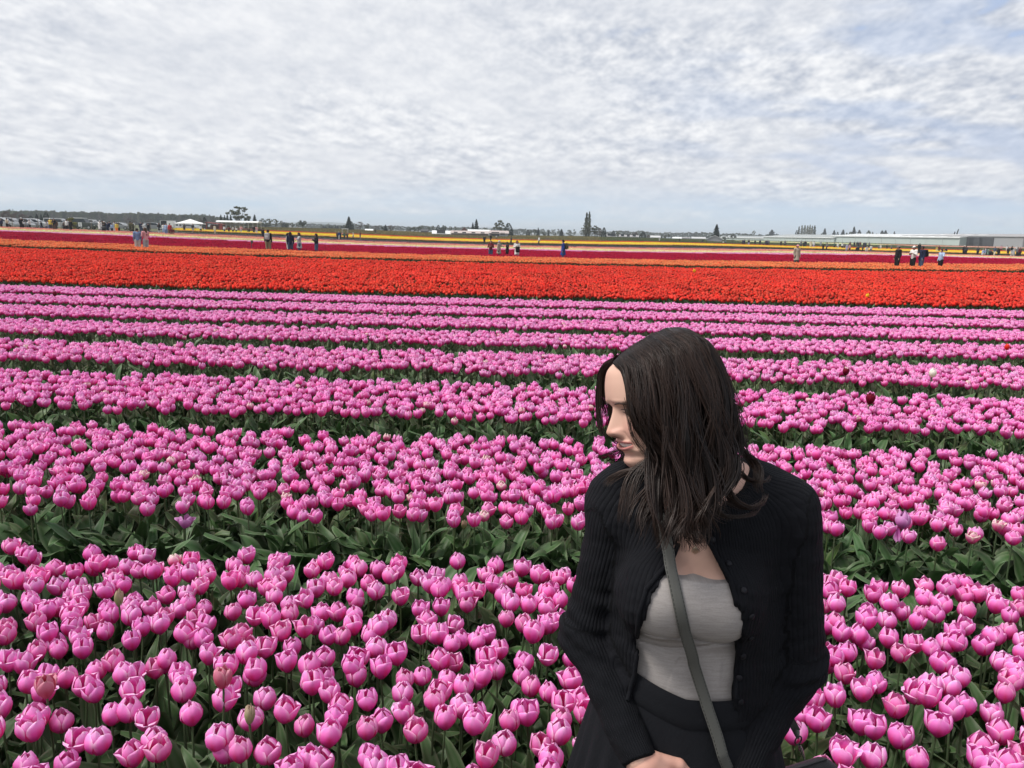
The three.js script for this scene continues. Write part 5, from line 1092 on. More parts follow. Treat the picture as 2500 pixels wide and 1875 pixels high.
// ------------------------------------------------------------------ buildings
const M = {
  white: mat(0.72, 0.73, 0.72, 0.6), cream: mat(0.62, 0.60, 0.53, 0.7), grey: mat(0.30, 0.30, 0.31, 0.7), dark: mat(0.05, 0.05, 0.055, 0.7), rust: mat(0.16, 0.075, 0.06, 0.8), pinkgrey: mat(0.42, 0.35, 0.33, 0.75),
  roofgrey: mat(0.30, 0.29, 0.29, 0.7), palegrey: mat(0.50, 0.50, 0.50, 0.6), steel: mat(0.55, 0.57, 0.56, 0.45, { metalness: 0.2 }), glassy: phys(0.46, 0.52, 0.49, 0.22), window: phys(0.04, 0.05, 0.06, 0.12), timber: mat(0.16, 0.11, 0.075, 0.85), red: mat(0.25, 0.035, 0.035, 0.6), tyre: mat(0.018, 0.018, 0.02, 0.85), chrome: mat(0.5, 0.5, 0.5, 0.3, { metalness: 0.9 }), black: mat(0.015, 0.015, 0.017, 0.6), canvas: phys(0.86, 0.86, 0.85, 0.75, { transmission: 0.25, thickness: 0 }),
};
function gableGeo(w, h, d, over = 0.3, t = 0.18) {                       // two roof slopes, ridge along x, eaves at y = 0
  const b = new Bag(), hw = w / 2 + over, hd = d / 2 + over, e = -over * h / (d / 2);
  for (const s of [1, -1]) { const P = [[-hw, e, s * hd], [hw, e, s * hd], [hw, h, 0], [-hw, h, 0]]; const lo = P.map(([x, y, z]) => b.v(x, y, z)), hi = P.map(([x, y, z]) => b.v(x, y + t, z)); b.q(...hi); b.q(...lo); for (let k = 0; k < 4; k++) b.q(lo[k], lo[(k + 1) % 4], hi[(k + 1) % 4], hi[k]); }
  const g = b.geo().toNonIndexed(); g.computeVertexNormals(); return g;
}
function gableWall(w, h, rise, d) {                                       // walls with pointed ends, ridge along x
  const s = new THREE.Shape([new THREE.Vector2(-d / 2, 0), new THREE.Vector2(d / 2, 0), new THREE.Vector2(d / 2, h), new THREE.Vector2(0, h + rise), new THREE.Vector2(-d / 2, h)]);
  const g = new THREE.ExtrudeGeometry(s, { depth: w, bevelEnabled: false }); g.translate(0, 0, -w / 2); g.rotateY(Math.PI / 2); return g;
}
// a long shed between two columns of the photograph; ridge along its length
function shed(name, label, px0, px1, d, eave, ridge, depth, wallM, roofM, opts = {}) {
  const a = spot(px0, d), c = spot(px1, opts.d1 ?? d), w = Math.hypot(c.x - a.x, c.z - a.z), mid = a.clone().add(c).multiplyScalar(0.5); mid.y = Math.min(a.y, c.y) - 0.2;
  const pm = (px0 + px1) / 2, dm = (d + (opts.d1 ?? d)) / 2, he = heightTo(pm, eave, dm) - mid.y, hr = heightTo(pm, ridge, dm) - mid.y;
  const t = thing(name, label, opts.category ?? 'building', mid, Math.atan2(-(c.z - a.z), c.x - a.x));
  if (opts.cross) { const g = gableWall(depth, he, hr - he, w); g.rotateY(Math.PI / 2); part('wall', g, wallM, t); const rf = gableGeo(depth, hr - he, w, 0.3); rf.rotateY(Math.PI / 2); rf.translate(0, he, 0); part('roof', rf, roofM, t); }
  else { part('wall', gableWall(w, he, hr - he - 0.05, depth), wallM, t); const rf = gableGeo(w, hr - he, depth, 0.35); rf.translate(0, he, 0); part('roof', rf, roofM, t); }
  for (const [u, kind, ww, hh, y] of opts.holes ?? []) part(kind, boxG(ww, hh, 0.12, (u - 0.5) * w, y + hh / 2, depth / 2 + 0.05), kind === 'window' ? M.window : M.dark, t);
  if (opts.bays) for (let k = 0; k <= opts.bays; k++) part('post', boxG(0.16, he, 0.16, (k / opts.bays - 0.5) * w, he / 2, depth / 2 + 0.08), opts.postM ?? M.palegrey, t);
  return t;
}
shed('barn', 'long low white metal barn left of the red gable', 1057, 1101, 300, 571, 564, 12, M.white, M.white, { holes: [[0.45, 'door', 3.2, 2.2, 0]] });
shed('barn', 'long low barn with a faded reddish roof in front of the gable', 1102.5, 1191, 296, 570, 564.5, 12, M.timber, M.pinkgrey, { holes: [[0.12, 'window', 1.4, 0.8, 1], [0.35, 'window', 1.4, 0.8, 1], [0.6, 'window', 1.4, 0.8, 1], [0.85, 'window', 1.4, 0.8, 1]] });
shed('barn', 'dark red barn gable rising behind the low barns', 1124, 1143, 318, 564, 554.5, 16, M.rust, M.roofgrey, { cross: true });
shed('barn', 'barn with a bright white roof and a dark vent, behind the reddish roof', 1144, 1195, 312, 565.5, 561.5, 14, M.white, M.white);
shed('barn', 'grey barn with a pale pinkish roof at the right end of the farm', 1196.5, 1240, 300, 570, 564, 12, M.grey, M.pinkgrey, { holes: [[0.3, 'door', 3, 2, 0], [0.7, 'window', 1.6, 0.8, 1]] });
shed('shed', 'small dark weathered shed left of the white barn', 1029, 1044, 330, 565, 560.5, 8, M.rust, M.dark);
shed('shed', 'long dark flat shed under the brownish open tree', 877, 893, 330, 564, 562.5, 8, M.dark, M.dark);
shed('house', 'little house with a white roof under the olive tree', 893, 909, 330, 564, 560, 9, M.grey, M.white);
shed('house', 'grey house with a pitched roof below a dark pointed conifer', 1481, 1503, 345, 578, 573.5, 12, M.grey, M.roofgrey, { holes: [[0.3, 'window', 1.4, 1, 1], [0.7, 'window', 1.4, 1, 1]] });
shed('house', 'long low grey-roofed house right of the pale yellowish tree', 1511, 1558, 350, 578.5, 574.5, 10, M.grey, M.roofgrey, { holes: [[0.2, 'window', 1.4, 0.9, 1], [0.5, 'door', 1.2, 2, 0], [0.8, 'window', 1.4, 0.9, 1]] });
shed('house', 'house with a pale grey roof above the small white figure', 1590, 1611, 355, 580, 576, 10, M.cream, M.palegrey);
shed('shed', 'low white-roofed shed right of the three small bushes', 1644, 1663, 370, 582.5, 579.5, 9, M.palegrey, M.white);
shed('shed', 'long dark low shed beside the white-roofed one', 1664, 1684, 372, 582, 580, 9, M.dark, M.roofgrey);
shed('shed', 'long pale hazy shed left of the lone shaggy conifer', 1690, 1722, 520, 582.5, 579, 12, M.palegrey, M.palegrey);
shed('house', 'house with a broad pale gable below the lone shaggy conifer', 1727, 1764, 300, 584, 575.5, 16, M.grey, M.palegrey, { cross: true });
// greenhouses: aluminium posts, glass walls and white-washed roofs
function greenhouse(label, px0, px1, d0, d1, eave, ridge, depth, roofM, wallM, bays, ribs) {
  const t = shed('greenhouse', label, px0, px1, d0, eave, ridge, depth, wallM, roofM, { d1, bays, postM: M.steel, category: 'greenhouse' });
  const a = spot(px0, d0), c = spot(px1, d1), w = Math.hypot(c.x - a.x, c.z - a.z), pm = (px0 + px1) / 2, dm = (d0 + d1) / 2, he = heightTo(pm, eave, dm) - t.position.y, hr = heightTo(pm, ridge, dm) - t.position.y, ang = Math.atan2(hr - he, depth / 2), len = Math.hypot(hr - he, depth / 2);
  for (let k = 0; k <= ribs; k++) { const g = new THREE.BoxGeometry(0.22, 0.14, len); g.translate(0, 0, 0); g.rotateX(ang); g.translate((k / ribs - 0.5) * w, (he + hr) / 2 + 0.24, depth / 4); part('roof_bar', g, M.steel, t); }
  part('gutter', boxG(w, 0.35, 0.4, 0, he, depth / 2 + 0.3), M.white, t);
  return t;
}
greenhouse('farthest low greenhouse with a ribbed white roof, at the left of the group', 1781, 1926, 560, 520, 581.5, 577, 30, M.white, M.glassy, 26, 26);
greenhouse('middle greenhouse with a ribbed white roof and pale glass sides', 1925, 2106, 500, 440, 581, 574, 32, M.white, M.glassy, 22, 34);
greenhouse('large near greenhouse with a smooth white roof and grey-green wall', 2098, 2424, 445, 385, 580.2, 573, 34, M.white, M.glassy, 9, 12);
{
  const t = shed('warehouse', 'long dark grey warehouse with big door openings at the right edge', 2308, 2620, 420, 580, 572.5, 46, M.grey, M.roofgrey, { d1: 372 });
  const a = spot(2308, 420), c = spot(2620, 372), w = Math.hypot(c.x - a.x, c.z - a.z);
  for (const [u, ww] of [[0.385, 2.6], [0.47, 6.6], [0.53, 5], [0.585, 7.5], [0.66, 7], [0.74, 7]]) part('door', boxG(ww, 4.0, 0.3, (u - 0.5) * w, 2.1, 23.1), M.dark, t);
  part('panel', boxG(5, 4.0, 0.3, (0.425 - 0.5) * w, 2.1, 23.1), M.palegrey, t);
  for (const [u, h, l] of [[0.352, 0.4, 0.25], [0.373, 1.5, 0.7]]) { const b = new Bag(), x = (u - 0.5) * w; bagTube(b, [new THREE.Vector3(x, 5.5, 16), new THREE.Vector3(x + l, 6.2 + h, 16)], [0.32, 0.22], 6); part('chimney_pipe', b.geo(), M.dark, t); }
}
// ------------------------------------------------------------------ vehicles, tent, stalls at the car park
const wheelG = (() => { const g = new THREE.CylinderGeometry(0.34, 0.34, 0.22, 18); g.rotateX(Math.PI / 2); return g; })(), hubG = (() => { const g = new THREE.CylinderGeometry(0.20, 0.20, 0.235, 12); g.rotateX(Math.PI / 2); return g; })();
function car(label, px, d, turn, paint, kind = 'suv', category = 'car', rough = 0.3) {
  const t = thing('parked_car', label, category, spot(px, d), turn), P = (a) => a.map(([x, y]) => new THREE.Vector2(x, y));
  const K = { suv: { lower: [[-2.25, 0.32], [2.2, 0.32], [2.28, 0.62], [2.18, 0.92], [1.25, 1.02], [-2.15, 1.06], [-2.3, 0.8]], cab: [[-2.1, 1.04], [1.2, 1.0], [0.45, 1.62], [-0.4, 1.70], [-1.75, 1.66]] }, sedan: { lower: [[-2.3, 0.3], [2.25, 0.3], [2.32, 0.58], [2.15, 0.80], [1.1, 0.92], [-1.6, 0.98], [-2.3, 0.88]], cab: [[-1.75, 0.96], [1.15, 0.9], [0.35, 1.36], [-0.3, 1.43], [-1.05, 1.38]] }, jeep: { lower: [[-2.2, 0.42], [2.1, 0.42], [2.2, 0.7], [2.15, 1.06], [0.95, 1.14], [-2.2, 1.16]], cab: [[-2.18, 1.14], [0.92, 1.12], [0.5, 1.82], [-2.1, 1.86]] }, van: { lower: [[-2.4, 0.34], [2.3, 0.34], [2.35, 0.7], [2.2, 1.0], [1.6, 1.15], [-2.4, 1.18]], cab: [[-2.38, 1.16], [1.55, 1.12], [0.95, 1.88], [-2.3, 1.95]] } }[kind];
  const ex = (pts, w, bev) => { const g = new THREE.ExtrudeGeometry(new THREE.Shape(P(pts)), { depth: w - 2 * bev, bevelEnabled: true, bevelSize: bev, bevelThickness: bev, bevelSegments: 2 }); g.translate(0, 0, -(w - 2 * bev) / 2); return g; };
  const body = part('body', merge([ex(K.lower, 1.82, 0.07), ex(K.cab.map(([x, y], i) => i < 2 ? [x, y] : [x, y]), 1.56, 0.05)]), phys(paint[0] * 0.62, paint[1] * 0.62, paint[2] * 0.62, rough, { clearcoat: 0.6, clearcoatRoughness: 0.1 }), t);
  const c = K.cab, top = Math.max(...c.map((q) => q[1])), shrink = c.map(([x, y]) => [lerp(x, -0.4, 0.08), lerp(y, (top + 1) / 2, 0.22)]);
  const glass = M.window; part('side_windows', ex(shrink, 1.70, 0.01), glass, t);
  { const [x0, y0] = c[1], [x1, y1] = c[2], b = new Bag(); const A = [[x0 + 0.06, y0 + 0.03], [x1 + 0.06, y1 - 0.02]]; b.q(b.v(A[0][0], A[0][1], -0.70), b.v(A[0][0], A[0][1], 0.70), b.v(A[1][0], A[1][1], 0.62), b.v(A[1][0], A[1][1], -0.62)); part('windscreen', b.geo(), glass, t); }
  for (const [x, s] of [[1.42, 1], [1.42, -1], [-1.38, 1], [-1.38, -1]]) { const w = part('wheel', wheelG, M.tyre, t); w.position.set(x, 0.34, s * 0.82); part('rim', hubG, M.chrome, w); }
  for (const s of [-1, 1]) { part('headlight', rboxG(0.12, 0.16, 0.34, 0.04, 2.22, 0.70, s * 0.62), M.chrome, t); part('tail_light', boxG(0.08, 0.2, 0.26, -2.34, 0.84, s * 0.68), M.red, t); part('door_handle', boxG(0.18, 0.035, 0.05, -0.2, 0.86, s * 0.94), M.chrome, t); }
  void body; return t;
}
car('white car cut by the left edge of the picture, behind the dark figure', 4, 160, 0.12, [0.66, 0.67, 0.68]);
car('silver grey car behind the person in a beige top', 26, 162, 0.1, [0.42, 0.43, 0.45], 'suv');
car('white sedan left of the person in black and white', 45, 163, 0.2, [0.62, 0.63, 0.65], 'sedan');
car('silver estate car behind the person in black and white', 62, 166, 0.2, [0.38, 0.39, 0.41], 'suv');
car('white estate car behind the bending person in dark clothes', 84, 169, 0.15, [0.7, 0.71, 0.72], 'suv');
car('black sedan tucked behind the white estate car', 96, 174, 0.1, [0.03, 0.03, 0.035], 'sedan');
car('white van left of the dark green off-roader', 141, 180, 0.1, [0.72, 0.72, 0.72], 'van', 'van');
{
  const t = car('dark green boxy off-roader with a white roof and a white plate on its door', 202, 169, -0.06, [0.05, 0.065, 0.05], 'jeep', 'car', 0.55);
  t.rotation.y = 0.02; t.scale.setScalar(1.06);
  part('roof_panel', rboxG(2.5, 0.09, 1.6, 0.04, -0.85, 1.93, 0), M.white, t, 'white roof');
  part('spare_wheel', wheelG.clone().rotateY(Math.PI / 2).translate(-2.34, 1.0, 0), M.tyre, t);
  const n = part('door_plate', boxG(0.62, 0.72, 0.02, -0.05, 0.82, 0.93), M.white, t, 'white plate on the door, split by a dark stroke');
  part('stroke', boxG(0.07, 0.6, 0.02, -0.05, 0.82, 0.945), M.black, n);
}
car('white sedan right of the dark green off-roader', 238, 183, 0.1, [0.7, 0.71, 0.72], 'sedan');
car('white van behind the bonnet of the dark green off-roader', 219, 189, 0.0, [0.74, 0.75, 0.76], 'van', 'van');
car('silver sedan right of the person in an orange vest', 292, 180, 0.05, [0.36, 0.38, 0.39], 'sedan');
car('grey car half hidden left of the white box truck', 377, 215, 0.3, [0.4, 0.41, 0.43], 'suv');
car('white pickup cab to the right of the box truck', 431, 245, 1.2, [0.7, 0.7, 0.7], 'suv', 'car');
car('white car under the white tent', 466, 225, 0.1, [0.68, 0.68, 0.69], 'sedan');
{ const t = thing('field_cart', 'low cart with a flat white roof behind the group before the yellow strip', 'cart', spot(842, 172), 0.02); part('roof', rboxG(1.28, 0.10, 1.1, 0.04, 0, 1.95, 0), M.white, t); part('cart_body', rboxG(1.2, 0.5, 0.9, 0.08, 0, 0.6, 0), M.dark, t); for (const [x, z] of [[-1, -1], [1, -1], [-1, 1], [1, 1]]) { part('post', boxG(0.05, 1.2, 0.05, x * 0.56, 1.35, z * 0.45), M.palegrey, t); const w = part('wheel', wheelG, M.tyre, t); w.scale.setScalar(0.7); w.position.set(x * 0.4, 0.24, z * 0.45); } }
car('white car far off at the left of the olive field', 712, 460, 1.5, [0.7, 0.7, 0.7], 'van', 'van');
car('white car far off beside a bush above the olive field', 730, 480, 1.5, [0.7, 0.7, 0.7], 'sedan');
car('pale car on the field edge left of the white barn', 1034, 470, 1.5, [0.6, 0.6, 0.58], 'sedan');
car('white car parked before the low thicket right of the barns', 1303, 500, 1.5, [0.7, 0.7, 0.68], 'sedan');
car('white car parked left of the lone bushy conifer', 1356, 520, 1.5, [0.7, 0.7, 0.68], 'sedan');
function fit(t, px, top, d, wide, h, w) { const p = spot(px, d); t.position.copy(p); const sx = wide / FPX * d / w; t.scale.set(sx, (heightTo(px, top, d) - p.y) / h, sx); }
{ // box truck with its side open
  const t = thing('box_truck', 'white box truck with its rear open, between people and the white tent', 'truck', spot(409, 132), 0.05);
  const W = 2.25, H = 2.4;
  part('box', merge([boxG(2.1, H, 0.08, 1.05, 0.9 + H / 2, W / 2), boxG(4.2, 0.08, W, 0, 0.9 + H, 0), boxG(4.2, 0.1, W, 0, 0.9, 0), boxG(4.2, H, 0.08, 0, 0.9 + H / 2, -W / 2), boxG(0.08, H, W, 2.1, 0.9 + H / 2, 0), boxG(0.1, H, W, -2.1, 0.9 + H / 2, 0)]), M.white, t);
  part('dark_interior', boxG(1.9, H - 0.25, 0.05, -1.05, 0.9 + H / 2, W / 2 - 0.5), M.black, t);
  part('cab', rboxG(1.7, 1.75, 2.0, 0.15, 3.05, 1.4, 0), M.white, t); part('windscreen', boxG(0.06, 0.7, 1.6, 3.92, 1.75, 0), M.window, t); part('side_window', boxG(0.8, 0.6, 0.05, 3.2, 1.8, 1.0), M.window, t);
  for (const [x, s] of [[3.0, 1], [3.0, -1], [-1.2, 1], [-1.2, -1]]) { const w = part('wheel', wheelG, M.tyre, t); w.position.set(x, 0.4, s * 1.0); w.scale.setScalar(1.15); }
  fit(t, 410, 538.5, 240, 40, 3.35, 6.0);
}
{ // tent
  const p = spot(465, 138), t = thing('marquee_tent', 'white peaked marquee tent left of the red stall', 'tent', p, 0.12), b = new Bag(), a = 1.95, eave = 2.35, peak = 3.72;
  const N = 9, rows = []; for (let i = 0; i <= N; i++) { const u = i / N, k = lerp(a, 0.03, Math.pow(u, 0.92)), y = lerp(eave, peak, Math.pow(u, 1.12)); rows.push([[-k, y, k], [k, y, k], [k, y, -k], [-k, y, -k]].map(([x, yy, z]) => b.v(x, yy, z))); }
  for (let i = 0; i < N; i++) for (let s = 0; s < 4; s++) b.q(rows[i][s], rows[i][(s + 1) % 4], rows[i + 1][(s + 1) % 4], rows[i + 1][s]);
  const g = b.geo().toNonIndexed(); g.computeVertexNormals(); part('canopy', g, M.canvas, t);
  part('valance', merge([boxG(a * 2, 0.22, 0.03, 0, eave - 0.11, a), boxG(a * 2, 0.22, 0.03, 0, eave - 0.11, -a), boxG(0.03, 0.22, a * 2, a, eave - 0.11, 0), boxG(0.03, 0.22, a * 2, -a, eave - 0.11, 0)]), M.canvas, t);
  for (const [x, z] of [[-1, -1], [1, -1], [-1, 1], [1, 1]]) part('pole', cylG(0.04, 0.04, eave, x * a * 0.97, 0, z * a * 0.97), M.palegrey, t);
  part('table', merge([boxG(1.6, 0.05, 0.7, 0, 0.74, 0.4), boxG(0.05, 0.74, 0.6, -0.7, 0.37, 0.4), boxG(0.05, 0.74, 0.6, 0.7, 0.37, 0.4)]), M.dark, t);
  fit(t, 465, 534.5, 200, 54, 3.72, 3.9);
}
{ // red stall
  const p = spot(529, 140), t = thing('red_stall', 'red lean-to stall with a sloping roof between tent and tour wagon', 'stall', p, 0.05), W = 2.7;
  const rf = boxG(W + 0.2, 0.12, 2.2); rf.rotateZ(-0.16); rf.translate(-0.05, 2.35, 0); part('roof', rf, M.red, t);
  part('back_wall', boxG(W, 2.0, 0.1, 0, 1.0, -1.0), M.rust, t); part('side_wall', boxG(0.6, 1.9, 0.1, W / 2 - 0.2, 0.95, 1.0), M.red, t); part('counter', boxG(W * 0.8, 0.95, 0.5, -0.2, 0.48, 0.7), M.rust, t);
  for (const s of [-1, 1]) part('post', boxG(0.1, 2.3, 0.1, s * W / 2, 1.15, 1.02), M.red, t);
  fit(t, 527, 543.5, 196, 36, 2.55, 2.9);
}
{ // open sided tour wagon
  const p = spot(584, 150), t = thing('tour_wagon', 'long white-roofed open-sided tour wagon below the big airy tree', 'wagon', p, 0.04), L = 7.4;
  const shape = new THREE.Shape(); shape.moveTo(-1.25, 0); shape.lineTo(1.25, 0); shape.quadraticCurveTo(1.2, 0.36, 0.6, 0.42); shape.lineTo(-0.6, 0.42); shape.quadraticCurveTo(-1.2, 0.36, -1.25, 0);
  const g = new THREE.ExtrudeGeometry(shape, { depth: L, bevelEnabled: true, bevelSize: 0.05, bevelThickness: 0.08, bevelSegments: 2 }); g.translate(0, 3.0, -L / 2); g.rotateY(Math.PI / 2); part('roof', g, M.white, t);
  part('side_panel', boxG(L, 0.75, 0.08, 0, 1.0, 1.15), mat(0.20, 0.09, 0.07, 0.7), t, 'dark red lower side'); part('side_panel', boxG(L, 0.75, 0.08, 0, 1.0, -1.15), mat(0.20, 0.09, 0.07, 0.7), t);
  part('floor', boxG(L, 0.1, 2.3, 0, 0.62, 0), M.dark, t);
  for (let k = 0; k <= 9; k++) for (const s of [-1, 1]) part('post', boxG(0.08, 1.7, 0.08, (k / 9 - 0.5) * (L - 0.2), 2.2, s * 1.14), M.palegrey, t);
  for (let k = 0; k < 9; k++) part('pane', boxG(L / 9 - 0.16, 0.85, 0.02, ((k + 0.5) / 9 - 0.5) * (L - 0.2), 2.36, -1.14), k < 5 ? M.palegrey : phys(0.3, 0.34, 0.33, 0.3), t);
  for (let k = 0; k < 8; k++) part('seat', merge([boxG(0.45, 0.1, 1.9, ((k + 0.5) / 8 - 0.5) * L, 1.05, 0), boxG(0.08, 0.6, 1.9, ((k + 0.5) / 8 - 0.5) * L - 0.2, 1.35, 0)]), M.dark, t);
  for (const x of [-2.5, 2.5]) for (const s of [-1, 1]) { const w = part('wheel', wheelG, M.tyre, t); w.position.set(x, 0.36, s * 1.05); part('rim', hubG, M.chrome, w); }
  fit(t, 584, 539.5, 200, 93, 3.42, 7.5);
}
{ // tractor that pulls the wagon, left of the stall
  const t = thing('tractor', 'dark tractor with large rear wheels beside the red stall', 'tractor', spot(505, 141), 0.1);
  part('bonnet', rboxG(1.3, 0.6, 0.7, 0.1, 0.75, 1.0, 0), M.black, t); part('cab_frame', merge([boxG(0.08, 1.3, 0.08, -0.1, 1.75, 0.5), boxG(0.08, 1.3, 0.08, -0.1, 1.75, -0.5), boxG(0.08, 1.3, 0.08, -1, 1.75, 0.5), boxG(0.08, 1.3, 0.08, -1, 1.75, -0.5), boxG(1.15, 0.1, 1.2, -0.55, 2.42, 0)]), M.black, t);
  part('seat', rboxG(0.5, 0.5, 0.5, 0.08, -0.65, 1.2, 0), M.dark, t);
  for (const s of [-1, 1]) { const w = part('wheel', wheelG, M.tyre, t); w.position.set(-0.6, 0.7, s * 0.75); w.scale.set(2.0, 2.0, 1.5); part('rim', hubG, M.chrome, w); const v = part('wheel', wheelG, M.tyre, t); v.position.set(1.05, 0.42, s * 0.6); v.scale.setScalar(1.2); part('rim', hubG, M.chrome, v); }
  fit(t, 504, 545, 196, 16, 2.47, 2.9);
}
{ // bench in the olive field, low wire fence posts at the car park, a marker post in the crimson bed
  const t = thing('field_bench', 'dark wooden bench standing alone in the olive field', 'bench', spot(1338.5, 230), 0.05);
  part('seat', boxG(1.15, 0.08, 0.42, 0, 0.62, 0), M.timber, t); part('backrest', boxG(1.15, 0.28, 0.06, 0, 0.95, -0.22), M.timber, t);
  for (const s of [-1, 1]) part('leg', boxG(0.08, 0.95, 0.42, s * 0.5, 0.45, -0.02), M.timber, t);
  let post = null;
  for (const px of [29, 61, 92, 148, 222, 255, 289, 310, 329, 367]) { const d = 146; if (!post) { post = single('fence_post', merge([cylG(0.045, 0.035, 1.75, 0, 0, 0, 7), boxG(0.14, 0.03, 0.03, 0, 1.55, 0)]), M.timber, 'thin wooden post of the fence before the parked cars', 'post', 'thin fence posts before the parked cars'); post.position.copy(spot(px, d)); } else { const q = post.clone(); q.name = numbered('fence_post'); scene.add(q); q.position.copy(spot(px, d)); } }
  const sgn = thing('field_marker', 'small dark marker post with a plate in the crimson tulips', 'marker', spot(612, 62), 0.3);
  part('post', cylG(0.025, 0.025, 0.85, 0, 0, 0, 7), M.dark, sgn); part('plate', boxG(0.16, 0.22, 0.02, 0.03, 0.9, 0), M.dark, sgn);
}
// ------------------------------------------------------------------ visitors in the field
const figures = new Map();
function figure(pose) {
  if (figures.has(pose)) return figures.get(pose);
  const J = { // joints of a figure 1.68 m tall facing +z
    head: [0, 1.565, 0.02], neck: [0, 1.43, -0.005], chest: [0, 1.28, -0.01], waist: [0, 1.05, 0], hip: [0, 0.93, -0.01],
    sh: [0.175, 1.385, -0.01], el: [0.215, 1.12, -0.03], wr: [0.215, 0.90, 0.05], hj: [0.09, 0.90, 0], kn: [0.10, 0.49, 0.02], an: [0.10, 0.09, -0.02], toe: [0.12, 0.035, 0.13],
  };
  const L = (k) => J[k].slice(), M_ = (k) => [-J[k][0], J[k][1], J[k][2]];
  const P = { head: L('head'), neck: L('neck'), chest: L('chest'), waist: L('waist'), hip: L('hip'), a: [[L('sh'), L('el'), L('wr')], [M_('sh'), M_('el'), M_('wr')]], l: [[L('hj'), L('kn'), L('an'), L('toe')], [M_('hj'), M_('kn'), M_('an'), M_('toe')]] };
  if (pose === 'phone') { P.a[0][1] = [0.235, 1.15, 0.03]; P.a[0][2] = [0.07, 1.27, 0.25]; P.a[1][1] = [-0.235, 1.15, 0.03]; P.a[1][2] = [-0.06, 1.26, 0.25]; }
  if (pose === 'reach') { P.a[0][1] = [0.28, 1.22, 0.10]; P.a[0][2] = [0.42, 1.20, 0.26]; }
  if (pose === 'walk') { P.l[0][1] = [0.09, 0.50, 0.16]; P.l[0][2] = [0.09, 0.11, 0.20]; P.l[0][3] = [0.10, 0.05, 0.34]; P.l[1][1] = [-0.09, 0.49, -0.06]; P.l[1][2] = [-0.09, 0.15, -0.28]; P.l[1][3] = [-0.10, 0.05, -0.18]; P.a[0][2] = [0.20, 0.93, -0.14]; P.a[1][2] = [-0.20, 0.95, 0.16]; }
  if (pose === 'crouch') { const d = (q, y, z) => [q[0], q[1] + y, q[2] + z]; for (const k of ['head', 'neck', 'chest', 'waist', 'hip']) P[k] = d(P[k], -0.52, k === 'head' ? 0.22 : k === 'neck' ? 0.16 : k === 'chest' ? 0.10 : 0); P.a = P.a.map((q, i) => [d(q[0], -0.52, 0.14), d(q[1], -0.50, 0.24), [i ? -0.1 : 0.1, 0.62, 0.42]]); P.l = P.l.map((q, i) => [d(q[0], -0.5, 0), [i ? -0.13 : 0.13, 0.50, 0.36], [i ? -0.12 : 0.12, 0.09, 0.05], [i ? -0.13 : 0.13, 0.035, 0.20]]); }
  const trunk = (x, y, z, g) => { let d = smin(capsule(x, y, z, P.waist, P.chest, 0.115 + g, 0.125 + g), capsule(x, y, z, P.hip, P.waist, 0.125 + g, 0.112 + g), 0.05); d = smin(d, capsule(x, y, z, P.a[0][0], P.a[1][0], 0.062 + g, 0.062 + g), 0.09); return d; };
  const armD = (x, y, z, g) => Math.min(...P.a.map(([s, e, w]) => smin(capsule(x, y, z, s, e, 0.055 + g, 0.043 + g), capsule(x, y, z, e, w, 0.042 + g, 0.030 + g), 0.03)));
  const legD = (x, y, z, g) => Math.min(...P.l.map(([h, k, a]) => smin(capsule(x, y, z, h, k, 0.088 + g, 0.062 + g), capsule(x, y, z, k, a, 0.060 + g, 0.045 + g), 0.03)));
  const headD = (x, y, z, g) => ellipsoid(x, y, z, P.head, [0.078 + g, 0.112 + g, 0.096 + g]);
  const box = [[-0.46, -0.03, -0.46], [0.52, 1.76, 0.62]], C = 0.039;
  const bodyF = (x, y, z) => { let d = smin(trunk(x, y, z, -0.012), legD(x, y, z, -0.012), 0.04); d = smin(d, armD(x, y, z, -0.01), 0.03); d = smin(d, capsule(x, y, z, P.neck, P.head, 0.052, 0.055), 0.03); d = smin(d, headD(x, y, z, 0), 0.02); d = smin(d, ellipsoid(x, y, z, [P.head[0], P.head[1] - 0.015, P.head[2] + 0.098], [0.016, 0.03, 0.022]), 0.015); for (const q of P.a) d = smin(d, ellipsoid(x, y, z, [q[2][0] * 1.02, q[2][1] - 0.05, q[2][2] + 0.03], [0.032, 0.075, 0.036]), 0.03); for (const q of P.l) d = smin(d, capsule(x, y, z, q[2], q[3], 0.042, 0.035), 0.03); return d; };
  const out = { P, body: surfaceNet(bodyF, ...box, C) };
  const low = P.hip[1];
  const topOf = (len) => surfaceNet((x, y, z) => { const skirtY = low - len; let d = smin(trunk(x, y, z, 0.016), len > 0.06 ? capsule(x, y, z, [0, low, P.hip[2]], [0, skirtY, P.hip[2] + 0.01], 0.150, 0.20) : 9, 0.05); d = Math.max(d, skirtY - 0.02 - y); return Math.max(smin(d, armD(x, y, z, 0.016), 0.03), -headD(x, y, z, 0.03)); }, ...box, C);
  out.top = topOf(0.04); out.coat = topOf(0.30);
  out.trousers = surfaceNet((x, y, z) => Math.max(smin(legD(x, y, z, 0.018), capsule(x, y, z, P.hip, P.waist, 0.132, 0.112), 0.04), y - P.waist[1] + 0.03, 0.07 - y), ...box, C);
  const H = P.head;
  out.short = surfaceNet((x, y, z) => Math.max(headD(x, y, z, 0.014), H[1] - 0.045 - y + 1.4 * Math.max(0, z - H[2] - 0.01)), [-0.15, H[1] - 0.2, H[2] - 0.2], [0.15, H[1] + 0.2, H[2] + 0.2], 0.018);
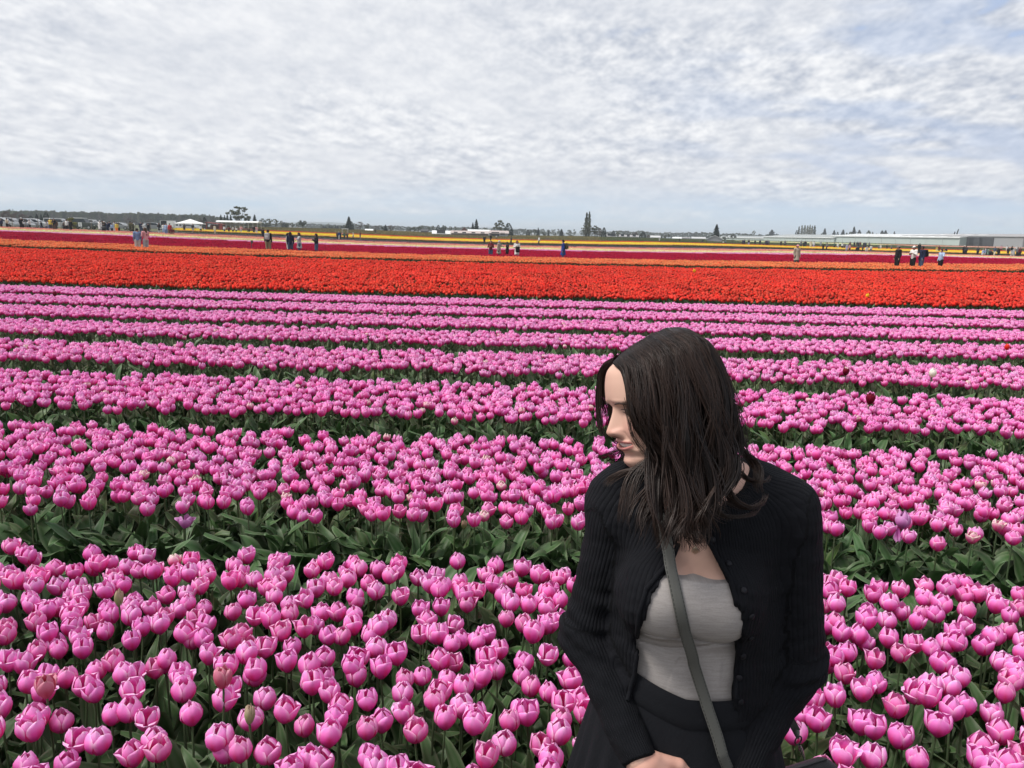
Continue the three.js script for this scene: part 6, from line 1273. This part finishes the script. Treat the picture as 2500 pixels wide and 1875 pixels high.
  out.long = surfaceNet((x, y, z) => { let d = headD(x, y, z, 0.022); d = smin(d, capsule(x, y, z, [0, H[1] + 0.01, H[2] - 0.045], [0, H[1] - 0.34, H[2] - 0.10], 0.085, 0.075), 0.05); for (const s of [-1, 1]) d = smin(d, capsule(x, y, z, [s * 0.075, H[1], H[2] - 0.02], [s * 0.10, H[1] - 0.27, H[2] + 0.01], 0.035, 0.03), 0.03); return Math.max(d, z - H[2] - 0.035 - 0.6 * Math.max(0, y - H[1] - 0.02)); }, [-0.22, H[1] - 0.46, H[2] - 0.28], [0.22, H[1] + 0.2, H[2] + 0.2], 0.02);
  out.cap = surfaceNet((x, y, z) => Math.min(Math.max(headD(x, y, z, 0.018), H[1] + 0.03 - y), ellipsoid(x, y, z, [0, H[1] + 0.035, H[2] + 0.13], [0.075, 0.012, 0.075])), [-0.15, H[1] - 0.1, H[2] - 0.2], [0.15, H[1] + 0.2, H[2] + 0.26], 0.016);
  figures.set(pose, out); return out;
}
const inks = new Map();
function ink(c, rough = 0.85) { const k = c.join(); if (!inks.has(k)) inks.set(k, phys(c[0], c[1], c[2], rough, { specularIntensity: 0.4 })); return inks.get(k); }
const INK = { black: [0.010, 0.010, 0.012], navy: [0.014, 0.02, 0.05], blue: [0.02, 0.05, 0.22], denim: [0.16, 0.23, 0.38], jeans: [0.05, 0.075, 0.13], white: [0.68, 0.67, 0.64], pale: [0.48, 0.46, 0.42], cream: [0.62, 0.54, 0.40], beige: [0.36, 0.31, 0.25], khaki: [0.24, 0.19, 0.11], olive: [0.07, 0.065, 0.035], brown: [0.10, 0.06, 0.04], grey: [0.16, 0.16, 0.17], dgrey: [0.05, 0.05, 0.055], lgrey: [0.36, 0.37, 0.38], maroon: [0.13, 0.016, 0.022], red: [0.42, 0.03, 0.03], pink: [0.62, 0.30, 0.32], yellow: [0.62, 0.46, 0.08], orange: [0.85, 0.20, 0.04], green: [0.06, 0.12, 0.08], sage: [0.14, 0.22, 0.17], teal: [0.12, 0.2, 0.22], lilac: [0.42, 0.38, 0.58], sky: [0.35, 0.45, 0.62],
  skin: [0.46, 0.27, 0.20], tan: [0.30, 0.16, 0.11], hair: [0.012, 0.009, 0.008], bhair: [0.06, 0.035, 0.02], ghair: [0.42, 0.41, 0.40], blond: [0.40, 0.28, 0.14] };
// px, distance, seen top of the head, turn (0 = facing us), pose, top, bottom, hair ('short:hair'), label
function person(px, dist, head, turn, pose, top, bottom, hair, label) {
  const d = dist > 146 && dist < 175 ? 148.5 - (px % 5) * 0.6 : px < 400 && dist > 100 && dist < 120 ? dist * 1.17 : px < 640 && dist > 120 && dist < 140 ? dist * 1.32 : dist;
  const p = spot(px, d), f = figure(pose), t = thing('person', label, 'person', p, turn), full = pose === 'crouch' ? 1.16 : 1.69;
  const s = head ? clamp((heightTo(px, head, d) - p.y) / full, 0.82, 1.15) : 1;
  t.scale.setScalar(s);
  const [style, col] = hair.split(':'), [cut, tc] = top.split(':'), coat = cut === 'coat';
  part('body', f.body, ink(INK[px % 3 < 1 ? 'tan' : 'skin'], 0.6), t);
  part(coat ? 'coat' : 'top', coat ? f.coat : f.top, ink(INK[tc]), t);
  part('trousers', f.trousers, ink(INK[bottom]), t);
  if (style === 'cap') { part('hair', f.short, ink(INK.hair), t); part('cap', f.cap, ink(INK[col]), t); } else part('hair', f[style], ink(INK[col], 0.6), t);
  t.userData.figure = undefined; delete t.userData.figure;
  return { t, f, s };
}
const packG = (() => { const g = merge([rboxG(0.30, 0.44, 0.17, 0.06, 0, 0, -0.09), rboxG(0.22, 0.2, 0.08, 0.03, 0, -0.08, -0.2)]); return g; })();
const strapsG = (() => { const b = new Bag(); for (const s of [-1, 1]) bagTube(b, [[s * 0.11, -0.15, 0.02], [s * 0.13, 0.20, 0.04], [s * 0.13, 0.22, 0.16], [s * 0.13, 0.02, 0.22]].map((q) => new THREE.Vector3(...q)), [0.018, 0.018, 0.018, 0.016], 6); return b.geo(); })();
function pack(who, col, label, z = -0.13, y = 1.24) {
  const t = thing('backpack', label, 'backpack', new THREE.Vector3(0, y, z).applyMatrix4(new THREE.Matrix4().compose(who.t.position, who.t.quaternion, who.t.scale)), who.t.rotation.y);
  t.scale.copy(who.t.scale); part('pack_body', packG, ink(INK[col], 0.7), t); part('straps', strapsG, ink(INK[col], 0.7), t); return t;
}
const B = Math.PI, Lf = -Math.PI / 2, Rt = Math.PI / 2;
// the near ones, waist-deep in the crimson tulips
person(332.5, 57, 556.5, B + 0.5, 'stand', 'top:denim', 'pale', 'short:hair', 'person in a faded denim jacket seen from behind, in the crimson tulips at left');
person(352.5, 57, 555, Lf - 0.5, 'phone', 'top:pink', 'lgrey', 'long:bhair', 'long-haired person in a pale pink sweater beside the denim jacket');
{ const w = person(653, 59, 560, B, 'stand', 'top:black', 'khaki', 'short:hair', 'person in khaki trousers seen from behind among the crimson tulips'); pack(w, 'lgrey', 'light grey backpack on the person in khaki trousers'); }
person(641, 118, 557, B - 0.3, 'stand', 'top:black', 'navy', 'short:hair', 'dark-clothed person just left of and behind the pale backpack');
person(701.5, 61, 568, Rt, 'stand', 'top:pale', 'pale', 'long:hair', 'person in pale clothes half hidden behind the navy jacket');
person(707.5, 58, 566, B + 0.3, 'stand', 'top:navy', 'jeans', 'long:hair', 'black-haired person in a navy jacket and jeans seen from behind');
person(729, 58, 568, Lf + 0.4, 'reach', 'coat:lgrey', 'jeans', 'long:hair', 'dark-haired person in a light grey coat beside the navy jacket');
person(771, 57, 570, Lf + 0.6, 'phone', 'top:black', 'jeans', 'long:hair', 'long-haired person in a black top and jeans, alone in the crimson tulips');
person(1199, 58.5, 587, -0.2, 'phone', 'top:maroon', 'jeans', 'long:hair', 'long-haired person in dark red looking at a phone, left of the four');
person(1219, 59, 586.5, Rt - 0.3, 'reach', 'coat:beige', 'dgrey', 'short:ghair', 'grey-haired person in a beige coat reaching right, second of the four');
person(1239.5, 59, 590, Lf + 0.4, 'reach', 'top:black', 'black', 'cap:olive', 'person in black with an olive cap reaching left, third of the four');
{ const w = person(1263, 58, 587, 0.1, 'phone', 'coat:white', 'pale', 'long:maroon', 'long-haired person in a white coat with a black bag, right of the four'); const t = thing('handbag', 'black handbag hanging in front of the person in the white coat', 'bag', new THREE.Vector3(0.04, 0.98, 0.26).applyMatrix4(new THREE.Matrix4().compose(w.t.position, w.t.quaternion, w.t.scale)), 0.1); part('bag_body', rboxG(0.30, 0.42, 0.13, 0.05, 0, 0, 0), ink(INK.black), t); part('handle', new THREE.TorusGeometry(0.10, 0.012, 6, 16).translate(0, 0.24, 0), ink(INK.black), t); }
{ const w = person(1376.5, 56, 585, Lf, 'stand', 'coat:blue', 'jeans', 'short:hair', 'man in a bright blue jacket facing left in the crimson tulips'); pack(w, 'olive', 'dark green backpack on the man in the bright blue jacket'); }
person(1949.5, 57, 597, 0.2, 'stand', 'coat:beige', 'dgrey', 'cap:pink', 'person in a long beige coat with a pink cap, right of the woman');
person(2197, 55, 599.5, Lf + 0.2, 'stand', 'top:black', 'black', 'cap:grey', 'person in a black jacket with a grey cap, left of four at the right');
person(2235, 55, 600, Lf + 0.4, 'phone', 'top:white', 'black', 'cap:white', 'person in a white T-shirt and white cap, among the four at the right');
{ const w = person(2256, 55, 600, Lf + 0.1, 'stand', 'top:navy', 'jeans', 'cap:dgrey', 'person in a navy jacket and jeans, third of the four at right'); pack(w, 'black', 'bulging black backpack on the person in the navy jacket'); }
person(2303.5, 56, 608, Lf + 0.3, 'reach', 'top:sky', 'black', 'short:hair', 'person in a pale blue shirt and black trousers, last of the four at the right');
// the next ones, at the edge of the yellow strip
[[823, 165, 567, 0.4, 'stand', 'top:dgrey', 'black', 'short:hair', 'person in dark grey behind the one in blue and white'],
  [826.5, 158, 565, 0.3, 'stand', 'top:blue', 'white', 'short:ghair', 'person in a blue top and white trousers before the yellow strip'],
  [830.5, 163, 566, B, 'stand', 'top:navy', 'navy', 'short:hair', 'person all in navy beside the blue top and white trousers'],
  [840.5, 162, 566, 0, 'stand', 'top:green', 'dgrey', 'short:hair', 'person in dark green, fourth in the group before the yellow strip'],
  [847.5, 162, 567, 0.3, 'phone', 'top:brown', 'dgrey', 'short:bhair', 'person in brown with raised hands, right of the dark green one'],
  [862, 160, 567, Lf, 'walk', 'coat:cream', 'brown', 'cap:white', 'person in a cream coat and white cap walking left'],
  [879, 158, 565, Lf + 0.3, 'stand', 'top:maroon', 'grey', 'short:hair', 'person in a dark red jacket, rightmost before the yellow strip left of centre'],
  [916, 275, 565, 0, 'stand', 'top:black', 'black', 'short:hair', 'tiny dark figure in the olive field, left of a pair'],
  [919.5, 276, 566, 0, 'crouch', 'top:dgrey', 'dgrey', 'short:hair', 'tiny grey figure stooping in the olive field, right of a pair'],
  [1183, 160, 575, 0.1, 'stand', 'top:black', 'black', 'short:hair', 'person in black over a white shirt before the yellow strip, left end'],
  [1198.5, 185, 573, 0.2, 'stand', 'top:black', 'navy', 'long:hair', 'dark-haired person seen above the head of the first of the four'],
  [1212, 245, 576, 0, 'stand', 'top:pale', 'black', 'short:hair', 'tiny figure in a pale top above the beige coat'],
  [1248.5, 158, 576, Lf, 'walk', 'top:dgrey', 'black', 'short:hair', 'person in dark grey walking left before the yellow strip, above the white coat'],
  [1316.5, 158, 577, Lf + 0.4, 'walk', 'top:white', 'dgrey', 'short:hair', 'person in a white shirt walking before the yellow strip, left of the blue jacket'],
  [1611, 262, 583, 0, 'stand', 'coat:pale', 'pale', 'short:ghair', 'tiny pale figure at the scarlet strip, upper centre right'],
  [1660, 255, 583, 0, 'walk', 'top:black', 'black', 'short:hair', 'tiny black figure at the scarlet strip, left of the shaggy conifer'],
  [1713.5, 262, 588, 0, 'crouch', 'top:dgrey', 'black', 'short:hair', 'tiny stooping dark figure, left of a pair below the shaggy conifer'],
  [1717, 260, 586, 0, 'stand', 'top:black', 'black', 'short:hair', 'tiny upright dark figure, right of a pair below the shaggy conifer'],
  [1767, 258, 588, 0, 'crouch', 'top:white', 'dgrey', 'short:hair', 'tiny figure in white stooping right of the shaggy conifer'],
  [1773, 256, 586, 0, 'stand', 'top:teal', 'dgrey', 'short:hair', 'tiny figure in grey-blue right of the stooping white one'],
  [1814.5, 235, 585, 0, 'stand', 'top:dgrey', 'black', 'short:hair', 'dark grey figure, left of a close pair below the farthest greenhouse'],
  [1818.5, 232, 584, 0, 'stand', 'top:navy', 'navy', 'short:hair', 'navy figure, right of a close pair below the farthest greenhouse'],
  [1829.5, 225, 584, 0, 'stand', 'top:black', 'lilac', 'short:hair', 'figure with a dark top and lilac skirt below the farthest greenhouse'],
  [1845, 235, 586, 0, 'stand', 'top:black', 'black', 'short:hair', 'black figure alone below the farthest greenhouse'],
  [1857, 230, 585, 0, 'stand', 'coat:black', 'black', 'long:hair', 'figure in a flared black coat below the farthest greenhouse'],
  [1865, 228, 592, 0, 'crouch', 'top:black', 'black', 'short:hair', 'crouching black figure left of a group of three'],
  [1870.5, 228, 587, 0, 'stand', 'top:dgrey', 'dgrey', 'short:hair', 'dark grey figure, left of a group of three by the greenhouses'],
  [1874, 230, 584, 0, 'stand', 'top:navy', 'black', 'short:hair', 'tallest navy figure in the middle of a group of three'],
  [1878, 228, 586, 0, 'phone', 'top:grey', 'dgrey', 'short:hair', 'grey figure, right of a group of three by the greenhouses'],
  [1908.5, 225, 588, 0, 'stand', 'top:black', 'black', 'short:hair', 'black figure before the cream strip, left of a grey one'],
  [1918, 222, 587, 0, 'walk', 'top:grey', 'black', 'short:bhair', 'grey figure striding before the cream strip'],
  [1957.5, 205, 586, 0, 'stand', 'top:grey', 'dgrey', 'short:hair', 'grey figure just right of the pink cap'],
  [1965, 205, 589, 0, 'stand', 'top:black', 'black', 'short:hair', 'black figure, left of a dark pair right of the pink cap'],
  [1968.5, 208, 588, 0, 'stand', 'top:black', 'dgrey', 'long:hair', 'black figure with long hair, right of a dark pair'],
  [1981, 200, 588, 0, 'stand', 'coat:cream', 'cream', 'short:blond', 'figure in a cream coat before the scarlet strip'],
  [1988.5, 205, 588, 0, 'stand', 'top:white', 'lilac', 'short:hair', 'figure in white and lilac right of the cream coat'],
  [2005.5, 265, 586, 0, 'stand', 'top:lgrey', 'lgrey', 'short:ghair', 'faint pale figure before the middle greenhouse'],
  [2012, 172, 597, Lf, 'walk', 'coat:black', 'black', 'short:hair', 'figure in a black coat leaning left at the edge of the yellow strip'],
  [2021, 168, 592, Lf, 'walk', 'top:grey', 'black', 'short:hair', 'figure in grey striding behind the black coat'],
  [2039, 215, 592, 0, 'stand', 'top:green', 'black', 'short:hair', 'dark green figure at the scarlet strip, left of a white one'],
  [2047.5, 195, 592, 0, 'walk', 'top:white', 'pale', 'short:hair', 'figure in white at the scarlet strip'],
  [2058.5, 200, 592, 0, 'stand', 'top:white', 'dgrey', 'short:hair', 'figure in a white top and dark trousers, left of a grey one'],
  [2063.5, 200, 594, 0, 'stand', 'top:grey', 'black', 'short:hair', 'grey figure right of the white top and dark trousers'],
  [2070, 162, 597, B, 'stand', 'coat:lilac', 'lgrey', 'long:ghair', 'figure in a pale lilac coat at the yellow strip, left of a pair'],
  [2077, 160, 597, B, 'stand', 'top:pink', 'maroon', 'cap:red', 'figure in pink with a red cap, right of a pair at the yellow strip'],
  [2077, 265, 586, 0, 'stand', 'top:brown', 'black', 'short:hair', 'brown figure before the greenhouses, above the pink one'],
  [2087.5, 265, 586.5, 0, 'stand', 'top:black', 'navy', 'short:hair', 'black figure before the greenhouses, right of the brown one'],
  [2094, 268, 587, 0, 'stand', 'top:black', 'brown', 'short:hair', 'dark figure, left of three before the greenhouses'],
  [2098, 266, 586, 0, 'phone', 'top:navy', 'black', 'short:hair', 'navy figure, middle of three before the greenhouses'],
  [2102, 266, 588, 0, 'stand', 'top:maroon', 'dgrey', 'short:hair', 'dark red figure, right of three before the greenhouses'],
  [2111, 258, 585, 0, 'stand', 'top:black', 'black', 'short:hair', 'black figure, left of a tall pair where the large greenhouse starts'],
  [2115, 258, 586, 0, 'stand', 'top:navy', 'navy', 'short:hair', 'navy figure, right of a tall pair where the large greenhouse starts'],
  [2109, 168, 598, Lf, 'walk', 'top:dgrey', 'black', 'short:hair', 'figure in dark grey pushing a stroller at the yellow strip'],
  [2118, 170, 601, 0, 'crouch', 'top:white', 'white', 'short:blond', 'small figure in white crouching at the yellow strip'],
  [2129, 162, 598.5, 0, 'stand', 'top:white', 'grey', 'short:hair', 'figure in a white top and grey trousers at the yellow strip'],
  [2124, 262, 588, 0, 'walk', 'top:grey', 'black', 'short:hair', 'small grey figure above the white top and grey trousers'],
  [2148, 215, 597, 0, 'stand', 'top:grey', 'dgrey', 'short:hair', 'grey figure, left of a pair before the salmon strip'],
  [2152.5, 214, 597, 0, 'stand', 'top:white', 'pale', 'short:blond', 'white figure, right of a pair before the salmon strip'],
  [2168, 220, 597, 0, 'stand', 'top:black', 'black', 'short:hair', 'small dark figure before the large greenhouse'],
  [2179, 205, 597, 0, 'stand', 'top:grey', 'dgrey', 'short:hair', 'grey figure just left of the grey cap'],
  [2247, 165, 594, 0, 'stand', 'top:black', 'black', 'short:hair', 'black figure between the white cap and the navy jacket'],
  [2290, 195, 602, 0, 'stand', 'top:yellow', 'white', 'short:hair', 'figure in pale yellow before the scarlet strip'],
  [2295.5, 192, 600, 0, 'stand', 'top:maroon', 'dgrey', 'short:hair', 'figure in dark red beside the pale yellow one'],
  [2314.5, 190, 603, Lf, 'crouch', 'top:black', 'black', 'short:hair', 'crouching black figure right of the pale blue shirt'],
  [2356.5, 165, 599, 0, 'stand', 'top:black', 'black', 'cap:white', 'black figure with a white cap, left of a dark pair'],
  [2361.5, 165, 600, 0, 'stand', 'top:dgrey', 'black', 'short:hair', 'dark grey figure, right of a dark pair'],
  [2390.5, 170, 602, 0, 'stand', 'top:dgrey', 'black', 'short:hair', 'lone dark grey figure before the warehouse corner'],
  [2403.5, 172, 603, 0, 'crouch', 'top:sky', 'white', 'short:hair', 'figure in pale blue and white stooping below the warehouse'],
  [2407.5, 170, 604, 0, 'stand', 'top:white', 'jeans', 'short:hair', 'figure in white and jeans below the warehouse'],
  [2412, 165, 604, 0, 'stand', 'top:navy', 'black', 'short:hair', 'navy figure behind the sage green jacket'],
  [2416, 142, 605.5, Rt, 'stand', 'coat:sage', 'sage', 'short:hair', 'figure in a sage green coat beside a dark stroller'],
  [2432, 140, 602, Lf + 0.3, 'walk', 'top:jeans', 'cream', 'short:bhair', 'figure in a blue top and cream trousers walking'],
  [2441.5, 138, 605, 0, 'stand', 'coat:black', 'black', 'long:hair', 'figure in a long black coat right of the cream trousers'],
  [2464.5, 175, 603, 0, 'stand', 'top:black', 'black', 'short:hair', 'black figure left of the tilted one near the right edge'],
  [2473, 175, 600, 0.4, 'reach', 'top:black', 'white', 'short:hair', 'black figure with raised arm near the right edge'],
  [2478.5, 142, 606, Rt, 'stand', 'coat:lgrey', 'pale', 'short:ghair', 'figure in a pale grey coat near the right edge'],
  [2487.5, 170, 603.5, 0, 'stand', 'top:grey', 'black', 'short:hair', 'grey figure second from the right edge'],
  [2493.5, 170, 604, 0, 'stand', 'top:maroon', 'black', 'short:hair', 'dark red figure nearest the right edge'],
  [2447, 262, 591, 0, 'stand', 'top:pink', 'maroon', 'short:hair', 'tiny figure in pink before the warehouse doors'],
  [2460.5, 262, 593, 0, 'stand', 'top:white', 'white', 'short:hair', 'tiny figure in white before the warehouse doors'],
  [2484.5, 262, 593.5, 0, 'stand', 'top:white', 'pale', 'short:blond', 'tiny figure in white at the right end of the warehouse doors'],
  // along the fence before the parked cars
  [1.5, 113, 534, 0, 'stand', 'top:navy', 'black', 'short:hair', 'dark navy figure cut by the left edge of the picture'],
  [15.5, 112, 532, Rt, 'phone', 'top:cream', 'black', 'short:hair', 'person in a cream top before the silver car at far left'],
  [24, 113, 546, 0, 'crouch', 'top:black', 'black', 'short:hair', 'low dark figure beside the cream top at far left'],
  [50.5, 111, 531, Rt - 0.4, 'reach', 'top:black', 'black', 'cap:white', 'person in black with a white cap at far left'],
  [54.5, 112, 533, Rt, 'stand', 'top:white', 'black', 'short:hair', 'person in a white top beside the white cap at far left'],
  [71, 112, 535, Lf, 'phone', 'top:white', 'black', 'short:hair', 'person in white over black bending to a phone'],
  [99.5, 112, 540, Lf, 'walk', 'top:black', 'jeans', 'short:hair', 'person in a dark jacket leaning left before the white estate car'],
  [112, 111, 541, 0, 'stand', 'top:lgrey', 'jeans', 'short:hair', 'person in light grey and jeans left of the yellow vest'],
  [117, 111, 539, 0, 'stand', 'top:sky', 'denim', 'cap:red', 'person in pale blue with a red cap left of the yellow vest'],
  [122.5, 108, 530, 0, 'stand', 'top:yellow', 'dgrey', 'cap:white', 'tall person in a yellow vest and white cap before the cars'],
  [131, 106, 533, 0, 'phone', 'top:black', 'brown', 'short:hair', 'person in black right of the yellow vest'],
  [135.5, 106, 536, 0, 'stand', 'top:brown', 'dgrey', 'short:bhair', 'person in brown right of the black one beside the yellow vest'],
  [155.5, 108, 541, 0, 'phone', 'top:black', 'black', 'short:hair', 'small black-clad person, left of three before the off-roader'],
  [162.5, 107, 535, 0, 'stand', 'top:white', 'black', 'short:hair', 'person in white over black, middle of three before the off-roader'],
  [171, 106, 537, 0, 'stand', 'top:black', 'black', 'short:bhair', 'black-clad person, right of three before the off-roader'],
  [243, 108, 538.5, 0, 'stand', 'coat:white', 'lgrey', 'cap:white', 'person all in white right of the off-roader'],
  [249.5, 110, 538, 0, 'stand', 'top:olive', 'black', 'short:hair', 'person in olive right of the one all in white'],
  [254, 109, 540, 0, 'phone', 'top:black', 'black', 'cap:white', 'person in black with a pale cap pushing a pram'],
  [261.5, 108, 542.5, 0, 'stand', 'top:navy', 'navy', 'short:hair', 'person in navy, left of a pair right of the pram'],
  [266.5, 109, 540, 0, 'stand', 'top:navy', 'white', 'short:hair', 'person in navy and white, right of a pair right of the pram'],
  [272, 108, 545, 0, 'stand', 'top:sky', 'navy', 'long:hair', 'person in pale blue with dark hair left of the orange vest'],
  [278.5, 110, 540, 0, 'stand', 'top:lgrey', 'white', 'short:hair', 'person in light grey behind the orange vest'],
  [283.5, 106, 543, 0, 'stand', 'top:yellow', 'orange', 'short:bhair', 'person in a yellow and orange high visibility suit'],
  [288.5, 107, 551, 0, 'crouch', 'top:black', 'black', 'short:hair', 'crouching dark figure right of the orange suit'],
  [317.5, 113, 540, B, 'stand', 'top:olive', 'olive', 'short:hair', 'person in pale olive, left of a pair above the denim jacket'],
  [322.5, 112, 542, B, 'stand', 'coat:olive', 'black', 'short:bhair', 'person in a dark olive coat, right of a pair above the denim jacket'],
  [343, 113, 541, 0.3, 'stand', 'top:navy', 'jeans', 'cap:grey', 'person in navy with a grey cap above the pink sweater'],
  [348, 113, 543, -0.2, 'phone', 'top:white', 'black', 'short:hair', 'person in white holding a white box above the pink sweater'],
  [361, 113, 545, 0, 'stand', 'top:black', 'dgrey', 'short:hair', 'person in black with hands on hips left of the truck'],
  [387.5, 116, 544, 0, 'phone', 'coat:black', 'white', 'long:hair', 'long-haired person in black and white left of the truck opening'],
  [398, 117, 546, 0, 'stand', 'top:white', 'sky', 'short:hair', 'person in white and pale blue before the truck opening'],
  [404.5, 117, 545, 0, 'reach', 'top:sky', 'denim', 'short:hair', 'person in pale blue reaching, before the truck opening'],
  [413.5, 116, 545, 0, 'stand', 'top:red', 'brown', 'short:hair', 'person in red below the white side of the truck'],
  [419.5, 116, 548, 0.3, 'crouch', 'top:maroon', 'brown', 'short:bhair', 'person in dark red stooping below the white side of the truck'],
  [449, 130, 545, 0, 'stand', 'top:dgrey', 'black', 'short:hair', 'dark figure under the left of the white tent'],
  [470, 128, 546, 0, 'stand', 'top:black', 'lgrey', 'short:hair', 'dark figure under the middle of the white tent'],
  [489.5, 128, 550, 0, 'stand', 'top:white', 'black', 'short:hair', 'person in white right of the white tent'],
  [523.5, 124, 549.5, 0, 'stand', 'coat:cream', 'cream', 'short:hair', 'person in a cream dress before the red stall'],
  [547, 132, 551, 0, 'stand', 'top:white', 'jeans', 'short:hair', 'person in white and jeans at the left end of the tour wagon'],
  [558, 132, 553, 0, 'phone', 'top:maroon', 'black', 'short:bhair', 'person in dark red below the second post of the tour wagon'],
  [568, 133, 552, 0, 'stand', 'top:pale', 'dgrey', 'short:hair', 'person in pale grey below the middle of the tour wagon'],
  [576, 133, 554, 0, 'stand', 'top:white', 'black', 'long:hair', 'person in white over black below the middle of the tour wagon'],
  [588, 133, 551, 0, 'reach', 'top:pink', 'pale', 'short:blond', 'person in pale pink with arms out by the tour wagon'],
  [607, 133, 553, 0, 'crouch', 'top:black', 'black', 'short:hair', 'stooping black figure right of the middle of the tour wagon'],
  [619, 132, 551, 0, 'stand', 'top:black', 'dgrey', 'short:hair', 'dark figure at the right end of the tour wagon'],
  [625.5, 132, 552, 0, 'stand', 'top:pink', 'white', 'short:hair', 'person in pink at the right end of the tour wagon'],
].forEach((q) => person(...q));
{ // strollers
  const stroller = (label, px, d, turn) => { const t = thing('stroller', label, 'stroller', spot(px, d), turn); part('seat', rboxG(0.42, 0.5, 0.55, 0.1, 0, 0.62, 0), ink(INK.black), t); const hood = new THREE.SphereGeometry(0.26, 14, 8, 0, 6.28, 0, 1.5); hood.translate(0, 0.85, -0.12); part('hood', hood, ink(INK.dgrey), t); const b = new Bag(), v = (x, y, z) => new THREE.Vector3(x, y, z); for (const s of [-1, 1]) bagTube(b, [v(s * 0.22, 0.15, 0.4), v(s * 0.22, 0.6, 0), v(s * 0.22, 1.02, -0.5)], [0.016, 0.016, 0.016], 6); bagTube(b, [v(-0.22, 1.02, -0.5), v(0.22, 1.02, -0.5)], [0.018, 0.018], 6); part('frame', b.geo(), M.black, t); for (const [x, z] of [[-0.24, 0.36], [0.24, 0.36], [-0.26, -0.3], [0.26, -0.3]]) { const w = part('wheel', wheelG, M.tyre, t); w.scale.set(0.42, 0.42, 0.3); w.rotation.y = Math.PI / 2; w.position.set(x, 0.15, z); } };
  stroller('black stroller pushed along the edge of the yellow strip', 2096.5, 148, Lf); stroller('dark stroller between the sage coat and the cream trousers', 2423.5, 140, Rt); stroller('black pram before the parked cars, right of the off-roader', 252, 124, 0.4);
  const t = thing('carton', 'white box held by the person in white above the pink sweater', 'box', spot(352, 131, 0.95), 0.1); part('carton_body', rboxG(0.40, 0.36, 0.3, 0.01, 0, 0, 0), ink(INK.white), t); part('lid', rboxG(0.42, 0.05, 0.32, 0.01, 0, 0.2, 0), ink(INK.white), t);
}
scene.traverse((o) => { if (o.isMesh) { o.castShadow = true; o.receiveShadow = true; } });
renderer.render(scene, camera);
